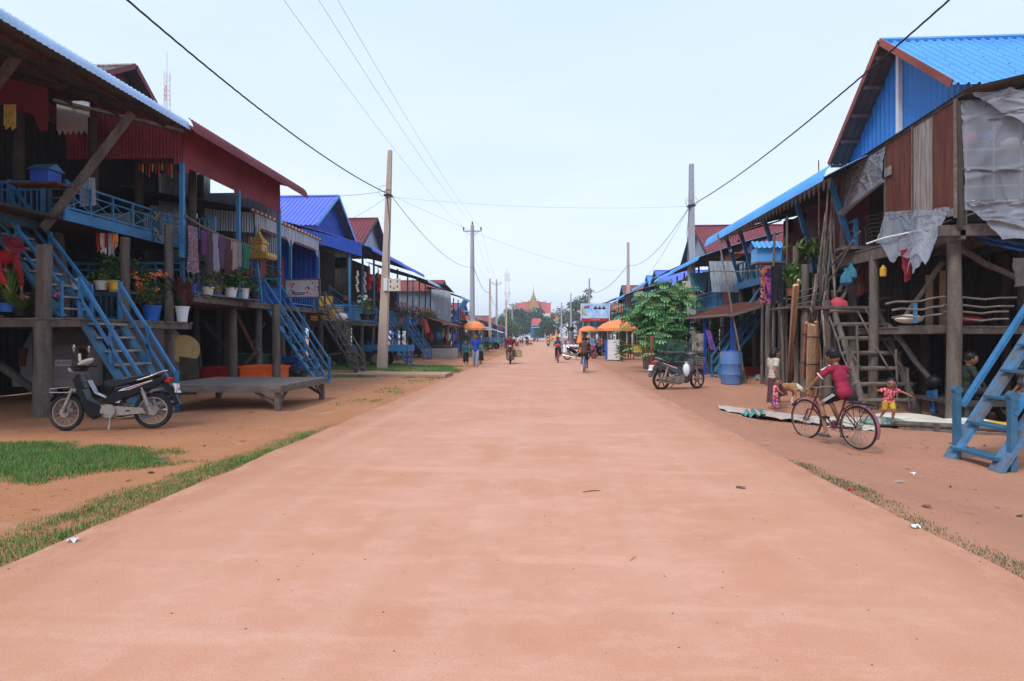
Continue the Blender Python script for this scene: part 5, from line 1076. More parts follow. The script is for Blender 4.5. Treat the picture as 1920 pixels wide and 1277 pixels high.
mat_('ground_mat', 'cream plastic mat lying beside the blue barrel', ((1380, 716), (1432, 720), (1448, 730), (1385, 724)), 'cream', .05, 8)
p = aG(1424, 722, 1.68); p.z += .08
tag(part(None, 'plastic_sack', patmat('white_blue_print', (.6, .6, .6), (.06, .15, .4), (.5, .45, .4), 6), lambda b: b.lathe([(.12, -.12), (.24, 0), (.2, .18), (.08, .3)], p, 12, fold=.1, nf=5), True), 'printed white and blue sack on the ground between the barrel and mother', 'sack')
# barrel
p = aG(1371, 721, 1.46)
t = thing('water_barrel', 'dusty blue plastic drum standing in front of the small stair on the right', 'barrel', p, world=False)
part(t, 'body', pm('faded_blue_plastic', (.05, .15, .42), .6, scale=3, col2=(.10, .17, .32), dirt=.35, dirtcol=(.22, .2, .2)), lambda b: b.lathe([(.26, 0), (.295, .03), (.3, .3), (.31, .32), (.3, .34), (.3, .62), (.31, .64), (.3, .66), (.295, .98), (.27, 1.02), (.24, 1.02), (.24, 1.0)], (0, 0, 0), 26), True)
part(t, 'rim', 'bluep', lambda b: b.ring((0, 0, 1.02), (0, 0, 1), .275, .016), True)
p = aG(1411, 705, 1.46); tag(part(None, 'wash_basin', 'redplas', lambda b: b.lathe([(.22, 0), (.3, .14), (.38, .32), (.40, .33), (.36, .33), (.28, .14), (.2, .03)], p, 22), True), 'red plastic wash basin on the ground behind the blue barrel', 'basin')

M['pale_pole'] = pm('grey_bamboo', (.5, .45, .40), .8, scale=3, stretch=(3, 3, .5), col2=(.17, .14, .12), fine=.15)
# bamboo poles and sawn timber leaning
rg = random.Random(9)
tops = [(1566, 330, 16), (1571, 334, 16.2), (1560, 352, 15.8), (1553, 345, 15.6), (1535, 300, 15.4), (1563, 380, 16), (1548, 398, 15.7), (1556, 420, 15.9), (1540, 470, 15.6), (1530, 515, 15.5), (1546, 500, 15.6), (1552, 560, 15.4), (1527, 545, 15.5), (1519, 580, 15.4), (1560, 545, 15.6), (1543, 590, 15.2), (1534, 620, 15.2), (1555, 600, 15.3)]
bases = [(1512, 742), (1519, 746), (1540, 738), (1523, 735), (1531, 722), (1562, 742), (1500, 735), (1571, 748), (1524, 744), (1505, 738), (1560, 750), (1568, 752), (1490, 738), (1512, 730), (1575, 745), (1545, 752), (1538, 754), (1561, 740)]
PLAB = ['tallest pale pole of the bundle, leaning farthest right at its top', 'tall pole touching the tallest one at the top', 'tall thin pole just left of the tallest', 'thin tall pole with a slight kink', 'thinnest upright rod rising highest left in the bundle', 'mid height pole at the right of the tall bundle', 'leaning pole reaching the balcony leaves', 'pole at the right side reaching the railing height', 'thick pole ending below the leaf cluster', 'left leaning pole ending near the sarongs', 'short thick pole in the middle of the bundle', 'short pole beside the log ladder foot', 'pole ending at the balcony plant', 'leftmost short pole next to the pale battens', 'short pole at the right edge by the ladder', 'low stub pole behind the sawn timber', 'lowest pole behind the orange timber', 'short dark pole between timber and ladder']
for i, ((tx, ty, td), (bx, by)) in enumerate(zip(tops, bases)):
    p = aG(bx, by, 1.70 if by > 740 else 1.66); q = at(tx, ty, td - .6); m_ = p.lerp(q, .55) + V((.05, 0, .02)); r = rg.uniform(.030, .042) if i < 8 else rg.uniform(.035, .06)
    tag(part(None, 'bamboo_pole', ['pale_pole', 'plank', 'wood'][i % 3] if i > 7 else 'pale_pole', lambda b: b.tube([p, p.lerp(m_, .5), m_, m_.lerp(q, .5), q], [r, r * .95, r * .85, r * .7, r * .5], 7), True), PLAB[i], 'pole', 'poles leaning beside the log ladder')
def bundle(label, bx, by, tx, ty, n, w_, mt, seed):
    p = aG(bx, by, 1.72); q = at(tx, ty, 14.4); rg = random.Random(seed); b = MB(); d = q - p
    t = thing('timber_bundle', label, 'timber bundle', p, 0, 'sawn timber leaning beside the poles')
    for i in range(n):
        o = V(((i - n / 2) * w_, (i % 2) * .04, rg.uniform(-.05, .05))); b.beam(p + o, q + o * .9 + V((0, 0, rg.uniform(-.06, .06))), w_ * .9, .06, (0, 1, 0))
    b.build('boards', mt, t); b = MB()
    for k in (.2, .5, .85): c = p.lerp(q, k) + V((-w_ / 2, .02, 0)); b.box(c, (w_ * n + .03, .15, .018))
    b.build('tie', 'black', t)
saw = pm('fresh_sawn_wood', (.66, .47, .30), .8, scale=2, stretch=(6, 6, .5), col2=(.48, .31, .18), fine=.2); saw2 = pm('orange_sawn_wood', (.50, .24, .11), .8, scale=2, stretch=(6, 6, .5), col2=(.27, .12, .055), fine=.2)
bundle('pale freshly sawn timber bundle beside the boy, tallest of the pair', 1524, 752, 1527, 609, 2, .12, saw, 1); bundle('narrow pale timber right of the freshly sawn bundle', 1536, 752, 1533, 610, 1, .09, saw2, 2)
bundle('reddish orange sawn timber bundle leaning behind the bicycle', 1510, 749, 1516, 604, 3, .05, saw2, 3); bundle('thin pale batten bundle leaning left of the orange timber', 1481, 733, 1495, 530, 4, .045, saw, 4)

# ------------------------------------------------------------------ right house 2: long curled light blue awning
h = thing('stilt_house', 'right stilt house with long curled light blue awning and slanted blue posts', 'house', (10, 19.5, 0))
sheet(h, 'awning', 'sky', (9.8, 14.3, 6.35), (9.8, 24.6, 6.35), (6.95, 24.6, 5.5), (6.95, 14.3, 5.42), .085, .013, nv=8, curve=.16)
lip(h, 1, 7.02, 14.3, 24.6, 5.62, 'sky', .3, .5)
for y in (15.2, 17.2, 19.2, 21.2, 23.2, 24.4): strut(h, (9.8, y, 6.28), (7.1, y, 5.5), .03, 'dark', name='rafter')
sheet(h, 'main_roof', 'terra', (14, 16.5, 7.3), (14, 24.4, 7.3), (9.7, 24.4, 6.3), (9.7, 16.5, 6.3), .2, .02)
for i, y in enumerate((15.6, 17.7, 20.2, 22.6, 24.2)):
    part(h, 'post', 'blue', lambda b: b.beam((8.1, y, 3.6), (7.45, y - .1, 5.62), .12, .1, (0, 1, 0)))
    post(h, 8.1, y, -.1, 3.5, .1, 'wood' if i != 2 else 'concg'); post(h, 9.9, y, -.1, 6.2, .1, 'dark')
deck(h, 7.95, 13, 15.3, 24.4, 3.6, 'plank', 'blue', 'y'); railing(h, (8.02, 18.2, 3.6), (8.02, 24.3, 3.6), .85, 'blue', 'cross', w=.05); railing(h, (8.02, 15.3, 3.6), (8.02, 16.6, 3.6), .85, 'blue', 'cross', w=.05)
part(h, 'floor_beam', 'blue', lambda b: b.beam((7.9, 17.4, 3.5), (7.9, 24.5, 3.5), .05, .24, (0, 0, 1)))
wall(h, (10.2, 15.3), (10.2, 24.4), 3.6, 6.3, 'redfas'); wall(h, (9.9, 24.3), (13, 24.3), 3.6, 6.3, 'inner'); wall(h, (10.8, 15.3), (10.8, 25), 0, 3.6, 'inner', name='undercroft_light_block'); wall(h, (8.3, 24.6), (11, 24.6), 0, 3.5, 'inner', name='undercroft_light_block')  # the two ground level sheets are added light blockers
def lace2(b):
    for i in range(34): b.prism([(7.35, 15.2 + i * .28, 5.62), (7.35, 15.46 + i * .28, 5.62), (7.35, 15.4 + i * .28, 5.42), (7.35, 15.33 + i * .28, 5.3), (7.35, 15.26 + i * .28, 5.42)], (.015, 0, 0))
part(h, 'lace_trim', 'greyfas', lace2)
stairs(h, (8.6, 20.9, 3.6), (6.1, 20.9, .05), (0, .45, 0), 12, 'blue', 'blued')
sheet(h, 'lean_to_roof', 'rust', (7.75, 18.9, 2.72), (7.75, 25.2, 2.85), (5.95, 25.2, 2.24), (5.95, 18.9, 2.16), .085, .012)
part(h, 'lean_to_beam', 'plank', lambda b: (b.beam((5.95, 18.84, 2.12), (7.75, 18.84, 2.68), .04, .08), b.tube([(5.92, 18.9, 2.15), (5.92, 25.2, 2.22)], .045, 8)))
for y in (19.2, 22.4, 25): post(h, 6.15, y, -.1, 2.2, .05, 'deep', True)
for (x, y, z1, r) in ((7.0, 15.9, 3.4, .1), (7.3, 15.3, 2.4, .09), (6.7, 17.6, 2.4, .09), (7.3, 18.1, 2.6, .1), (7.6, 17.0, 2.6, .08), (6.55, 20.0, 1.5, .08), (6.85, 20.8, 1.5, .07), (6.9, 18.6, 3.4, .05)): post(h, x, y, -.15, z1, r, 'wood', bend=.02)
part(h, 'balcony', 'wood', lambda b: (b.box((6.95, 16.4, 2.25), (.9, 1.3, .06)), [b.tube([(6.5, 15.8, 2.3 + k * .16), (6.7, 15.76, 2.32 + k * .16), (7.3, 15.74, 2.42 + k * .18)], .022, 6) for k in range(3)]))
for i, (px, y0, y1, d) in enumerate(((1452, 436, 745, 16.4), (1476, 405, 735, 16.6), (1492, 462, 740, 16.2), (1465, 590, 735, 16))): strut(h, at(px, y0, d), at(px - 4 + 3 * i, y1, d), .035 if i != 2 else .08, 'wood', False, 'pole')
strut(h, at(1346, 440, 19.5), at(1398, 716, 18.0), .03, 'plank', False, 'long_pole'); strut(h, at(1316, 510, 19.5), at(1445, 507, 18.5), .02, 'plank', False, 'cross_pole')
t = thing('spirit_house', 'sky blue tin spirit house on a pole before the curled awning', 'spirit house', at(1436, 492, 17))
p = at(1436, 492, 17)
part(t, 'body', 'sky', lambda b: (b.box((p.x, p.y, p.z + .2), (.68, .5, .4)),)); part(t, 'roof', 'sky', lambda b: b.corr((p.x - .42, p.y, p.z + .62), (p.x + .42, p.y, p.z + .62), (p.x + .44, p.y - .36, p.z + .38), (p.x - .44, p.y - .36, p.z + .38), .14, .02, .01), True)
part(t, 'roof', 'sky', lambda b: b.corr((p.x - .42, p.y + .02, p.z + .62), (p.x + .42, p.y + .02, p.z + .62), (p.x + .44, p.y + .36, p.z + .38), (p.x - .44, p.y + .36, p.z + .38), .14, .02, .01), True)
part(t, 'shelf', 'plank', lambda b: b.box((p.x + .15, p.y, p.z - .03), (1.0, .6, .04))); part(t, 'pole', 'wood', lambda b: b.tube([(p.x + .25, p.y, p.z - .05), (p.x + .22, p.y, 0)], .05, 8), True)
for i, (px, w_, mt, lab) in enumerate(((1432, .2, patmat('pink_sarong', (.5, .1, .1), (.04, .02, .05), (.45, .2, .1), 16), 'red patterned sarong on a hanger below the blue spirit house'), (1443, .32, patmat('purple_sarong', (.25, .04, .3), (.35, .12, .06), (.05, .02, .1), 10), 'purple and gold sarong below the blue spirit house'), (1456, .34, pm('black_jacket', (.012, .012, .02), .8), 'black jacket hanging below the blue spirit house'))):
    garment('hanging_cloth', lab, at(px, 499, 16.3 - i * .1), w_, 1.05, mt, d=(1, .1, 0), seed=i * 2.2 + 1, group='washing below the blue spirit house')
tag(part(None, 'metal_disc', 'rust', lambda b: b.disc(at(1492, 468, 16.8), (.5, -1, .15), .5, .03, 24)), 'large rusty round metal lid leaning on the right balcony', 'lid')
for i, (px, py, r) in enumerate(((1515, 462, .5), (1545, 460, .38), (1493, 505, .3))):
    p = at(px, py, 16.2); t = thing('shrub', ['leafy yellow green branch tips behind the poles', 'leafy branches right of the poles', 'drooping leaf cluster on the right balcony'][i], 'plant', p - V((0, 0, 1.2)))
    part(t, 'foliage', ['leafl', 'leaf'], lambda b: b.leaves(p, (r, r * .8, r * 1.0), 110, .2, rnd, .5, .1, .35, 2)); part(t, 'stem', 'bark', lambda b: b.tube([p - V((0, 0, 1.3)), p + V((.05, 0, .1))], [.025, .012], 6))
pot('potted_plant', 'broad leaved balcony plant above the mother on the right', at(1485, 555, 16.3), .16, .2, 'clay', 'spiky', .5, .5, 200, ('leaf', 'leafl'), .5, seed=71)
# small stair, cloth panel and stool things under the lean-to
t = thing('small_ladder', 'short green and yellow wooden ladder left of the blue barrel', 'ladder', (5.9, 18.6, 0))
stairs(t, (6.1, 19.2, .95), (5.9, 18.3, 0), (.3, .03, 0), 4, pm('faded_green_paint', (.16, .2, .1), .7, col2=(.3, .22, .05)), 'plank', False, sw=.1)
tag(part(None, 'cloth_panel', pm('stained_canvas', (.3, .28, .25), .85, scale=5, col2=(.15, .12, .1)), lambda b: b.cloth(at(1297, 626, 20.3), at(1319, 625, 20.3), at(1319, 659, 20.3), at(1298, 658, 20.3), 8, 10, .04, 2, 0, 3, .01), True), 'stained grey canvas panel hung by the blue posts', 'cloth')
tag(part(None, 'hanging_cloth', pm('violet_scarf', (.2, .08, .35), .85), lambda b: b.cloth(at(1322, 618, 19.8), at(1332, 620, 19.8), at(1344, 658, 19.8), at(1332, 655, 19.8), 6, 10, .08, 2, 0, 3, .01), True), 'violet scarf hanging under the rusty lean-to', 'clothes')

# right row beyond
r3 = shouse('right stilt house with scalloped blue eave, beige blinds and blue picket rail', 1, 7.7, 25.8, 31.6, 2.75, 5.0, 7, 1.6, vroof='sky', wmat='inner', side='greyfas', rh=.8)
for i, (px0, px1, y0, y1, mt, lab) in enumerate(((1335, 1392, 490, 548, 'greyfas', 'big'), (1392, 1440, 505, 545, 'cream', 'side'), (1298, 1322, 512, 546, pm('teal_blind', (.05, .16, .22), .8), 'teal'))):
    part(r3, 'blind', mt, lambda b: b.quad(at(px0, y1, 25.2 + i), at(px1, y1, 25.2 + i), at(px1 + 6, y0, 25.4 + i), at(px0 - 6, y0, 25.4 + i), .02))
r4 = shouse('right stilt house with tall red brown gable behind the grey concrete pole', 1, 8.2, 32.8, 38.5, 2.8, 5.2, 8, 1.6, vroof='sky', groof='redroof', gy=(32.6, 38.6), gez=6.1, grz=8.2, gx=9.0, gw='galv', side='terra', barge='dark', rmat=pm('green_paint', (.05, .22, .15), .6))
r5 = shouse('brown sided right stilt house with sloping blue edged roof', 1, 7.8, 39.6, 45.5, 2.8, 5.2, 8, 1.8, vroof='sky', wmat='rust', side='rust', gslope=.45, curl=.12)
r6 = shouse('right stilt house with bright blue gable far behind the papaya tree', 1, 7.4, 47, 52.6, 2.5, 4.9, 8, 1.6, vroof='sky', groof='violet', gy=(47, 52.5), gez=5.6, grz=7.1, gx=9.4, gw='deep')
r6b = shouse('second blue gabled right stilt house beyond the first', 1, 7.3, 53.4, 58, 2.4, 4.7, 8, 1.4, vroof='sky', groof='sky', gy=(53.4, 58.2), gez=5.5, grz=7.3, gx=9.8, gw='deep')
r7 = shouse('right stilt house with red brown gable and bulging blue tarp eave', 1, 6.9, 60, 67, 2.4, 4.9, 8, 1.6, vroof=tarp, groof='terra', gy=(60, 66), gez=5.3, grz=7.0, gx=8.4, gw='galv', curl=.2)
r8 = shouse('dark timber right house behind the billboard with white gable boards', 1, 6.6, 76, 84, 2.2, 4.3, 8, 1.6, vroof='galv', groof='terra', gy=(76, 83), gez=4.7, grz=6.1, gx=8, gw='white', barge='white', rstyle='rails', gslope=.2)
r9 = shouse('right house with blue and white patched eaves and satellite dish', 1, 6.0, 92, 102, 2.1, 4.0, 8, 1.6, vroof='pale', rstyle='rails')
part(r9, 'satellite_dish', 'white', lambda b: b.lathe([(.05, 0), (.4, .08), (.6, .22)], (5.6, 96, 3.8), 16))
r10 = shouse('small blue eaved house at the far right end of the row', 1, 5.6, 112, 124, 2.2, 4.4, 8, 1.6, vroof='sky', rstyle='rails')
leanto('dark green canvas shop awning near the far motorbikes on the right', 1, 3.9, 7, 64, 72, 2.35, 2.9, pm('green_canvas', (.04, .12, .08), .8), 3)
leanto('blue canvas shop stall behind the orange umbrellas on the right', 1, 4.8, 7.6, 50, 57, 2.3, 3.2, tarp, 3)
leanto('far grey shop awning on the right by the green trees', 1, 4.0, 6.5, 86, 96, 2.2, 2.8, 'sky', 3)
# ------------------------------------------------------------------ poles and wires
def lvpole(label, x, y, ztop, w0, w1, mt, lean=0.0):
    t = thing('utility_pole', label, 'utility pole', (x, y, 0), 0, 'low voltage concrete poles')
    part(t, 'shaft', mt, lambda b: b.prism([(x - w0 / 2, y - w0 / 2, -.2), (x + w0 / 2, y - w0 / 2, -.2), (x + w0 / 2, y + w0 / 2, -.2), (x - w0 / 2, y + w0 / 2, -.2)], (0, 0, .01)))
    for o in [q for q in bpy.data.objects if q.parent == t]: bpy.data.objects.remove(o)
    part(t, 'shaft', mt, lambda b: b.add([(x + i * k / 2 + lean * z / ztop, y + j * k / 2, z) for z, k in ((-.2, w0), (ztop, w1)) for i, j in ((-1, -1), (1, -1), (1, 1), (-1, 1))], [(0, 3, 2, 1), (4, 5, 6, 7), (0, 1, 5, 4), (1, 2, 6, 5), (2, 3, 7, 6), (3, 0, 4, 7)]))
    part(t, 'bolt_holes', 'black', lambda b: [b.box((x + lean * z / ztop, y - (w0 + (w1 - w0) * (z / ztop)) / 2 - .002, z), (.03, .006, .03)) for z in [ztop - .5 - .32 * i for i in range(9)] + [ztop * .42, ztop * .39]])
    return t
pL = lvpole('near left tapered brownish concrete pole with meter boxes', -7.2, 25.3, 9.75, .40, .17, 'concp', .36)
pR = lvpole('near right grey concrete pole with a cream meter box', 7.07, 28.1, 9.75, .4, .2, 'concg')
lvpole('second concrete pole on the right above the orange umbrellas', 7.37, 51, 9.75, .36, .2, 'concp')
lvpole('third concrete pole on the right beyond the billboard', 6.4, 82, 9.75, .36, .2, 'concg'); lvpole('fourth concrete pole on the right row', 5.1, 110, 9.75, .36, .22, 'concg'); lvpole('fifth, farthest concrete pole on the right', 4.2, 139, 9.75, .4, .26, 'concg')
lvpole('timber coloured concrete pole on the left beyond the orange umbrella', -7.8, 83, 9.9, .42, .24, 'concp'); lvpole('far left brownish pole near the street end', -8.2, 125, 9.4, .4, .28, 'concp')
for t, x, y, z, sx_ in ((pL, -7.2, 25.05, 3.75, 1), (pR, 7.07, 27.85, 3.85, -1)):
    x += .14 if sx_ > 0 else 0; o = x + (.46 if sx_ > 0 else -.22)
    part(t, 'meter_box', 'cream', lambda b: b.box((o, y + .1, z), (.5 if sx_ > 0 else .46, .2, .54))); part(t, 'meter_slots', 'black', lambda b: [b.box((o + dx, y - .003, z + dz), (.05, .01, .09)) for dx, dz in ((-.15, .15), (.15, .15), (-.15, -.08), (.15, -.08), (0, -.15))])
    if sx_ > 0: part(t, 'meter_box', 'white', lambda b: b.box((x - .02 + .1, y + .06, z + .02), (.18, .14, .55)))
    part(t, 'clamp', 'black', lambda b: (b.box((x + (.14 if sx_ > 0 else 0), y + .25, 7.75), (.34, .34, .06)), b.tube([(x + sx_ * .3 * math.cos(a * .6), y + .2, 7.95 + .25 * math.sin(a * .6)) for a in range(11)], .008, 4), b.tube([(x + sx_ * .15 + .15 * math.cos(a * .6 + 1), y + .1, 7.8 + .2 * math.sin(a * .6 + 1)) for a in range(11)], .008, 4)))
    part(t, 'down_cable', 'cable', lambda b: b.tube([(x + .12 * sx_, y + .1, 7.7), (x + .25 * sx_, y + .1, 6.4), (x + .16 * sx_, y + .12, 5.2), (x + .22 * sx_, y + .1, 4.1)], .014, 5))
def mv(label, x, y, H_, thick=.3, cross=1.8):
    t = thing('power_line_pole', label, 'utility pole', (x, y, 0), 0, 'tall power line poles with crossarms')
    part(t, 'shaft', 'concg', lambda b: b.tube([(x, y, -.2), (x, y, H_)], [thick * .6, thick * .34], 12), True)
    part(t, 'crossarm', 'dustmetal', lambda b: (b.beam((x - cross / 2, y, H_ - .6), (x + cross / 2, y, H_ - .6), .08, .1), b.beam((x - cross * .38, y, H_ - .6), (x, y, H_ - 1.15), .04, .04), b.beam((x + cross * .38, y, H_ - .6), (x, y, H_ - 1.15), .04, .04)))
    for dx, dz in ((-cross / 2 + .05, -.5), (cross / 2 - .05, -.5), (0, .05)): part(t, 'insulator', 'black', lambda b: b.lathe([(.05, 0), (.09, .06), (.05, .12), (.09, .18), (.04, .3)], (x + dx, y, H_ + dz), 8))
    return t
mv('tall grey power pole with crossarm, nearest on the left', -7.0, 56, 12.4, .5); mv('second grey power pole with crossarm on the left', -9.4, 114, 12.6, .45); mv('third, farthest power pole with crossarm on the left', -10.5, 190, 12.6, .5)
part(None, 'x', 'cream', lambda b: b.box((0, 0, -5), (.01, .01, .01))); bpy.data.objects.remove(bpy.data.objects['x'])
def wire(name, label, p, q, sag, r=.01, grp=None, n=26, twist=0):
    p, q = V(p), V(q); b = MB(); pts = [p.lerp(q, i / n) - V((0, 0, sag * 4 * (i / n) * (1 - i / n))) for i in range(n + 1)]
    if twist:
        m = n * 8; base = [p.lerp(q, i / m) - V((0, 0, sag * 4 * (i / m) * (1 - i / m))) for i in range(m + 1)]
        for ph in (0, 2.1, 4.2): b.tube([c + V((math.cos(i * twist + ph), 0, math.sin(i * twist + ph))) * r * .75 for i, c in enumerate(base)], r, 5)
    else: b.tube(pts, r, 5)
    return tag(b.build(name, 'cable', org=(p + q) / 2, smooth=True), label, 'cable', grp)
jl = V((-6.78, 25.15, 7.75)); jr = V((6.95, 27.95, 7.7))
mvp = V((-6.85, 56, 8.3))
wire('overhead_cable', 'thick black twisted cable from the top left to the near left pole', (-7.15, 4.0, 7.6), jl, .62, .012, 'thick twisted street cables', 30, .55)
wire('overhead_cable', 'black cable sagging between the near left pole and the tall crossarm pole', jl, mvp, .95, .014, 'thick twisted street cables', 30)
wire('overhead_cable', 'thick black twisted cable from the near right pole to the top right', jr, (7.1, 5.0, 7.7), .5, .012, 'thick twisted street cables', 30, .55)
wire('overhead_cable', 'black cable sagging between the first and second right poles', jr, (7.3, 50.9, 7.7), .85, .014, 'thick twisted street cables', 30)
wire('overhead_cable', 'black cable sagging between the second and third right poles', (7.3, 50.9, 7.7), (6.4, 81.9, 7.9), .9, .022, 'thick twisted street cables'); wire('overhead_cable', 'black cable between the third and fourth right poles', (6.4, 81.9, 7.9), (5.1, 109.9, 7.9), .6, .025, 'thick twisted street cables')
wire('overhead_cable', 'black cable sagging between the crossarm pole and the timber coloured left pole', mvp, (-7.8, 82.9, 8.0), .9, .025, 'thick twisted street cables'); wire('overhead_cable', 'black cable beyond the timber coloured left pole', (-7.8, 82.9, 8.0), (-9.3, 113.9, 7.9), .9, .028, 'thick twisted street cables')
for i, (px, dx, dz) in enumerate(((528, -.85, -.2), (594, 0, .3), (630, .85, -.2))):
    p = at(px, -6, 17.5 + i * .6)
    wire('power_line', ['left outer thin power line crossing the sky', 'middle thin power line crossing the sky', 'right thin power line crossing the sky'][i], p, (-7.0 + dx, 56, 12.3 + dz), .55, .006, 'thin power lines above the left row')
    wire('power_line', ['left thin line between the crossarm poles', 'middle thin line between the crossarm poles', 'right thin line between the crossarm poles'][i], (-7.0 + dx, 56, 12.3 + dz), (-9.4 + dx, 114, 12.5 + dz), 1.6, .007, 'thin power lines above the left row')
wire('service_wire', 'thin wire crossing the street between the two near poles', jl + V((0, 0, -.1)), jr, .25, .004, 'thin service wires')
wire('service_wire', 'thin wire crossing from the near left pole to the second right pole', jl, (7.3, 51, 7.2), .8, .005, 'thin service wires')
wire('service_wire', 'thin wire from the near left pole down to the red awning', jl + V((0, 0, .2)), (-8.3, 18.6, 6.1), .1, .007, 'thin service wires'); wire('service_wire', 'thin wire from the left pole down to the white fascia', jl, (-9, 22, 5.4), .15, .006, 'thin service wires')
wire('service_wire', 'thin wire falling from the near right pole to the far shop roofs', jr, (7.2, 46, 5.2), .4, .008, 'thin service wires'); wire('service_wire', 'thin service wire at the right pole to the scalloped roof', jr + V((.1, 0, -2.5)), (8.2, 26, 5.4), .3, .008, 'thin service wires')

# ------------------------------------------------------------------ far: lattice masts, temple, trees
def mast(label, px, ytop, ybot, d, w_):
    p = at(px, ytop, d); x, y, zt = p; z0 = 0
    t = thing('telecom_mast', label, 'telecom mast', (x, y, 0))
    def lat(b):
        n = int(zt / (w_ * 1.1)); 
        for i, j in ((-1, -1), (1, -1), (1, 1), (-1, 1)): b.beam((x + i * w_ * .8, y + j * w_ * .8, 0), (x + i * w_ * .4, y + j * w_ * .4, zt), w_ * .13, w_ * .13)
        for k in range(n):
            z = zt * k / n; z2 = zt * (k + 1) / n; a = w_ * (.8 - .4 * k / n); c = w_ * (.8 - .4 * (k + 1) / n)
            b.m = (k // 3) % 2
            for i in (-1, 1): b.beam((x - a * i, y - a, z), (x + c * i, y - c, z2), w_ * .07, w_ * .07); b.beam((x + a * i, y - a, z), (x + a * i, y + a, z), w_ * .07, w_ * .07)
            b.beam((x - a, y - a, z), (x + a, y - a, z), w_ * .07, w_ * .07)
        b.m = 0
    part(t, 'lattice', ['white', 'redplas'], lat); part(t, 'lightning_rod', 'dustmetal', lambda b: b.tube([(x, y, zt), (x, y, zt + (zt * .07))], w_ * .05, 5))
    for dz in (.03, .1, .3): part(t, 'antenna_ring', 'white', lambda b: [b.box((x + i * w_ * .75, y, zt * (1 - dz)), (w_ * .18, w_ * .18, zt * .05)) for i in (-1, 1)])
mast('red and white lattice mast rising behind the near left roof', 313, 134, 205, 120, .9); mast('tall pale lattice mast with a dish beside the distant temple tree', 951, 512, 600, 330, 2.0)
# temple
TX, TY = at(1000, 600, 330).x, at(1000, 600, 330).y
t = thing('temple', 'distant temple with stepped red tiled roofs and a golden spire at the street end', 'temple', (TX, TY, 0))
K = 330 / 1080.0
def Z(py): return EYE + (HOR - py) * K
def tx(px): return at(px, 600, 330).x
part(t, 'wall', 'white', lambda b: b.box((TX, TY + 8, 5), (15, 14, 10)))
for i, (a, c, yt) in enumerate(((966, 984, 568), (978, 996, 566), (1009, 1023, 566), (1016, 1033, 568))):
    part(t, 'roof', pm('temple_red_tiles', (.5, .09, .07), .6), lambda b: b.prism([(tx(a), TY - 2 + i * .1, Z(588)), (tx(c), TY - 2 + i * .1, Z(588)), (tx(c), TY + 5, Z(yt)), (tx(a), TY + 5, Z(yt))], (0, .6, 0)))
    part(t, 'ridge', 'gold', lambda b: (b.beam((tx(a), TY + 5, Z(yt - .5)), (tx(c), TY + 5, Z(yt - .5)), .35, .35), b.tube([(tx(a if i < 2 else c), TY + 5, Z(yt)), (tx((a - .5) if i < 2 else (c + .5)), TY + 5, Z(yt - 3)), (tx((a - 1) if i < 2 else (c + 1)), TY + 5, Z(yt - 4.5))], [.25, .15, .04], 6)))
part(t, 'gable_front', 'gold', lambda b: b.prism([(tx(991), TY - 4, Z(580)), (tx(1012), TY - 4, Z(580)), (tx(1008), TY - 4, Z(569)), (tx(1000), TY - 4, Z(561)), (tx(993), TY - 4, Z(569))], (0, 3, 0)))
part(t, 'porch_roof', pm('temple_red_tiles', (.5, .09, .07)), lambda b: (b.box((tx(1001), TY + 2, Z(571)), (6.4, 5, 4)),))
part(t, 'tower', pm('temple_tower', (.42, .22, .10), .7, col2=(.3, .14, .07), scale=1), lambda b: b.lathe([(1.7, 0), (1.55, .6), (1.6, 1.0), (1.2, 1.6), (1.25, 2.0), (.8, 2.9), (.6, 3.6)], (tx(1000), TY + 3, Z(563)), 8))
part(t, 'spire', 'gold', lambda b: b.lathe([(.6, 0), (.5, .8), (.28, 1.4), (.22, 2.0), (.12, 3.4), (.05, 5.5), (.02, 8.2)], (tx(1000), TY + 3, Z(551.5)), 8), True)
part(t, 'finials', 'gold', lambda b: [b.tube([(tx(px), TY + 2, Z(567)), (tx(px + s_ * .6), TY + 2, Z(562)), (tx(px + s_ * 1.6), TY + 2, Z(559))], [.2, .13, .03], 5) for px, s_ in ((995, -1), (991, -1), (1005, 1), (1009, 1))])
t = thing('temple_hall', 'orange roofed temple hall with small golden stupas right of the temple', 'temple', at(1040, 640, 320))
def T3(px, py, d=320): return at(px, py, d)
part(t, 'roof', 'terra', lambda b: b.prism([T3(1032, 594), T3(1034, 585), T3(1046, 589), T3(1050, 598), T3(1032, 600)], (0, 6, 0)))
for px in (1045, 1052): part(t, 'stupa', 'gold', lambda b: b.lathe([(1.0, 0), (.9, 2), (.5, 3.2), (.25, 4.5), (.03, 7)], T3(px, 604), 8), True)
t = thing('shop_house', 'far shop house with pinkish red roof and blue front at the street end', 'house', at(1006, 634, 190))
part(t, 'wall', 'blue', lambda b: b.box(at(1008, 622, 192), (4.6, 5, 4.2))); part(t, 'roof', pm('pinkish_roof', (.5, .10, .09)), lambda b: b.prism([at(996, 611, 188), at(1015, 611, 188), at(1014, 597, 193), at(998, 597, 193)], (0, .3, 0))); part(t, 'awning', 'sky', lambda b: b.prism([at(996, 615, 187), at(1022, 614, 187), at(1020, 611, 190), at(998, 611, 190)], (0, .2, 0)))
part(t, 'door', 'inner', lambda b: b.box(at(1006, 627, 187.5), (1.2, .1, 2)))

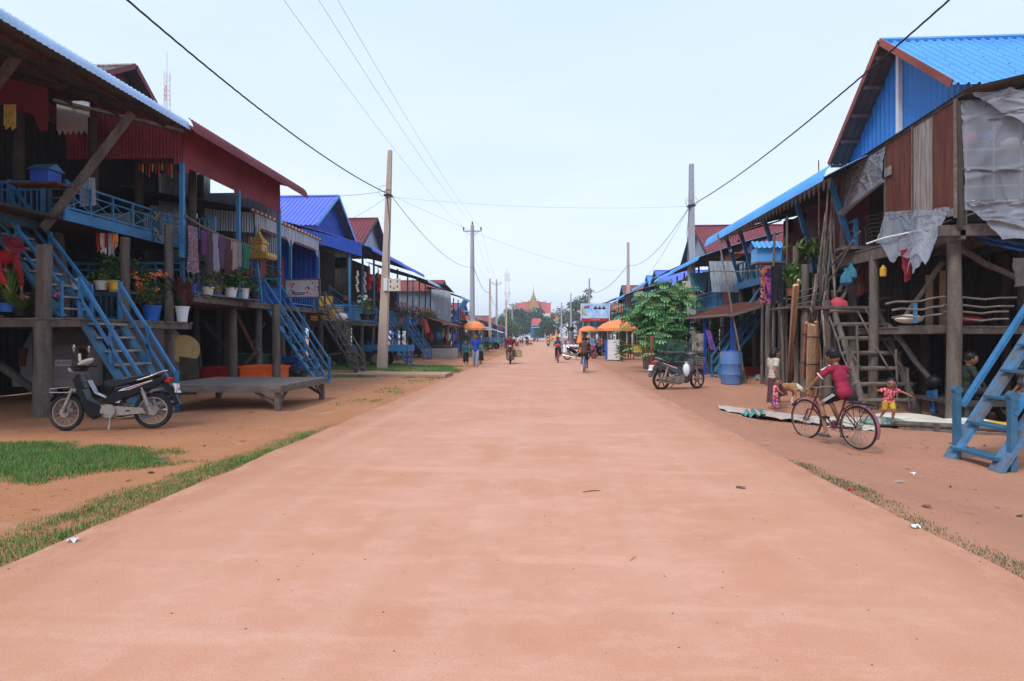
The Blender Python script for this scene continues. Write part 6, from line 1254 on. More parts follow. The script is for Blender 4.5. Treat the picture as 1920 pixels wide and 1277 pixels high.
def tree(label, base, trunk_h, crown, n, ls, mats=('leafd', 'leaf', 'leafd'), seed=1, tr=.3, clumps=9, name='tree', flat=.6, group='trees at the street end'):
    """crown: (rx, rz) about the top of the trunk; foliage gathers in clumps"""
    base = V(base); rg = random.Random(seed); rx, rzv = crown; t = thing(name, label, 'tree', base, 0, group)
    c0 = base + V((0, 0, trunk_h + rzv * .55)); b = MB(); cl = []
    b.tube([base - V((0, 0, .3)), base + V((tr * .4, 0, trunk_h * .5)), base + V((0, 0, trunk_h)), c0], [tr, tr * .8, tr * .65, tr * .25], 8)
    for i in range(clumps):
        a = 6.28 * i / clumps * 1.62 + rg.random(); k = math.sqrt((i + .5) / clumps); zz = (1 - k * k) * rzv * rg.uniform(.5, 1.0) - .25 * rzv * k + rg.uniform(-.1, .25) * rzv
        q = c0 + V((math.cos(a) * rx * k * .8, math.sin(a) * rx * k * .8, zz)); cl.append(q)
        b.tube([base + V((0, 0, trunk_h * .8)), base.lerp(q, .6) + V((0, 0, trunk_h * .25)), q], [tr * .4, tr * .22, tr * .07], 5)
    b.build('trunk', 'bark', t, True); b = MB()
    for q in cl:
        r = rx * rg.uniform(.28, .5); b.leaves(q, (r, r, r * flat), n // clumps, ls, rg, .2, .45, .6, 3)
    b.build('crown', list(mats), t); return t
hz = [('wide dark rain tree before the temple, nearest and broadest', 968, 232, 1.6, (9.2, 6.6), 9000, .8, 0), ('rounded dark rain tree directly below the temple spire', 1003, 245, 1.8, (9.4, 7.0), 9000, .85, 0), ('bright green tree at the left end of the street, in front of the rain tree', 952, 170, 1.0, (4.8, 3.8), 4200, .5, 1), ('round green tree right of the red roofed shop house', 1028, 170, 1.0, (3.6, 3.8), 2600, .5, 0), ('tall thin airy tree rising left of the billboard', 1084, 165, 4.2, (4.8, 5.8), 2400, .5, 2), ('tall ragged tree behind the third right pole', 1100, 175, 5.0, (3.4, 6.5), 1800, .5, 2), ('low grey green tree between temple hall and right houses', 1066, 200, 4, (6, 5.5), 1500, .6, 2), ('small far tree at the left foot of the temple', 960, 290, 8, (5, 6), 700, .9, 2), ('dark shrub tree at the far left house ends', 935, 210, 4.5, (4.5, 3), 800, .6, 0)]
far2 = pm('hazy_leaf', (.10, .15, .09), .8)
for i, (lab, px, d, th, cr, n, ls, k) in enumerate(hz):
    p = at(px, HOR + EYE * F / d, d); p.z = 0; tree(lab, p, th, cr, n, ls, [('leafd', 'leaf', 'leafd'), ('leaf', 'leafl', 'leaf'), (far2, 'leafd', far2)][k], 20 + i, .35, 24 if k != 2 else 10)
p = at(992, 640, 262); 
b = MB(); rg = random.Random(77)
for i in range(64):
    x = -190 + i * 6 + rg.uniform(-2, 2)
    if -22 < x < 8: continue
    r = rg.uniform(2.5, 4.6); b.leaves((x, rg.uniform(255, 300), r * .8), (r * 1.4, r, r), 90, 1.1, rg, .2, .4, .6, 3)
tag(b.build('distant_trees', ['leafd', 'leaf', far2]), 'far off wood reading as one mass beyond the houses', None, None, 'stuff')
# papaya trees on the right
def papaya_leaf(b, c, d, size, rg):
    c = V(c); d = V(d).normalized(); a, u = frame(d); 
    if u.z < 0: u = -u; a = -a
    for k, ang in enumerate((-125, -82, -45, -14, 14, 45, 82, 125)):
        L_ = size * (1.0 - abs(ang) / 260); dr = (d * math.cos(R(ang)) + a * math.sin(R(ang))); sd = u.cross(dr).normalized()
        tip = c + dr * L_ - V((0, 0, L_ * .28)); mid = c + dr * L_ * .6 - V((0, 0, L_ * .06)); w_ = L_ * .07
        b.add([c, mid + sd * w_, mid - sd * w_, tip, c + dr * L_ * .75 + sd * w_ * 2.0 - V((0, 0, L_ * .2)), c + dr * L_ * .75 - sd * w_ * 2.0 - V((0, 0, L_ * .2))], [(0, 2, 3, 1), (1, 3, 4), (2, 5, 3)])
def papaya(label, x, y, hgt, n, seed, size=.36, spread=.78):
    t = thing('papaya_tree', label, 'tree', (x, y, 0), 0, 'papaya trees on the right verge'); rg = random.Random(seed); b = MB(); s = MB(); st = MB()
    tops = [(0, 0, hgt)] + [(rg.uniform(-.8, .8), rg.uniform(-.5, .5), hgt * rg.uniform(.6, .92)) for _ in range(3)]
    for ox, oy, oz in tops:
        s.tube([(x + ox * .1, y + oy * .1, -.1), (x + ox * .3, y + oy * .3, oz * .5), (x + ox, y + oy, oz)], [.09, .07, .05], 7)
        for i in range(n // 4):
            a = rg.uniform(0, 6.28); e = rg.uniform(-.35, .8); L_ = spread * rg.uniform(.5, 1.05); p0 = V((x + ox, y + oy, oz - rg.uniform(0, .7)))
            q = p0 + V((math.cos(a) * L_ * math.cos(e), math.sin(a) * L_ * math.cos(e), L_ * math.sin(e))); st.tube([p0, p0.lerp(q, .5) + V((0, 0, .06)), q], .012, 4, False)
            b.m = rg.choice((0, 0, 1, 2, 2)) if rg.random() > .04 else 3; papaya_leaf(b, q, (math.cos(a) + rg.uniform(-.5, .5), math.sin(a) + rg.uniform(-.5, .5), rg.uniform(-.9, .1)), size * rg.uniform(.75, 1.2), rg)
    s.build('trunk', 'bark', t, True); st.build('leaf_stalks', 'leafl', t); b.build('crown', [pm('papaya_mid', (.07, .235, .07), .55), pm('papaya_dark', (.04, .14, .04), .55), pm('papaya_light', (.18, .38, .14), .5), pm('papaya_yellow', (.4, .36, .05), .6)], t); return t
papaya('large papaya tree with lobed leaves behind the right motorbike', 5.5, 25.6, 3.7, 230, 1); papaya('papaya tree on the left side of the clump, leaning over the orange umbrella', 4.7, 26.6, 3.1, 190, 2, .38, .85)
papaya('papaya tree with drooping leaves at the right of the clump near the grey pole', 5.95, 25.2, 3.3, 170, 3); papaya('low papaya tree in front of the netting fence', 4.85, 24.6, 1.9, 70, 4, .36, .8)
for i, (x, y, z, rx, rz_, n, lab) in enumerate(((6.7, 23.8, .9, .9, .7, 700, 'bushy shrub at the foot of the grey right pole'), (5.8, 24.4, .7, 1.0, .6, 600, 'low green shrub behind the right stick fence'), (7.2, 25.0, 1.8, .8, .9, 500, 'climbing shrub by the grey right pole and blue rail'))):
    t = thing('shrub', lab, 'plant', (x, y, 0)); part(t, 'foliage', ['leaf', 'leafd', 'leafl'], lambda b: b.leaves((x, y, z), (rx, .7, rz_), n, .13, random.Random(90 + i), .3, .1, .5, 3)); part(t, 'stem', 'bark', lambda b: b.tube([(x, y, -.05), (x + .1, y, z)], [.04, .02], 6))
t = thing('netting_fence', 'dark green netting and stick fence below the papaya trees', 'fence', (5.2, 23.4, 0))
for i in range(6): part(t, 'stake', 'wood' if i else 'terra', lambda b: b.tube([(4.35 + i * .52, 23.6 - i * .2, -.05), (4.4 + i * .5, 23.6 - i * .2, 1.1 if i else 1.5)], .03 if i else .1, 6))
part(t, 'net', pm('dark_green_net', (.03, .07, .055), .9), lambda b: b.cloth((4.4, 23.5, 1.45), (5.9, 22.9, 1.2), (5.8, 22.9, .1), (4.4, 23.5, .1), 16, 12, .14, 4, 0, 5, .005)); part(t, 'rail', 'wood', lambda b: (b.tube([(4.4, 23.5, .45), (7.2, 22.3, .5)], .025, 5), b.tube([(4.6, 23.3, .85), (7.2, 22.3, .85)], .025, 5)))
M['net2'] = 0; del M['net2']
# banana plants on the left and shrubs by the stalls
def banana(label, x, y, hgt, n, seed, z0=0):
    t = thing('banana_plant', label, 'plant', (x, y, z0)); rg = random.Random(seed); b = MB()
    for i in range(n):
        a = 6.28 * i / n + rg.uniform(-.3, .3); l = hgt * rg.uniform(.45, .62); pts = []
        for k in range(6):
            u = k / 5; pts.append(V((x + math.cos(a) * l * .6 * u, y + math.sin(a) * l * .6 * u, z0 + hgt * .5 + l * (u * 1.1 - u * u * .75))))
        sd = V((-math.sin(a), math.cos(a), .25)); ws = [.02, .14, .2, .19, .12, .01]; vs = []
        for p, w_ in zip(pts, ws): vs += [p - sd * w_ * hgt * .4, p + V((0, 0, -.03)), p + sd * w_ * hgt * .4]
        b.m = i % 2; b.add(vs, [(3 * k + j, 3 * k + j + 1, 3 * k + j + 4, 3 * k + j + 3) for k in range(5) for j in range(2)])
    b.build('leaves', ['leaf', 'leafl'], t); part(t, 'trunk', 'leafl', lambda q: q.tube([(x, y, z0), (x, y, z0 + hgt * .55)], [.09, .06], 8), True)
banana('banana plant with upright leaves above the rusty left stall roof', -8.0, 46.5, 3.6, 7, 1, .6); banana('banana plant beside the crossarm pole on the left', -6.9, 52, 3.7, 6, 2, .3); banana('low banana plant by the blue drums near the schoolgirls', -6.0, 44.5, 2.0, 6, 3); banana('banana plant by the far right shops', 4.6, 98, 4.5, 7, 4)
for i, (x, y, z, r, lab) in enumerate(((-5.6, 42.6, .6, .5, 'green shrub before the concrete wall near the schoolgirls'), (-8.6, 40.5, .5, .8, 'dark shrub by the far blue staircase'), (-9.6, 24.0, .25, .9, 'low weeds at the foot of the brown stairs on the left'), (-5.9, 60, .8, .6, 'shrub near the blue trailer'), (4.6, 34.5, .7, .5, 'grey green shrub beside the white cabinet'))):
    t = thing('shrub', lab, 'plant', (x, y, 0)); part(t, 'foliage', ['leaf', 'leafd', 'leafl'], lambda b: b.leaves((x, y, z), (r, r * .7, z), 380, .13, random.Random(60 + i), .3, .1, .5, 3)); part(t, 'stem', 'bark', lambda b: b.tube([(x, y, -.05), (x, y, z)], [.03, .02], 6))

# ------------------------------------------------------------------ umbrellas, billboard, carts, cabinet
def umbrella(label, x, y, zt, r, hgt=.55):
    t = thing('market_umbrella', label, 'umbrella', (x, y, 0), 0, 'orange market umbrellas'); b = MB(); n = 8; zb = zt - hgt
    vs = [(x, y, zt)]
    for k, (q, zz) in enumerate(((.4, .16), (.75, .5), (1.0, 1.0), (1.0, 1.25))):
        for i in range(n * 3):
            a = 6.283 * i / (n * 3); rr = r * q * (1 if i % 3 == 0 else .965); vs.append((x + math.cos(a) * rr, y + math.sin(a) * rr, zt - hgt * zz * (1 if i % 3 == 0 or k == 3 else .95)))
    m = n * 3; fs = [(0, 1 + i, 1 + (i + 1) % m) for i in range(m)] + [(1 + k * m + i, 1 + (k + 1) * m + i, 1 + (k + 1) * m + (i + 1) % m, 1 + k * m + (i + 1) % m) for k in range(3) for i in range(m)]
    b.add(vs, fs); b.build('canopy', 'orange', t); part(t, 'pole', 'white', lambda b: b.tube([(x, y, 0), (x, y, zt + .1)], .025, 6)); part(t, 'base', 'conc', lambda b: b.lathe([(.28, 0), (.28, .1), (.05, .16)], (x, y, 0), 12))
    part(t, 'emblem', 'yellow', lambda b: b.prism([(x - .18, y - r * .62, zt - hgt * .62), (x + .18, y - r * .62, zt - hgt * .62), (x + .1, y - r * .5, zt - hgt * .40), (x - .1, y - r * .5, zt - hgt * .40)], (0, -.01, .02)))
p = at(889, 611, 45); umbrella('orange umbrella on the left behind the three schoolgirls', p.x, p.y, EYE + 31 * 45 / 1080, .97, .6)
p = at(1103, 620, 50); umbrella('small orange umbrella on the right under the billboard', p.x, p.y, EYE + 21 * 50 / 1080, .85, .4)
p = at(1160, 610, 37); umbrella('large orange umbrella on the right beside the papaya leaves', p.x, p.y, EYE + 33 * 37 / 1080, 1.4, .6)
p = at(1116, 586, 50)
t = thing('billboard', 'billboard with blue sky picture, three small portraits and a red text strip', 'billboard', (p.x, p.y, 0), 0, None, world=False)
part(t, 'panel', pm('billboard_blue', (.14, .45, .85), .6, col2=(.62, .78, .92), scale=1.2), lambda b: b.box((0, 0, p.z), (2.42, .06, 1.5)))
part(t, 'frame', 'white', lambda b: (b.box((0, 0, p.z + .76), (2.5, .09, .05)), b.box((-1.23, 0, p.z), (.05, .09, 1.5)), b.box((1.23, 0, p.z), (.05, .09, 1.5))))
part(t, 'text_strip', 'redplas', lambda b: b.box((0, -.033, p.z - .62), (2.38, .01, .24))); part(t, 'post', 'galv', lambda b: b.box((-1.05, .05, p.z / 2 - .3), (.07, .07, p.z))); part(t, 'post', 'galv', lambda b: b.box((1.05, .05, p.z / 2 - .3), (.07, .07, p.z)))
for i in range(3): part(t, 'portrait', ['black', 'skin', 'cream'], lambda b: (b.ell((.02 + i * .36, -.036, p.z + .36), (.17, .012, .1), 12), setattr(b, 'm', 1), b.ell((.02 + i * .36, -.046, p.z + .5), (.07, .014, .1), 12)))
part(t, 'flag', ['blue', 'redplas', 'white'], lambda b: [(setattr(b, 'm', m_), b.quad((-.95, -.035 - m_ * .002, p.z + .32 + dz), (-.5, -.035 - m_ * .002, p.z + .38 + dz), (-.5, -.035 - m_ * .002, p.z + .38 + dz + hh), (-.95, -.035 - m_ * .002, p.z + .32 + dz + hh))) for m_, dz, hh in ((0, 0, .24), (1, .06, .12))])
part(t, 'ribbon', 'yellow', lambda b: b.tube([(-1.1, -.045, p.z + .55), (-1.12, -.045, p.z + .2), (-.95, -.045, p.z - .1), (-.7, -.045, p.z - .25)], [.03, .09, .07, .02], 6))
fk = None
try:
    import os
    fk = bpy.data.fonts.load(os.path.join(bpy.utils.resource_path('LOCAL'), 'datafiles', 'fonts', 'NotoSansKhmer-VariableFont_wdth,wght.woff2'))
except Exception: fk = None
KH = '\u1780\u1798\u17d2\u1796\u17bb\u1787\u17b6 \u179f\u17bd\u179f\u17d2\u178f\u17b8 \u1794\u17d2\u179a\u1787\u17b6\u1787\u1793'
textobj('strip_lettering', KH, .17, 'white', t, (0, -.045, p.z - .62), (R(90), 0, 0), fk); textobj('line_lettering', KH[:13], .12, 'redplas', t, (.45, -.04, p.z - .22), (R(90), 0, 0), fk); textobj('numeral_lettering', '7 \u1798\u1780\u179a\u17b6', .34, 'white', t, (-.5, -.04, p.z + .02), (R(90), 0, 0), fk)
p = aG(1146, 675.5)
t = thing('ice_cabinet', 'white and blue upright cabinet standing beside the large orange umbrella', 'cabinet', p, R(-8), None, world=False)
part(t, 'body', 'white', lambda b: b.box((.16, 0, .66), (.75, .6, 1.24))); part(t, 'side_panel', 'bluep', lambda b: b.box((-.235, 0, .66), (.03, .6, 1.22))); part(t, 'side_panel', 'bluep', lambda b: b.box((-.32, -.05, .66), (.14, .5, 1.2))); part(t, 'foot', 'black', lambda b: b.box((.15, 0, .02), (.7, .55, .04))); part(t, 'emblem', 'leaf', lambda b: b.box((.3, -.305, .95), (.06, .01, .08)))
def trailer(label, p, rz, L_=2.6, W_=1.3, zb=.75, mt='bluep', slat=True, name='cart', wr=.42):
    t = thing(name, label, 'trailer', p, rz, None, world=False)
    part(t, 'bed', mt, lambda b: b.box((0, 0, zb), (L_, W_, .08)))
    def sd(b):
        for y in (-W_ / 2, W_ / 2):
            for k in range(3 if slat else 1): b.box((0, y, zb + .12 + k * .17), (L_, .04, .1 if slat else .3))
            for i in range(6): b.box((-L_ / 2 + .05 + i * (L_ - .1) / 5, y, zb + .27), (.05, .05, .5 if slat else .32))
        for x in (-L_ / 2, L_ / 2): 
            for k in range(3 if slat else 1): b.box((x, 0, zb + .12 + k * .17), (.04, W_, .1 if slat else .3))
    part(t, 'side_boards', mt, sd); part(t, 'drawbar', 'dustmetal', lambda b: b.beam((L_ / 2, 0, zb - .05), (L_ / 2 + 1.3, 0, zb - .25), .08, .08)); part(t, 'axle', 'dustmetal', lambda b: b.tube([(0, -W_ / 2 - .1, wr), (0, W_ / 2 + .1, wr)], .04, 6)); part(t, 'prop_leg', 'dustmetal', lambda b: b.beam((L_ / 2 - .2, 0, zb), (L_ / 2 - .2, 0, 0), .05, .05))
    for y in (-W_ / 2 - .12, W_ / 2 + .12): wh = part(t, 'wheel', 'rubber', lambda b: b.ring((0, y, wr), (0, 1, 0), wr - .1, .1, 24, 8), True); sub('rim', 'dustmetal', wh, lambda b: b.disc((0, y, wr), (0, 1, 0), wr - .12, .08))
    return t
p = aG(925, 655); trailer('bright blue slatted two wheeled trailer parked beyond the schoolgirls', p, R(-20), 2.6, 1.5, .9, 'blue')
p = aG(712, 684); p.z = .05; trailer('old blue cart with low sides parked behind the near left pole', (-7.75, 27.1, .03), R(178), 2.9, 1.1, .78, 'blue', False, 'farm_cart')
# drums and flags
for i, (px, py, s_, lab) in enumerate(((856, 664, 1, 'front blue drum near the girls by the concrete wall'), (866, 660, 1.35, 'taller blue drum behind the first by the girls'))):
    p = aG(px, py); p.x -= .1; part_ = tag(part(None, 'water_barrel', 'bluep', lambda b: b.lathe([(.3 * s_, 0), (.34 * s_, .1), (.34 * s_, .75 * s_), (.28 * s_, .86 * s_)], p, 18), True), lab, 'barrel', 'blue drums by the left stall')
for i, (px, py, d) in enumerate(((797, 610, 34), (867, 590, 46), (938, 612, 75))):
    p = at(px, py, d); t = thing('flag_on_pole', ['red and violet flag drooping on a thin stick pole by the left houses', 'faded red flag beside the crossarm pole', 'small red flag at the far left of the road'][i], 'flag', (p.x - .2, p.y, 0), 0, 'small drooping flags on the left')
    part(t, 'pole', 'wood', lambda b: b.tube([(p.x - .1, p.y, 0), (p.x - .15, p.y, p.z + .8)], .03, 6)); part(t, 'cloth', [pm('flag_red', (.55, .06, .05)), pm('flag_violet', (.2, .1, .4))], lambda b: (b.cloth(p + V((-.1, 0, .4)), p + V((.08, .05, .35)), p + V((.3, .1, -.4)), p + V((.02, 0, -.5)), 8, 10, .06, 3, 0, i, .005),))
# stall goods on the right and a table with white bags
t = thing('vendor_table', 'vendor table piled with white plastic bags near the parked motorbike', 'table', aG(1068, 666), 0, None, world=False)
part(t, 'tabletop', 'plank', lambda b: b.box((0, 0, .62), (1.5, .8, .06))); part(t, 'front', 'cream', lambda b: b.box((.1, -.38, .32), (1.1, .04, .5)))
for x, y in ((-.68, -.33), (.68, -.33), (-.68, .33), (.68, .33)): part(t, 'leg', 'wood', lambda b: b.box((x, y, .3), (.06, .06, .6)))
for i in range(5):
    p = aG(1072, 668) + V((-.55 + i * .28, 0, .76)); tag(part(None, 'plastic_bag', 'white', lambda b: b.ell(p, (.19, .2, .13), 10), True), ['leftmost', 'second', 'middle', 'fourth', 'rightmost'][i] + ' white bag of the row on the vendor table', 'bag', 'white bags on the vendor table')
t = thing('plastic_chair', 'red plastic chair under the papaya leaves', 'chair', aG(1180, 674), R(20), None, world=False)
part(t, 'seat', 'redplas', lambda b: b.box((0, 0, .43), (.45, .45, .04))); part(t, 'backrest', 'redplas', lambda b: b.box((0, .22, .7), (.45, .04, .5)))
for x in (-.2, .2):
    for y in (-.2, .2): part(t, 'leg', 'redplas', lambda b: b.box((x, y, .21), (.04, .04, .42)))
t = thing('yellow_cooler', 'yellow cooler box standing behind the red chair', 'cooler', aG(1200, 668), 0, None, world=False); part(t, 'body', 'yellow', lambda b: b.box((0, 0, .55), (.9, .5, .5))); part(t, 'lid', 'yellow', lambda b: b.box((0, 0, .83), (.95, .55, .06))); part(t, 'stand', 'wood', lambda b: b.box((0, 0, .15), (.8, .45, .3)))
for i, (px, d, hh) in enumerate(((1033, 92, 2.0), (1043, 72, 2.4), (1088, 44, 2.0))):
    p = at(px, 640, d); p.z = 0; tag(part(None, 'traffic_cone' if i == 9 else 'folded_umbrella', 'orange', lambda b: b.lathe([(.05, 0), (.06, .9), (.3, 1.0), (.22, 1.4), (.04, hh)], p, 10), True), ['farthest folded orange umbrella on the right roadside', 'middle folded orange umbrella on the right roadside', 'folded orange umbrella beside the small right umbrella'][i], 'umbrella')
# concrete step slabs and planks at the left near the pole
tag(part(None, 'concrete_slab', pm('dusty_slab', (.46, .27, .19), .9, var=.2, bump=.3, fine=.1), lambda b: b.box((-6.0, 21.4, .03), (4.9, 1.7, .14))), 'low dusty slab in front of the brown stairs on the left', 'slab')
# ------------------------------------------------------------------ motorbikes and bicycles (local: forward +x, up +z)
bodym = pm('black_bike_paint', (.004, .005, .008), .28, var=.1, spec=.25, dirt=.03, dirtcol=(.08, .06, .05)); greym = pm('grey_bike_paint', (.075, .085, .10), .35, var=.1, spec=.5, dirt=.1, dirtcol=(.12, .09, .08))
def wheel(t, x, z, r, tw, spoked, y=0.0, hubm='dustmetal', rimm='dustmetal', hubr=.075, rz=0.0):
    ax = V((math.sin(rz), math.cos(rz), 0))
    w_ = part(t, 'wheel', 'rubber', lambda b: b.ring((x, y, z), ax, r - tw, tw, 36, 8), True)
    sub('rim', rimm, w_, lambda b: b.ring((x, y, z), ax, r - tw * 2.0, tw * .42, 36, 6, 1.4), True)
    a, u = frame(ax)
    def sp(b):
        n = 28 if spoked else 6
        for i in range(n):
            t0 = 6.283 * i / n; t1 = t0 + (.35 if i % 2 else -.35) * (1 if spoked else 0); o = ax * (.02 if i % 2 else -.02) * (1 if spoked else 0)
            b.beam(V((x, y, z)) + (a * math.cos(t1) + u * math.sin(t1)) * hubr * .8 + o, V((x, y, z)) + (a * math.cos(t0) + u * math.sin(t0)) * (r - tw * 2), .004 if spoked else .03, .004 if spoked else .02)
    sub('spokes', 'spoke' if spoked else 'black', w_, sp)
    sub('hub', hubm, w_, lambda b: b.disc((x, y, z), ax, hubr, .09, 18), True)
    return w_
def motorbike(label, loc, rz, paint=None, spoked=True, stripe=True, plate=None, rack=True, group='parked and ridden motorbikes', hi=True, mirrors=(1, 1), steer=0.0, basket=False):
    paint = paint or bodym
    t = thing('motorbike', label, 'motorbike', loc, rz, group, world=False); Rw = .285
    wheel(t, .61, Rw, Rw, .035, spoked, rz=steer); wheel(t, -.61, Rw, Rw, .038, spoked)
    for s_ in (-.075, .075): part(t, 'front_fork', 'dustmetal', lambda b: (b.tube([(.63, s_, Rw), (.5, s_, .66)], [.026, .022], 8),), True)
    def ffen(b):
        cs, sn_ = math.cos(-steer), math.sin(-steer); vs = []
        for k in range(10):
            a = R(32 + 13 * k)
            for y, rr in ((-.055, .302), (0, .325), (.055, .302)): X_ = rr * math.cos(a); vs.append((.61 + X_ * cs - y * sn_, X_ * sn_ + y * cs, Rw + rr * math.sin(a)))
        b.add(vs, [(3 * k + j, 3 * k + j + 1, 3 * k + j + 4, 3 * k + j + 3) for k in range(9) for j in range(2)])
    part(t, 'front_fender', paint, ffen, True)
    part(t, 'leg_shield', paint, lambda b: (b.slab([(.50, .80), (.44, .84), (.34, .62), (.29, .50), (.13, .40), (.07, .33), (.10, .22), (.20, .17), (.28, .22), (.385, .42)], -.105, .105, .025), b.slab([(.47, .86), (.40, .88), (.34, .66), (.42, .55)], -.10, .10, .025)), True)
    part(t, 'body_panel', paint, lambda b: (b.slab([(.10, .46), (.02, .52), (-.1, .62), (-.40, .74), (-.78, .84), (-.84, .80), (-.70, .68), (-.45, .56), (-.2, .47), (-.05, .40)], -.11, .11, .03), b.slab([(.02, .44), (-.22, .50), (-.26, .42), (.0, .38)], -.085, .085, .02)), True)
    if stripe: part(t, 'side_stripe', ['white', 'redplas'], lambda b: [(setattr(b, 'm', 0), b.prism([(-.14, s_ * .113, .605), (-.2, s_ * .113, .64), (-.62, s_ * .113, .775), (-.64, s_ * .113, .765), (-.3, s_ * .113, .625)], (0, s_ * .004, 0)), b.prism([(.0, s_ * .09, .43), (-.18, s_ * .09, .47), (-.16, s_ * .09, .42)], (0, s_ * .006, 0)), setattr(b, 'm', 1), b.prism([(-.22, s_ * .117, .633), (-.56, s_ * .117, .745), (-.5, s_ * .117, .715), (-.28, s_ * .117, .632)], (0, s_ * .004, 0))) for s_ in (-1, 1)])
    part(t, 'seat', pm('vinyl_seat', (.02, .022, .028), .55, var=.15), lambda b: b.slab([(.06, .70), (.08, .76), (.0, .79), (-.18, .785), (-.35, .83), (-.62, .86), (-.70, .85), (-.66, .80), (-.4, .75), (-.15, .68), (.0, .665)], -.12, .12, .035), True)
    part(t, 'grab_rail', 'chrome', lambda b: [b.tube([(-.42, s_ * .13, .77), (-.6, s_ * .14, .83), (-.74, s_ * .1, .90), (-.8, 0, .92)], .012, 6) for s_ in (-1, 1)], True)
    part(t, 'tail_light', 'redplas', lambda b: b.slab([(-.74, .84), (-.88, .80), (-.86, .72), (-.74, .74)], -.08, .08, .02), True)
    part(t, 'rear_fender', paint, lambda b: b.slab([(-.70, .72), (-.84, .74), (-.97, .50), (-1.02, .38), (-.95, .38), (-.86, .56)], -.07, .07, .015), True)
    pl = part(t, 'number_plate', 'white', lambda b: b.add([(-.91, -.09, .71), (-.91, .09, .71), (-.99, .09, .56), (-.99, -.09, .56)], [(0, 1, 2, 3)]) and b.box((-.955, 0, .635), (.015, .17, .14)))
    part(t, 'engine', 'dustmetal', lambda b: (b.disc((-.02, -.09, .30), (0, 1, 0), .105, .12, 20), b.disc((-.02, .09, .30), (0, 1, 0), .105, .12, 20), b.slab([(.1, .4), (.25, .36), (.25, .27), (.05, .2), (-.25, .22), (-.25, .36)], -.08, .08, .02), b.slab([(-.02, .40), (-.6, .36), (-.68, .29), (-.6, .21), (-.1, .20)], -.12, -.09, .01) , b.slab([(-.02, .38), (-.5, .34), (-.55, .25), (-.1, .22)], .09, .12, .01)), True)
    part(t, 'exhaust', 'chrome' , lambda b: b.tube([(.12, -.1, .22), (-.1, -.13, .17), (-.3, -.15, .2), (-.85, -.17, .30)], [.02, .022, .042, .045], 10), True)
    for s_ in (-.13, .13): part(t, 'shock_absorber', 'dustmetal', lambda b: (b.tube([(-.61, s_, Rw), (-.48, s_, .66)], .016, 6), b.tube([(-.585, s_, .36), (-.5, s_, .6)], .03, 8)), True)
    part(t, 'handlebar_cover', paint, lambda b: (b.slab([(.50, .93), (.56, .98), (.52, 1.03), (.40, 1.05), (.33, 1.0), (.38, .92)], -.10, .10, .03), b.tube([(.40, -.3, 1.02), (.42, -.1, 1.0), (.42, .1, 1.0), (.40, .3, 1.02)], .016, 6)), True)
    part(t, 'headlight', pm('headlamp_lens', (.5, .5, .48), .15, spec=.8), lambda b: b.ell((.54, 0, .955), (.05, .095, .055), 12), True)
    for s_ in (-1, 1):
        part(t, 'grip', 'black', lambda b: b.tube([(.405, s_ * .22, 1.01), (.37, s_ * .36, 1.01)], .02, 8), True)
        if mirrors[0 if s_ < 0 else 1]:
            mr = part(t, 'mirror', 'black', lambda b: (b.tube([(.42, s_ * .17, 1.03), (.44, s_ * .22, 1.2)], .006, 5), b.ell((.44, s_ * .23, 1.27), (.02, .05, .075), 10)), True); sub('mirror_glass', 'chrome', mr, lambda b: b.ell((.422, s_ * .23, 1.27), (.006, .042, .065), 10), True)
    part(t, 'footrest', 'rubber', lambda b: (b.tube([(.05, -.26, .25), (.05, .26, .25)], .014, 6), b.tube([(-.3, -.2, .3), (-.3, .2, .3)], .012, 6))); part(t, 'side_stand', 'dustmetal', lambda b: b.tube([(-.05, .12, .24), (-.1, .28, .02), (-.06, .31, .01)], .012, 6))
    if rack: part(t, 'front_rack', 'chrome', lambda b: ([b.tube([(.44, s_, .66), (.56, s_, .60), (.80, s_, .60), (.80, s_, .66), (.56, s_, .68)], .006, 5) for s_ in (-.09, -.03, .03, .09)], b.tube([(.8, -.09, .63), (.8, .09, .63)], .006, 5), b.tube([(.6, -.09, .6), (.6, .09, .6)], .006, 5)))
    if rack: part(t, 'leg_rack', 'chrome', lambda b: [b.tube([(.36, s_, .76), (.3, s_, .78), (.2, s_, .58), (.05, s_, .5)], .006, 5) for s_ in (-.06, -.02, .02, .06)])
    if basket: part(t, 'front_basket', 'spoke', lambda b: ([b.ring((.72, 0, .72 + k * .06), (0, 0, 1), .13 + k * .008, .004, 20, 4) for k in range(4)], [b.beam((.72 + .13 * math.cos(a), .13 * math.sin(a), .72), (.72 + .15 * math.cos(a), .15 * math.sin(a), .9), .004, .004) for a in [i * .42 for i in range(15)]]))
    return t, pl
# near left motorbike: front wheel left in the picture
pf = aG(122, 808, 1.46); pr_ = aG(288, 803, 1.46); ang = math.atan2(pf.y - pr_.y, pf.x - pr_.x); mid = (pf + pr_) / 2; 
mb1, pl1 = motorbike('dusty black motorbike with front wheel turned, parked on the near left dirt', (mid.x, mid.y, -.01), ang, bodym, True, True, steer=.28, mirrors=(1, 1))
textobj('plate_number', '7\n671', .055, 'redplas', pl1, (-.965, 0, .64), (R(70), 0, R(-90)))
mb1.rotation_euler[0] = R(3)
part(mb1, 'cloth_on_handlebar', 'cream', lambda b: (b.ell((.36, .02, 1.06), (.13, .1, .045), 12, Matrix.Rotation(.5, 3, 'Y')), b.tube([(.42, .05, 1.08), (.43, .05, 1.2)], .02, 8)), True)
pf = aG(1308, 733, 1.55); pr_ = aG(1239, 733, 1.52); ang = math.atan2(pf.y - pr_.y, pf.x - pr_.x); mid = (pf + pr_) / 2
mb2, pl2 = motorbike('grey black motorbike with silver exhaust and white sack, parked on the right', (mid.x, mid.y, gz(mid.x, mid.y) - .01), ang + .08, greym, False, True, rack=False, mirrors=(1, 1), steer=-.15, basket=True)
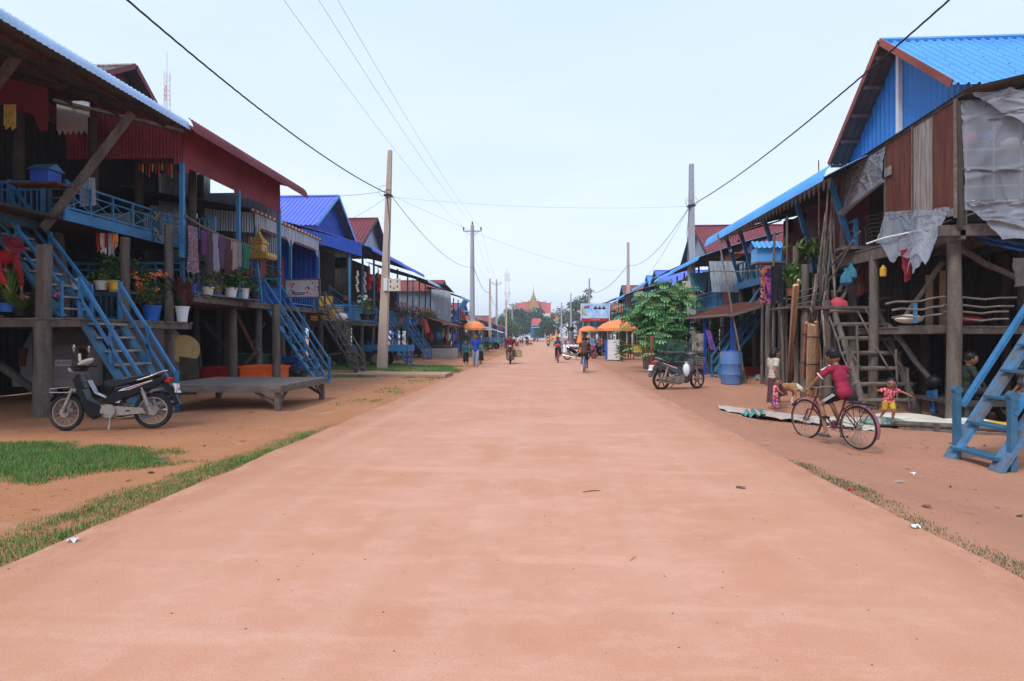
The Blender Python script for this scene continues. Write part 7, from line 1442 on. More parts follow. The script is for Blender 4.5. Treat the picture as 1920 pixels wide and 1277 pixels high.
s_ = mid + V((math.cos(ang) * .12 - math.sin(ang) * -.16, math.sin(ang) * .12 - .18, .68))
tag(part(None, 'plastic_sack', 'white', lambda b: b.lathe([(.02, -.26), (.08, -.18), (.105, -.05), (.08, .06), (.03, .11), (.06, .15)], s_, 12, fold=.06, nf=5), True), 'white plastic bag hanging on the grey right motorbike', 'bag')
def bicycle(label, loc, rz, paint, wr=.31, size=1.0, group='bicycles on the street', fender=None, rack=True, steer=0.0):
    t = thing('bicycle', label, 'bicycle', loc, rz, group, world=False); fender = fender or paint; rt = 'rubber'
    fx, bx = .52, -.50
    wheel(t, fx, wr, wr, .017, True, hubr=.03, rz=steer, rimm='dustmetal'); wheel(t, bx, wr, wr, .017, True, hubr=.035)
    S = V((-.22, 0, wr + .26)); Bk = V((-.07, 0, wr - .05)); Hd = V((.33, 0, wr + .34)); Hb = V((.37, 0, wr + .2)); St = V((-.27, 0, wr + .42))
    def fr(b):
        b.tube([Bk, S, St], .016, 7); b.tube([Hd, Hd.lerp(Bk, .45) - V((0, 0, .03)), Bk], .017, 7); b.tube([Hb, Hb.lerp(Bk, .5) - V((0, 0, .07)), Bk + V((.01, 0, -.01))], .017, 7); b.tube([Hd + V((-.02, 0, .06)), Hb + V((.02, 0, -.03))], .02, 7)
        for s_ in (-.05, .05): b.tube([(bx, s_, wr), Bk + V((0, s_ * .6, 0))], .01, 6); b.tube([(bx, s_, wr), S + V((0, s_ * .4, 0))], .009, 6)
        for s_ in (-.045, .045): b.tube([(fx, s_, wr), (fx - .09, s_, wr + .18), Hb + V((.02, s_ * .7, -.03))], .012, 6)
    part(t, 'frame', paint, fr, True)
    def fen(b, cx, a0, a1):
        rr = wr + .025; vs = []
        n = 12
        for k in range(n + 1):
            a = R(a0 + (a1 - a0) * k / n)
            for y, e in ((-.028, 0), (0, .012), (.028, 0)): vs.append((cx + (rr + e) * math.cos(a), y, wr + (rr + e) * math.sin(a)))
        b.add(vs, [(3 * k + j, 3 * k + j + 1, 3 * k + j + 4, 3 * k + j + 3) for k in range(n) for j in range(2)])
    part(t, 'front_fender', fender, lambda b: fen(b, fx, 30, 150), True); part(t, 'rear_fender', fender, lambda b: fen(b, bx, 40, 200), True)
    part(t, 'saddle', 'black', lambda b: b.add([(-.42, -.09, St.z + .03), (-.42, .09, St.z + .03), (-.2, .04, St.z + .04), (-.1, 0, St.z + .03), (-.2, -.04, St.z + .04), (-.42, -.08, St.z - .03), (-.42, .08, St.z - .03), (-.15, 0, St.z - .01)], [(0, 4, 2, 1), (4, 3, 2), (0, 1, 6, 5), (1, 2, 7, 6), (0, 5, 7, 4), (2, 3, 7), (4, 7, 3), (5, 6, 7)]) , False)
    part(t, 'handlebar', 'dustmetal', lambda b: (b.tube([Hd, Hd + V((-.03, 0, .2))], .012, 6), b.tube([Hd + V((-.2, -.26, .2)), Hd + V((-.02, -.24, .22)), Hd + V((.02, -.1, .2)), Hd + V((.02, .1, .2)), Hd + V((-.02, .24, .22)), Hd + V((-.2, .26, .2))], .010, 6)), True)
    for s_ in (-.26, .26): part(t, 'grip', 'black', lambda b: b.tube([Hd + V((-.22, s_, .2)), Hd + V((-.12, s_, .207))], .017, 7), True)
    part(t, 'chainring', 'dustmetal', lambda b: (b.ring(Bk + V((0, -.06, 0)), (0, 1, 0), .08, .006, 24, 5), b.disc(Bk + V((0, -.05, 0)), (0, 1, 0), .03, .06), b.beam(Bk + V((.0, -.065, .08)), (bx, -.05, wr + .035), .008, .008), b.beam(Bk + V((.0, -.065, -.08)), (bx, -.05, wr - .035), .008, .008)))
    for s_ in (-1, 1): cr = part(t, 'crank', 'dustmetal', lambda b: b.beam(Bk + V((0, s_ * .08, 0)), Bk + V((s_ * .04, s_ * .09, s_ * .155)), .018, .012)); sub('pedal', 'black', cr, lambda b: b.box(Bk + V((s_ * .04, s_ * .14, s_ * .155)), (.09, .08, .022)))
    if rack: part(t, 'rear_rack', 'black', lambda b: ([b.beam((-.34, y, wr + .37), (-.80, y, wr + .37), .008, .008) for y in (-.06, -.02, .02, .06)], b.beam((-.8, -.06, wr + .37), (-.8, .06, wr + .37), .008, .008), [b.beam((bx, s_ * .06, wr), (-.66 - .06, s_ * .06, wr + .37), .007, .007) for s_ in (-1, 1)], [b.beam((bx, s_ * .06, wr), (-.45, s_ * .06, wr + .37), .007, .007) for s_ in (-1, 1)]))
    part(t, 'kickstand', 'dustmetal', lambda b: b.tube([(bx + .02, .06, wr), (bx - .1, .12, .06)], .008, 5))
    return t
# ------------------------------------------------------------------ vehicles placed
bz = gz(4.7, 9.5)
pf = aG(1515, 822, 1.70); pr_ = aG(1607, 842, 1.70); ang = math.atan2(pf.y - pr_.y, pf.x - pr_.x); mid = (pf + pr_) / 2; bz = gz(mid.x, mid.y)
bikep = pm('maroon_bike_paint', (.13, .02, .045), .4, var=.3, dirt=.12, dirtcol=(.2, .12, .1))
BK = bicycle('maroon step through bicycle ridden by the boy in the crimson shirt', (mid.x, mid.y, bz), ang, bikep, .33, fender=pm('faded_maroon_fender', (.3, .09, .14), .5))
BKA = ang; BKP = V((mid.x, mid.y, bz))

# ------------------------------------------------------------------ people
def remeshed(b, name, voxel, mat, smooth=3):
    me = bpy.data.meshes.new(name); me.from_pydata([tuple(p) for p in b.v], [], b.f); me.update()
    bm = bmesh.new(); bm.from_mesh(me); bmesh.ops.recalc_face_normals(bm, faces=bm.faces); bm.to_mesh(me); bm.free()
    o = bpy.data.objects.new(name, me); COL.objects.link(o)
    m = o.modifiers.new('r', 'REMESH'); m.mode = 'VOXEL'; m.voxel_size = voxel; m.use_smooth_shade = True
    if smooth: s = o.modifiers.new('s', 'SMOOTH'); s.iterations = smooth; s.factor = .5
    dg = bpy.context.evaluated_depsgraph_get(); me2 = bpy.data.meshes.new_from_object(o.evaluated_get(dg)); bpy.data.objects.remove(o)
    me2.name = name; me2.materials.clear(); me2.materials.append(M[mat] if isinstance(mat, str) else mat); me2.shade_smooth(); return me2
def pose(H, **kw):
    """joint positions, standing, facing +x"""
    J = dict(pelvis=(0, 0, .53), chest=(.0, 0, .72), neck=(-.005, 0, .82), head=(.012, 0, .925),
             sl=(0, .105, .80), sr=(0, -.105, .80), el=(-.01, .13, .63), er=(-.01, -.13, .63), wl=(.03, .14, .48), wr=(.03, -.14, .48),
             hl=(0, .05, .51), hr=(0, -.05, .51), kl=(.01, .055, .28), kr=(.01, -.055, .28), al=(-.01, .055, .045), ar=(-.01, -.055, .045), face=(1, 0, 0), tl=(1, .1, 0), tr=(1, -.1, 0))
    J.update(kw); return {k: (V(v) * H if k not in ('face', 'tl', 'tr') else V(v).normalized()) for k, v in J.items()}
def person(label, loc, rz, J, H, top=None, bottom=None, hair='short', skin='skin', headk=1.0, fat=1.0, vox=None, sleeve=.5, leg='trousers', legto=1.0, hat=None, shoes=None, group=None, hands=True, grip=(0, 0), tag_extra=None, hem=1.3, collar=None, shaved=False):
    vox = vox or H * .0075; f = fat; b = MB(); hd = H * .072 * headk; fc = J['face']; up = (J['head'] - J['neck']).normalized(); sd = up.cross(fc).normalized(); fw = sd.cross(up).normalized()
    rot = Matrix((fw, sd, up)).transposed()
    pe, ch, nk, he = J['pelvis'], J['chest'], J['neck'], J['head']; sv = (J['sl'] - J['sr']).normalized(); hv = (J['hl'] - J['hr']).normalized(); 
    def orient(s_, u): 
        u = u.normalized(); s_ = (s_ - u * s_.dot(u)).normalized(); return Matrix((s_.cross(u), s_, u)).transposed()
    tr_ = orient(sv, nk - pe); hr_ = orient(hv, ch - pe)
    def torso(q, g):
        q.ell(ch + (nk - ch) * .1, (H * (.062 * f + g), H * (.098 * f + g), H * (.12 + g)), 14, tr_); q.ell(pe.lerp(ch, .4), (H * (.056 * f + g), H * (.08 * f + g), H * (.12 + g)), 14, tr_)
        q.ell(pe, (H * (.064 * f + g * 1.5), H * (.092 * f + g * 1.5), H * (.075 + g)), 14, hr_); q.cap(J['sl'], J['sr'], H * (.038 * f + g), n=10)
    torso(b, 0); b.cap(nk - up * H * .03, he, H * .032, H * .03)
    b.ell(he, (hd * 1.08, hd * .86, hd * 1.1), 16, rot); b.ell(he - up * hd * .5 + fw * hd * .3, (hd * .72, hd * .62, hd * .6), 12, rot); b.ell(he - up * hd * .12 + fw * hd * 1.08, (hd * .22, hd * .13, hd * .2), 8, rot)
    for s_ in (-1, 1): b.ell(he + sd * s_ * hd * .86 - up * hd * .08, (hd * .18, hd * .08, hd * .26), 8, rot)
    for s_, S, E, Wr in ((1, 'sl', 'el', 'wl'), (-1, 'sr', 'er', 'wr')):
        b.cap(J[S], J[E], H * .030 * f, H * .023 * f); b.cap(J[E], J[Wr], H * .025 * f, H * .0165 * f)
        d = (J[Wr] - J[E]).normalized(); k = grip[0 if s_ > 0 else 1]; pl = J[Wr] + d * H * .028
        side = d.cross(V((0, 0, 1))); side = side.normalized() if side.length > .1 else V((0, 1, 0)); nrm = side.cross(d).normalized()
        if abs(d.z) > .7: side, nrm = fw, fw.cross(d).normalized() * -s_
        if hands:
            b.ell(pl, (H * .024, H * .024, H * .012), 10, Matrix((d, side, nrm)).transposed()); b.cap(J[Wr], pl, H * .015, H * .014)
            for i in range(4):
                o = side * (i - 1.5) * H * .0118; L_ = H * (.022, .027, .025, .018)[i]; p0 = pl + d * H * .02 + o; c = -nrm * (.25 + 1.3 * k)
                p1 = p0 + (d + c * .5).normalized() * L_; p2 = p1 + (d * (1 - k) + c * 1.2).normalized() * L_ * .8; b.cap(p0, p1, H * .0058, H * .0055, 6); b.cap(p1, p2, H * .0055, H * .0045, 6)
            t0 = pl + side * H * .02 * (1 if abs(d.z) > .7 else -s_) - d * H * .008; b.cap(t0, t0 + (d * .7 + side * (.6 if abs(d.z) > .7 else -.6 * s_) - nrm * k).normalized() * H * .028, H * .0068, H * .0055, 6)
        else: b.ell(pl, (H * .03, H * .02, H * .016), 8, Matrix((d, side, nrm)).transposed())
    for hp, kn, an, to in (('hl', 'kl', 'al', 'tl'), ('hr', 'kr', 'ar', 'tr')):
        b.cap(J[hp], J[kn], H * .050 * f, H * .031 * f); c = J[kn].lerp(J[an], .3) - fw * H * .008; b.cap(J[kn], c, H * .032 * f, H * .031 * f); b.cap(c, J[an], H * .031 * f, H * .02)
        dn = -(J[kn] - J[an]).normalized(); tt = J[to]; bt = J[an] + V((0, 0, -H * .022)); b.cap(bt - tt * H * .022, bt + tt * H * .075, H * .02, H * .015); b.ell(bt + tt * H * .055 - V((0, 0, H * .004)), (H * .04, H * .024, H * .013), 10, Matrix((tt, V((0, 0, 1)).cross(tt).normalized(), tt.cross(V((0, 0, 1)).cross(tt)).normalized())).transposed())
    me = remeshed(b, 'person', vox, skin)
    # eyes and mouth stay in the body mesh
    fb = MB()
    for s_ in (-1, 1): fb.ell(he + fw * hd * .93 + sd * s_ * hd * .36 + up * hd * .06, (hd * .1, hd * .15, hd * .07), 8, rot); fb.ell(he + fw * hd * .96 + sd * s_ * hd * .38 + up * hd * .26, (hd * .08, hd * .2, hd * .035), 6, rot)
    nb = len(fb.f); fb.ell(he + fw * hd * .99 - up * hd * .52, (hd * .07, hd * .24, hd * .05), 8, rot)
    bm = bmesh.new(); bm.from_mesh(me); me.materials.append(M['hair']); me.materials.append(pm('lips', (.22, .06, .05), .5)); vs = [bm.verts.new(p) for p in fb.v]
    for i, q in enumerate(fb.f):
        try: fc_ = bm.faces.new([vs[k] for k in q]); fc_.material_index = 1 if i < nb else 2; fc_.smooth = True
        except ValueError: pass
    bm.to_mesh(me); bm.free()
    o = bpy.data.objects.new('person', me); COL.objects.link(o); o.location = loc; o.rotation_euler = (0, 0, rz); tag(o, label, 'person', group); ORG[o.name] = V((0, 0, 0))
    def kid(name, q, mat, v=None, sm=2):
        m = remeshed(q, name, v or vox, mat, sm); c = bpy.data.objects.new(name, m); COL.objects.link(c); c.parent = o; ORG[c.name] = V((0, 0, 0)); return c
    q = MB()
    if hair != 'none':
        q.ell(he - fw * hd * .16 + up * hd * .20, (hd * 1.08, hd * .97, hd * 1.08), 16, rot)
        if hair == 'bob': q.ell(he - fw * hd * .45 - up * hd * .35, (hd * .8, hd * 1.0, hd * 1.1), 14, rot)
        if hair == 'long': q.cap(he - fw * hd * .5, nk - fw * hd * .6 - V((0, 0, H * .07)), hd * .7, hd * .4)
        if hair == 'bun': q.ell(he - fw * hd * 1.15 + up * hd * .1, (hd * .5, hd * .5, hd * .5), 10, rot)
        if hair == 'short': q.ell(he - fw * hd * .3 + up * hd * .42 + sd * hd * .1, (hd * .95, hd * .85, hd * .85), 14, rot)
        m = kid('hair', q, 'hair' if not shaved else pm('shaved_hair', (.05, .03, .025)), None, 1)
        # open the face: drop hair in front of the forehead line
        bm = bmesh.new(); bm.from_mesh(m.data); kill = [v for v in bm.verts if (v.co - he).dot(fw) > hd * .30 and (v.co - he).dot(up) < hd * .52]
        bmesh.ops.delete(bm, geom=kill, context='VERTS'); bm.to_mesh(m.data); bm.free()
    if hat:
        q = MB(); n = 22; pr = [(.2, 1.55), (.75, 1.5), (.98, 1.2), (1.02, .55), (1.75, .25), (1.78, .3), (1.0, .62)]
        vs = [he + rot @ V((r * hd * math.cos(6.283 * j / n), r * hd * math.sin(6.283 * j / n), z * hd)) for r, z in pr for j in range(n)]
        q.add(vs, [(i * n + j, i * n + (j + 1) % n, (i + 1) * n + (j + 1) % n, (i + 1) * n + j) for i in range(len(pr) - 1) for j in range(n)] + [tuple(range(n))]); c = q.build('hat', hat, o, True)
    if top:
        q = MB(); torso(q, .010)
        for S, E, Wr in (('sl', 'el', 'wl'), ('sr', 'er', 'wr')):
            if sleeve <= 1: q.tube([J[S], J[S].lerp(J[E], sleeve)], [H * .043 * f, H * .043 * f], 10)
            else: q.cap(J[S], J[E], H * .042 * f, H * .034 * f); q.tube([J[E], J[E].lerp(J[Wr], sleeve - 1)], [H * .036 * f, H * .028 * f], 10)
        kid('shirt', q, top, None, 9)
        if collar: q = MB(); q.ring(nk - up * H * .012, up, H * .036, H * .009, 18, 6); q.build('collar', collar, o, True)
    if bottom:
        q = MB()
        if leg == 'trousers':
            q.ell(pe, (H * .078 * f, H * .104 * f, H * .072), 14, hr_)
            for hp, kn, an in (('hl', 'kl', 'al'), ('hr', 'kr', 'ar')):
                a = min(1, legto * 2); q.tube([J[hp] + V((0, 0, H * .01)), J[hp].lerp(J[kn], a)], [H * .062 * f, H * (.062 - .016 * a) * f], 12)
                if legto > .5: q.tube([J[hp].lerp(J[kn], .95), J[kn], J[kn].lerp(J[an], (legto - .5) * 2)], [H * .048 * f, H * .046 * f, H * .038 * f], 12)
            kid('trousers' if legto > .6 else 'shorts', q, bottom)
        else:
            kz = J['kl'].lerp(J['kr'], .5); az = J['al'].lerp(J['ar'], .5); hp = pe + (ch - pe) * .15; e = legto; lo = kz.lerp(az, (e - .5) * 2) if e > .5 else pe.lerp(kz, e * 2)
            n = 26; rows = []; wd = (J['kl'] - J['kr']).length / 2 + H * .05
            for i in range(7):
                u = i / 6; c = hp.lerp(kz, u * 2) if u < .5 else kz.lerp(lo, (u - .5) * 2) if e > .5 else hp.lerp(lo, u)
                for j in range(n): a = 6.283 * j / n; ff = 1 + .06 * u * math.sin(a * 6 + i * .3); rows.append(c + hr_ @ V((math.cos(a) * H * (.074 + .03 * u * hem) * ff * f, math.sin(a) * (H * .098 + (max(wd, H * .08) - H * .09) * u * hem) * ff * f, 0)))
            q.add(rows, [(i * n + j, i * n + (j + 1) % n, (i + 1) * n + (j + 1) % n, (i + 1) * n + j) for i in range(6) for j in range(n)] + [tuple(range(n))[::-1]]); q.build('skirt', bottom, o, True)
    if shoes:
        for an, to in (('al', 'tl'), ('ar', 'tr')):
            q = MB(); bt = J[an] + V((0, 0, -H * .026)); tt = J[to]; q.cap(bt - tt * H * .022, bt + tt * H * .08, H * .026, H * .021); c = kid('shoe', q, shoes, None, 1)
    return o
CR = pm('crimson_jersey', (.30, .012, .05), .7, var=.25, scale=7, bump=.9, bscale=9); JSTR = 'white'
# boy on the maroon bicycle: seat, hands and foot follow the bicycle
H = 1.42; c = lambda x, y, z: V((x, y, z)) / H
J = pose(H, pelvis=c(-.25, 0, .84), chest=c(-.17, 0, 1.08), neck=c(-.10, 0, 1.24), head=c(-.04, .02, 1.40), sl=c(-.12, .155, 1.20), sr=c(-.12, -.155, 1.20), el=c(.01, .25, 1.06), er=c(.01, -.25, 1.06), wl=c(.13, .27, .92), wr=c(.13, -.27, .92),
         hl=c(-.22, .075, .82), hr=c(-.22, -.075, .82), kl=c(.10, .11, .62), kr=c(.16, -.12, .68), al=c(-.02, .13, .2), ar=c(.0, -.15, .36), face=(.85, .1, -.32), tl=(1, .1, -.05), tr=(1, -.05, .1))
sn = pm('skin_tan', (.27, .13, .075), .5, var=.1, scale=14)
boy = person('boy in crimson jersey with white trim riding the maroon bicycle on the right dirt', (BKP.x, BKP.y, bz), BKA, J, H, CR, pm('black_shorts', (.012, .014, .02), .7), 'short', sn, sleeve=.8, legto=.34, shoes=None, grip=(1, 1), collar='white', headk=1.06, vox=.007, fat=.88)
def boyx(b):
    for s_, S, E in ((1, 'sl', 'el'), (-1, 'sr', 'er')):
        d = (J[E] - J[S]); b.ring(J[S] + d * .8, d, H * .041, H * .007, 18, 5)
part(boy, 'sleeve_trim', 'white', boyx, True)
def strp(b):
    for s_, hp, kn in ((1, 'hl', 'kl'), (-1, 'hr', 'kr')):
        for k in (-1, 0, 1): d = J[kn] - J[hp]; o = V((0, s_ * H * .059, 0)) + V((k * .018, 0, k * .01)); b.beam(J[hp] + o + d * .05, J[hp] + d * .64 + o * .86, .008, .008)
part(boy, 'shorts_stripes', 'white', strp); part(boy, 'shoulder_stripes', 'white', lambda b: [b.beam(J['sl'] + V((k * .014 - .01, 0, H * .046)), J['sl'].lerp(J['el'], .5) + V((k * .014 + .03, H * .018, H * .036)), .007, .007) for k in (-1, 0, 1)])
for an, tt in (('al', J['tl']), ('ar', J['tr'])):
    part(boy, 'clog', pm('grey_rubber_clog', (.09, .10, .11), .7), lambda b: (b.ell(J[an] + V((.04, 0, -.045)), (.115, .045, .03), 12), b.box(J[an] + V((.035, 0, -.07)), (.22, .075, .022))), True)
# toddler running on the sacks
H = .86; p = aG(1666, 797, 1.66); 
J = pose(H, pelvis=(0, 0, .47), chest=(.04, 0, .64), neck=(.07, 0, .74), head=(.10, .01, .87), sl=(.06, .11, .72), sr=(.06, -.11, .72), el=(.14, .23, .68), er=(.02, -.25, .70), wl=(.22, .33, .62), wr=(.1, -.33, .80), hl=(0, .055, .45), hr=(0, -.055, .45), kl=(.10, .06, .27), kr=(-.03, -.07, .25), al=(.04, .06, .06), ar=(-.16, -.08, .12), face=(.75, -.35, -.35), tl=(1, 0, 0), tr=(.8, 0, -.5))
tod = person('toddler in pink patterned shirt and yellow shorts running with arms spread', (p.x, p.y, max(gz(p.x, p.y) + .12, p.z)), R(-110) + .25, J, H, patmat('pink_print', (.55, .04, .13), (.62, .35, .22), (.42, .02, .1), 32), pm('mustard_shorts', (.6, .38, .04), .8), 'short', sn, headk=1.42, fat=1.12, vox=.007, sleeve=.55, legto=.42)
# mother and small child
H = 1.46; p = aG(1450, 766, 1.72); mp_ = p
J = pose(H, head=(.035, 0, .925), neck=(.01, 0, .825), er=(-.05, -.14, .64), wr=(.02, -.15, .50), el=(.01, .13, .64), wl=(.06, .12, .52), kl=(.02, .05, .28), kr=(-.01, -.05, .28), ar=(-.03, -.05, .045), al=(.03, .06, .045), face=(1, -.1, .0))
mum = person('barefoot woman in cream top and plum check sarong, facing the poles', (p.x, p.y, gz(p.x, p.y)), R(8), J, H, pm('cream_top', (.50, .43, .34), .85, var=.1, scale=10), patmat('plum_check', (.075, .022, .04), (.13, .06, .07), None, 16, 'check'), 'bob', sn, vox=.009, sleeve=.62, leg='skirt', legto=.86, hem=1.15, headk=1.05)
part(mum, 'sarong_fold', patmat('plum_check', (.075, .022, .04), (.13, .06, .07)), lambda b: b.cloth((.08, -.1, .8), (.1, .06, .8), (.36, .0, .33), (.1, -.08, .3), 10, 12, .06, 2.5, 0, 3, .012), True)
H = .80; p = aG(1447, 768, 1.70)
J = pose(H, er=(.08, -.16, .64), wr=(.17, -.17, .58), el=(.04, .15, .68), wl=(.10, .15, .80), face=(.8, -.5, -.25), head=(.03, 0, .89), neck=(0, 0, .76), sl=(0, .105, .74), sr=(0, -.105, .74), chest=(0, 0, .66), pelvis=(0, 0, .46))
kid_ = person('small shaven headed child in red and white print standing before the woman', (p.x - .02, p.y - .28, gz(p.x, p.y)), R(-20), J, H, patmat('red_white_print', (.62, .03, .03), (.7, .55, .5), (.55, .02, .02), 34), patmat('red_purple_print', (.4, .05, .07), (.4, .28, .24), (.15, .02, .2), 26), 'plain', sn, headk=1.38, fat=1.1, vox=.007, sleeve=.6, leg='skirt', legto=.72, hem=1.2, shaved=True)
# man in red bending over the plants at the left edge
H = 1.6; p = aY(-14, 590, 10.14)
J = pose(H, pelvis=(-.02, 0, .53), chest=(.12, 0, .68), neck=(.19, 0, .76), head=(.27, 0, .83), sl=(.16, .115, .73), sr=(.16, -.115, .73), el=(.22, .13, .51), er=(.24, -.13, .51), wl=(.27, .10, .37), wr=(.30, -.10, .37), face=(.75, -.1, -.65), kl=(.02, .06, .28), kr=(.02, -.06, .28))
person('person in red top and dark red brimmed hat bending over plants at left', (p.x, p.y, 1.80), R(-5), J, H, pm('red_jersey', (.40, .018, .02), .8, var=.2), pm('dark_trousers', (.02, .02, .03), .8), 'short', sn, vox=.010, sleeve=1.95, legto=1, hat=pm('dark_red_hat', (.16, .012, .03), .85))
# seated people in the shade under the right house
H = 1.6; sitk = dict(pelvis=(0, 0, .10), chest=(.02, 0, .30), neck=(.04, 0, .41), head=(.07, 0, .52), sl=(.04, .11, .39), sr=(.04, -.11, .39), el=(.10, .15, .24), er=(.10, -.15, .24), wl=(.2, .08, .14), wr=(.2, -.08, .14), hl=(.02, .06, .09), hr=(.02, -.06, .09), kl=(.22, .17, .12), kr=(.22, -.17, .12), al=(.14, .02, .05), ar=(.12, -.04, .05), tl=(.3, -1, 0), tr=(.3, 1, 0))
t = thing('platform_bed', 'low plank bed in the shade under the right house where people sit', 'platform bed', (9.2, 12.3, -.28)); part(t, 'top', 'dark', lambda b: b.box((9.3, 12.4, .14), (2.4, 1.6, .06)))
for x, y in ((8.2, 11.7), (10.4, 11.7), (8.2, 13.1), (10.4, 13.1)): part(t, 'leg', 'dark', lambda b: b.box((x, y, -.1), (.08, .08, .42)))
person('person in dark green shirt sitting cross legged in the shade behind the blue stairs', (8.6, 12.3, .18), R(-15), pose(H, **{**sitk, 'face': (1, -.1, -.1)}), H, pm('dark_green_shirt', (.03, .05, .035), .8), pm('dark_trousers', (.02, .02, .03)), 'short', sn, vox=.011, sleeve=1.8, legto=1, group=None)
person('child in a white shirt sitting bent forward on the shaded plank bed', (9.65, 12.0, .18), R(165), pose(1.2, **{**sitk, 'face': (1, 0, -.6), 'head': (.12, 0, .5)}), 1.2, pm('white_shirt', (.45, .44, .46), .8), pm('blue_shorts', (.03, .08, .25)), 'short', sn, vox=.010, sleeve=.7, legto=.45, headk=1.15)
H = 1.15; p = aG(1868, 790, 1.74)
person('child in blue shorts crouching on the ground seen through the blue stairs', (p.x, p.y + .1, gz(p.x, p.y)), R(150), pose(H, pelvis=(-.05, 0, .25), chest=(.08, 0, .38), neck=(.14, 0, .46), head=(.2, 0, .54), sl=(.11, .1, .45), sr=(.11, -.1, .45), el=(.2, .12, .34), er=(.2, -.12, .34), wl=(.3, .06, .3), wr=(.3, -.06, .3), hl=(-.05, .06, .24), hr=(-.05, -.06, .24), kl=(.18, .1, .27), kr=(.15, -.12, .25), al=(.02, .1, .045), ar=(-.02, -.12, .045), face=(1, 0, -.5)), H, pm('white_shirt', (.45, .44, .46)), pm('blue_shorts', (.03, .08, .25)), 'short', sn, vox=.010, sleeve=.6, legto=.45, headk=1.15)
for i, (px, py, mt, lab) in enumerate(((1752, 715, 'black', 'black motorbike helmet on the brace post under the right house'),)): tag(part(None, 'helmet', mt, lambda b: b.ell(at(px, py, 12.3), (.14, .15, .14), 14), True), lab, 'helmet')
tag(part(None, 'hanging_jacket', pm('bright_blue_jacket', (.02, .17, .40), .7, col2=(.02, .05, .15), scale=8), lambda b: b.cloth(at(1737, 733, 12.2), at(1758, 730, 12.2), at(1756, 774, 12.2), at(1746, 776, 12.2), 8, 10, .1, 3, 0, 2, .03), True), 'bright and dark blue jacket hung on the brace under the right house', 'clothes')
tag(part(None, 'clog', pm('turquoise_rubber', (.04, .2, .22), .7), lambda b: b.ell(aG(1806, 782, 1.70) + V((0, 0, .04)), (.13, .05, .04), 12), True), 'turquoise rubber clog on the ground behind the blue stairs', 'shoe')

# three girls walking on the left edge of the road
def wk(ph, **kw):
    d = dict(kl=(.05 * ph + .02, .055, .285), kr=(-.03 * ph, -.055, .275), al=(.08 * ph, .055, .045), ar=(-.10 * ph, -.055, .06), wl=(-.05 * ph, .15, .48), wr=(.07 * ph, -.15, .48)); d.update(kw); return d
teal = pm('teal_uniform', (.02, .15, .18), .8, var=.2, scale=14); blk = pm('black_skirt', (.012, .012, .015), .85)
FB = R(-90) + .06
p = aG(892, 688.5); person('tallest girl in royal blue polo, pale jeans and pink shoes walking between two pupils', (p.x, p.y, 0), FB, pose(1.58, **wk(1, wl=(.05, .21, .52), wr=(.03, -.2, .52), el=(0, .17, .65), er=(0, -.17, .65))), 1.58, pm('royal_blue_polo', (.015, .06, .42), .8, var=.2, scale=12), pm('pale_jeans', (.26, .32, .42), .8, var=.25, scale=9), 'short', sn, vox=.012, sleeve=.6, shoes=pm('coral_shoes', (.7, .12, .1)), group='girls walking along the left road edge')
p = aG(873.5, 686); person('schoolgirl with teal blouse and long black skirt, left of the tall girl', (p.x, p.y, 0), FB, pose(1.27, **wk(-.6)), 1.27, teal, blk, 'bob', sn, vox=.011, sleeve=.6, leg='skirt', legto=.74, hem=1.5, shoes='white', headk=1.12, group='girls walking along the left road edge')
p = aG(901.5, 683); person('schoolgirl with pink strap and black skirt, right of the tall girl', (p.x, p.y, 0), FB - .3, pose(1.26, **wk(.8, wl=(.1, .1, .62), wr=(.08, -.1, .6))), 1.26, teal, blk, 'bob', sn, vox=.011, sleeve=1.6, leg='skirt', legto=.74, hem=1.5, shoes=pm('green_shoes', (.05, .15, .12)), headk=1.12, group='girls walking along the left road edge')
# motorbike rider coming on the road
ride = dict(pelvis=(-.12, 0, .52), chest=(-.05, 0, .70), neck=(-.02, 0, .79), head=(.02, 0, .90), sl=(-.02, .12, .77), sr=(-.02, -.12, .77), el=(.08, .19, .66), er=(.08, -.19, .66), wl=(.19, .19, .63), wr=(.19, -.19, .63), hl=(-.1, .06, .5), hr=(-.1, -.06, .5), kl=(.10, .12, .43), kr=(.10, -.12, .43), al=(.03, .12, .19), ar=(.03, -.12, .19))
brz = pm('bronze_bike_paint', (.14, .05, .035), .35)
p = aG(957, 682); mA, _ = motorbike('dark motorbike carrying a canister, ridden towards the camera on the left lane', (p.x, p.y, 0), R(-90) + .03, brz, True, False, rack=False, basket=False)
person('rider in maroon and red shirt on the motorbike coming down the road', (p.x, p.y, 0), R(-90) + .03, pose(1.62, **ride), 1.62, pm('maroon_red_shirt', (.28, .012, .03), .8, col2=(.12, .01, .03), scale=3), pm('khaki_shorts', (.2, .13, .09), .85), 'short', sn, vox=.013, sleeve=1.7, legto=.55, grip=(1, 1), fat=1.1)
q = V((p.x + .42, p.y + .3, .62)); tag(part(None, 'canister', pm('amber_plastic', (.55, .42, .22), .4), lambda b: b.slab([(q.x - .2, .35), (q.x + .2, .35), (q.x + .2, .72), (q.x + .1, .8), (q.x - .15, .8), (q.x - .2, .72)], q.y - .1, q.y + .1, .04), True), 'amber plastic canister hung beside the oncoming motorbike', 'canister')
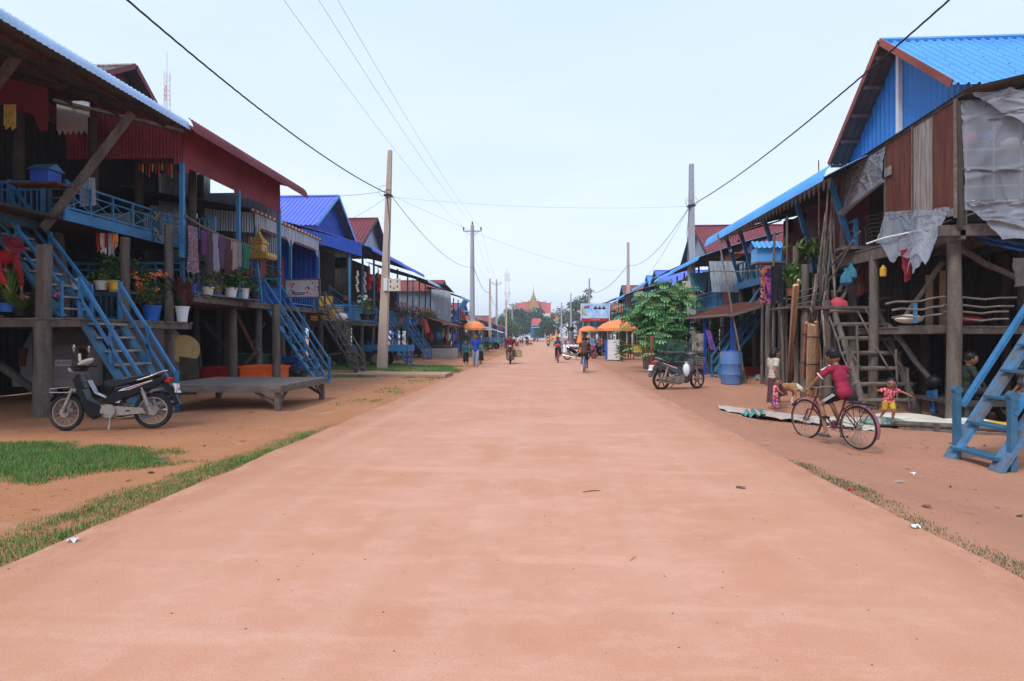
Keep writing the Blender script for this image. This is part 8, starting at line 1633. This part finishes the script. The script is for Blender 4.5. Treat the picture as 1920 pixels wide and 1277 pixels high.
# cyclists
cyc = dict(pelvis=(-.16, 0, .60), chest=(-.08, 0, .78), neck=(-.03, 0, .87), head=(.02, 0, .97), sl=(-.04, .105, .85), sr=(-.04, -.105, .85), el=(.05, .16, .75), er=(.05, -.16, .75), wl=(.13, .18, .66), wr=(.13, -.18, .66), hl=(-.15, .055, .585), hr=(-.15, -.055, .585), kl=(.07, .075, .50), kr=(.05, -.075, .40), al=(-.01, .09, .28), ar=(-.03, -.09, .15))
p = aG(1046, 680); bp_ = pm('pink_bike_paint', (.45, .08, .14), .5); bA = bicycle('pink bicycle ridden towards the camera by the schoolgirl', (p.x, p.y, 0), R(-90) + .02, bp_, .33, steer=.05)
gA = person('schoolgirl in bright teal shirt and dark trousers cycling towards the camera', (p.x, p.y, 0), R(-90) + .02, pose(1.38, **cyc), 1.38, pm('bright_teal_shirt', (.01, .16, .28), .8), blk, 'bob', sn, vox=.012, sleeve=1.5, legto=.8, grip=(1, 1), headk=1.08)
tag(part(None, 'school_bag', pm('red_cloth_bag', (.5, .07, .04)), lambda b: b.ell((p.x, p.y - .35, .98), (.2, .1, .1), 10), True), 'red bag lying on the handlebar of the pink bicycle', 'bag'); tag(part(None, 'plastic_bag', 'white', lambda b: b.lathe([(.03, -.3), (.14, -.15), (.12, .05), (.03, .2)], (p.x + .38, p.y - .2, .75), 10), True), 'white plastic bag hanging from the pink bicycle handlebar', 'bag')
p = aG(1096, 698); bB = bicycle('small light blue bicycle ridden away from the camera', (p.x, p.y, 0), R(90) - .12, pm('light_blue_bike_paint', (.12, .30, .62), .4), .30, steer=-.05)
person('boy in brown checked shirt seen from behind, cycling away on the right lane', (p.x, p.y, 0), R(90) - .12, pose(1.38, **cyc), 1.38, patmat('brown_check', (.06, .045, .035), (.16, .13, .10), (.10, .05, .04), 26, 'check'), pm('dark_shorts', (.03, .028, .03), .8), 'short', sn, vox=.011, sleeve=.7, legto=.5, grip=(1, 1), headk=1.1)
p = aG(1081, 675); motorbike('black motorbike parked beside the vendor table', (p.x, p.y, 0), R(-20), bodym, True, False, rack=False)
p = aG(1131, 672.5); motorbike('black motorbike with pale wheel parked behind the woman in pink', (p.x, p.y + .5, 0), R(200), bodym, True, False, rack=False)
wb = 'people at the shops on the right'
p = aG(1113, 672); person('woman in blue and white striped top and long pink patterned skirt', (p.x, p.y, 0), R(-60), pose(1.6, wl=(.08, .14, .55), wr=(.1, -.12, .56)), 1.6, patmat('blue_white_stripe', (.10, .2, .38), (.5, .55, .62), (.12, .22, .42), 6, 'wave'), patmat('pink_print_skirt', (.5, .04, .12), (.38, .1, .12), (.55, .07, .16), 14), 'bun', sn, vox=.014, sleeve=1.8, leg='skirt', legto=.95, hem=1.3, group=wb)
p = aG(1104, 671); person('woman with a pale hat and dark clothes behind the boy cyclist', (p.x, p.y + .3, 0), R(-100), pose(1.52), 1.52, pm('grey_blouse', (.16, .16, .18), .8), blk, 'short', sn, vox=.014, sleeve=1.7, legto=1, hat=pm('straw_hat', (.45, .38, .28), .85), group=wb)
p = aG(1123, 669); person('woman in a black and white top holding a baby in red', (p.x + .1, p.y + .6, 0), R(-110), pose(1.55, wl=(.1, .03, .58), wr=(.1, -.03, .6)), 1.55, pm('white_blouse', (.5, .5, .5), .8, col2=(.05, .05, .05), scale=9), blk, 'long', sn, vox=.014, sleeve=1.6, legto=1, group=wb)
q = V((p.x + .1, p.y + .35, 0)); person('baby in a red top carried by the woman in black and white', (q.x, q.y, .72), R(-100), pose(.62, kl=(.1, .08, .36), kr=(.1, -.08, .36), al=(.16, .08, .15), ar=(.16, -.08, .15)), .62, 'redplas', 'redplas', 'short', sn, headk=1.5, vox=.012, sleeve=1.5, legto=.5, hands=False, group=wb)
p = aG(1061, 664); person('vendor in a blue shirt sitting behind the vendor table', (p.x, p.y + .8, .25), R(-90), pose(1.5, **sitk), 1.5, 'bluep', blk, 'short', sn, vox=.015, sleeve=.7, group=wb)
p = aG(1082, 664); person('seller in dark clothes standing behind the white bags', (p.x, p.y + 1.5, 0), R(-80), pose(1.55), 1.55, pm('dark_brown_shirt', (.07, .04, .035)), blk, 'short', sn, vox=.015, sleeve=.7, group=wb)
p = aG(809, 664); person('person in a pale pink shirt sitting at the left stall with back turned', (p.x, p.y, .35), R(120), pose(1.5, **sitk), 1.5, pm('pale_pink_shirt', (.42, .28, .33), .8), blk, 'short', sn, vox=.015, sleeve=.7)
# far traffic
fr_ = 'distant riders on the road'
p = aG(1028, 650.5); motorbike('distant motorbike of the yellow shirted rider', (p.x, p.y, 0), R(90), bodym, False, False, rack=False, group=fr_); person('distant rider in yellow shirt and white helmet riding away', (p.x, p.y, 0), R(90), pose(1.6, **ride), 1.6, pm('yellow_shirt', (.5, .34, .03)), pm('grey_trousers2', (.12, .13, .12)), 'none', sn, vox=.022, sleeve=1.5, hands=False, hat='white', group=fr_)
p = aG(988, 648); motorbike('distant dark motorbike in the middle of the road', (p.x, p.y, 0), R(-90), bodym, False, False, rack=False, group=fr_); person('distant rider in dark clothes in the middle of the road', (p.x, p.y, 0), R(-90), pose(1.6, **ride), 1.6, 'black', blk, 'short', sn, vox=.022, sleeve=1.5, hands=False, group=fr_)
p = aG(971, 650); person('distant person in white shirt walking at the left roadside', (p.x, p.y, 0), R(-90), pose(1.55, **wk(1)), 1.55, 'white', pm('blue_trousers', (.08, .12, .25)), 'short', sn, vox=.022, sleeve=.7, hands=False, group='distant walkers')
for i, (px, py, m1, m2, lab) in enumerate(((976, 645, 'white', blk, 'first small distant walker left of the white car'), (979.5, 645, 'pinkfl', blk, 'second small distant walker left of the white car, in pink'), (1001, 642, 'redplas', blk, 'tiny distant walker in red right of the dog'), (1008, 642, 'bluep', blk, 'tiny distant walker in blue by the far shop house'), (948, 655, 'dark', blk, 'dim person beside the far left stalls'))):
    p = aG(px, py); person(lab, (p.x, p.y, 0), R(-90), pose(1.5, **wk(1 if i % 2 else -1)), 1.5, m1, m2, 'short', sn, vox=.03, sleeve=.7, hands=False, group='distant walkers')
# white car far away
p = aG(986, 640.5); t = thing('parked_car', 'distant white pickup like car at the end of the road', 'car', (p.x, p.y, 0), R(-90), None, world=False)
part(t, 'body', 'white', lambda b: b.slab([(2.3, .35), (2.35, .8), (2.1, 1.0), (1.3, 1.1), (.7, 1.65), (-1.2, 1.7), (-2.2, 1.1), (-2.3, .4)], -.9, .9, .08)); part(t, 'windscreen', 'glass', lambda b: b.quad((1.32, -.75, 1.12), (1.32, .75, 1.12), (.78, .68, 1.6), (.78, -.68, 1.6), .02))
for x in (-1.4, 1.5):
    for s_ in (-.85, .85): part(t, 'wheel', 'rubber', lambda b: b.disc((x, s_, .35), (0, 1, 0), .35, .2))
for s_ in (-.65, .65): part(t, 'headlight', 'chrome', lambda b: b.box((2.34, s_, .78), (.04, .3, .16)))

# ------------------------------------------------------------------ dogs
def dog(label, loc, rz, k=1.0, coat=('tan_fur', (.42, .22, .09)), hi=True, group=None):
    b = MB(); s = lambda *a: V(a) * k
    b.ell(s(.02, 0, .42), (.16 * k, .085 * k, .105 * k), 14); b.ell(s(.16, 0, .41), (.13 * k, .085 * k, .125 * k), 14); b.ell(s(-.17, 0, .43), (.12 * k, .075 * k, .09 * k), 14)
    b.cap(s(.24, 0, .45), s(.37, 0, .36), .07 * k, .052 * k); b.ell(s(.42, 0, .33), (.075 * k, .055 * k, .055 * k), 12); b.cap(s(.45, 0, .30), s(.52, 0, .22), .035 * k, .024 * k)
    for y in (-.045, .045): b.cap(s(.39, y, .37), s(.35, y * 1.4, .40), .02 * k, .008 * k)
    for y, f in ((-.055, .07), (.055, -.05)):
        b.cap(s(.2, y, .36), s(.19 + f * .4, y, .2), .042 * k, .024 * k); b.cap(s(.19 + f * .4, y, .2), s(.19 + f, y, .04), .022 * k, .016 * k); b.cap(s(.19 + f, y, .025), s(.23 + f, y, .02), .022 * k, .018 * k)
        b.cap(s(-.2, y, .38), s(-.17 - f * .3, y, .25), .055 * k, .034 * k); b.cap(s(-.17 - f * .3, y, .25), s(-.27 - f, y, .16), .028 * k, .018 * k); b.cap(s(-.27 - f, y, .16), s(-.24 - f, y, .03), .017 * k, .016 * k); b.cap(s(-.24 - f, y, .025), s(-.2 - f, y, .02), .022 * k, .018 * k)
    b.tube([s(-.27, 0, .46), s(-.36, 0, .42), s(-.42, 0, .3)], [.02 * k, .016 * k, .008 * k], 7)
    me = remeshed(b, 'dog', .009 * k if hi else .02 * k, pm(*coat)); me.materials.append(M['white']); me.materials.append(M['black'])
    if hi:
        for pl in me.polygons:
            c = pl.center / k
            if .24 < c.x < .37 or c.z < .17 + .05 * math.sin(c.x * 20): pl.material_index = 1
            if c.x > .50 and c.z < .235: pl.material_index = 2
            if .43 < c.x < .455 and abs(c.y) > .035 and c.z > .33: pl.material_index = 2
    o = bpy.data.objects.new('dog', me); COL.objects.link(o); o.location = loc; o.rotation_euler = (0, 0, rz); return tag(o, label, 'dog', group)
p = aG(1474, 757, 1.70); dog('tan and white dog sniffing the ground beside the leaning timber', (p.x + .0, p.y, gz(p.x, p.y)), R(-12), 1.0)
p = aG(995, 649.5); dog('small dark dog crossing the road far away', (p.x, p.y, 0), R(180), 1.0, ('dark_fur', (.04, .035, .03)), False)
# ------------------------------------------------------------------ small clutter
rg = random.Random(41)
for i, (x, y, lab) in enumerate(((-10.3, 27.5, 'sticks and nets heaped under the violet roofed house'), (-10.2, 33.5, 'dark heap of wood under the red gabled house behind the pole'), (9.3, 17.5, 'pile of poles under the curled awning house'), (9.5, 22.5, 'firewood heap in the dark behind the blue barrel'), (9.6, 28.5, 'wood heap under the house with beige blinds'))): clutter('woodpile', lab, x - 1.1, x + 1.1, y - 1.6, y + 1.6, 46, 30 + i)
# hanging bulbs under the curled awning
for i, (px, py, d) in enumerate(((1371, 470, 22), (1397, 421, 20), (1437, 396, 18), (1330, 506, 27), (1385, 452, 22))):
    p = at(px, py, d); tag(part(None, 'light_bulb', ['white', 'orange', 'orange', 'redplas', 'redplas'][i], lambda b: (b.ell(p, (.05, .05, .06), 8), b.tube([p + V((0, 0, .05)), p + V((0, 0, .3))], .006, 4)), True), ['white bulb under the far end of the curled awning', 'orange bulb in the middle of the curled awning', 'orange bulb nearest under the curled awning', 'small red bulb by the scalloped eave', 'small red bulb between the slanted posts'][i], 'light bulb')
# boats oar like boards and tyres under the right house
tag(part(None, 'tyre', 'rubber', lambda b: b.ring((9.3, 12.0, .02), (1, .5, .2), .26, .06, 24, 8), True), 'old tyre standing in the shade under the near right house', 'tyre')
tag(part(None, 'standing_planks', pm('pale_board', (.34, .22, .12), .8), lambda b: (b.box((9.0, 14.0, 2.3), (.14, .05, 1.2)), b.box((9.3, 14.0, 2.35), (.12, .05, 1.3))),), 'pale boards standing on the lower deck of the right house', 'boards')
tag(part(None, 'woven_mat', pm('woven_straw', (.42, .27, .1), .85, scale=20), lambda b: b.disc(at(346, 655, 14.3), (1, -.8, .2), .36, .03, 20), True), 'round yellow woven tray leaning under the near left house', 'tray')
tag(part(None, 'hanging_canvas', pm('olive_canvas', (.09, .085, .06), .9), lambda b: b.cloth((-8.5, 13.0, 1.0), (-7.85, 12.7, .95), (-7.85, 12.65, .15), (-8.5, 13.0, .1), 12, 12, .06, 3, 0, 4, .008), True), 'olive grey canvas hung beside the foot of the left stairs', 'canvas')
# weeds and dry leaves along the house feet
def feet(x, y): return max(0, min(1, (nse(x, y, .9, 12) + .05) * 1.6)) * (1 if (-9.8 < x < -8.2 or 8.0 < x < 9.5) else .0)
grass('weeds', 'scattered weeds and straw at the feet of the house posts', feet, -9.8, 9.5, 16, 40, 60, .09, .012, ('g3', 'g4', 'g2'))
b = MB()
for i in range(520):
    s_ = rg.random() < .5; x = rg.uniform(-9.5, -4.2) if s_ else rg.uniform(3.0, 9.5); y = rg.uniform(4, 24); a = rg.uniform(0, 6.3); L_ = rg.uniform(.02, .08); z = gz(x, y) + .006
    b.m = rg.randrange(3); c_, n_ = math.cos(a) * L_, math.sin(a) * L_; w_ = rg.uniform(.08, .5)
    b.add([(x - c_, y - n_, z), (x + n_ * w_, y - c_ * w_, z + .006), (x + c_, y + n_, z + .012), (x - n_ * w_, y + c_ * w_, z + .004)], [(0, 1, 2, 3)])
tag(b.build('dry_leaves', ['plank', 'dark', 'conc']), 'dry leaves, husks and chips scattered on the dirt shoulders', None, None, 'stuff')
# ------------------------------------------------------------------ air
hb = MB(); hb.box((0, 420, 20), (2600, 1200, 43)); hz_ = bpy.data.materials.new('thin_haze'); hz_.use_nodes = True; nt = hz_.node_tree; nt.nodes.remove(nt.nodes['Principled BSDF'])
vp = nt.nodes.new('ShaderNodeVolumePrincipled'); vp.inputs['Color'].default_value = (.88, .93, 1, 1); vp.inputs['Density'].default_value = .0008; vp.inputs['Anisotropy'].default_value = .2
nt.links.new(vp.outputs[0], nt.nodes['Material Output'].inputs['Volume'])
tag(hb.build('haze', hz_), 'thin pale air between the camera and the far trees', None, None, 'stuff')
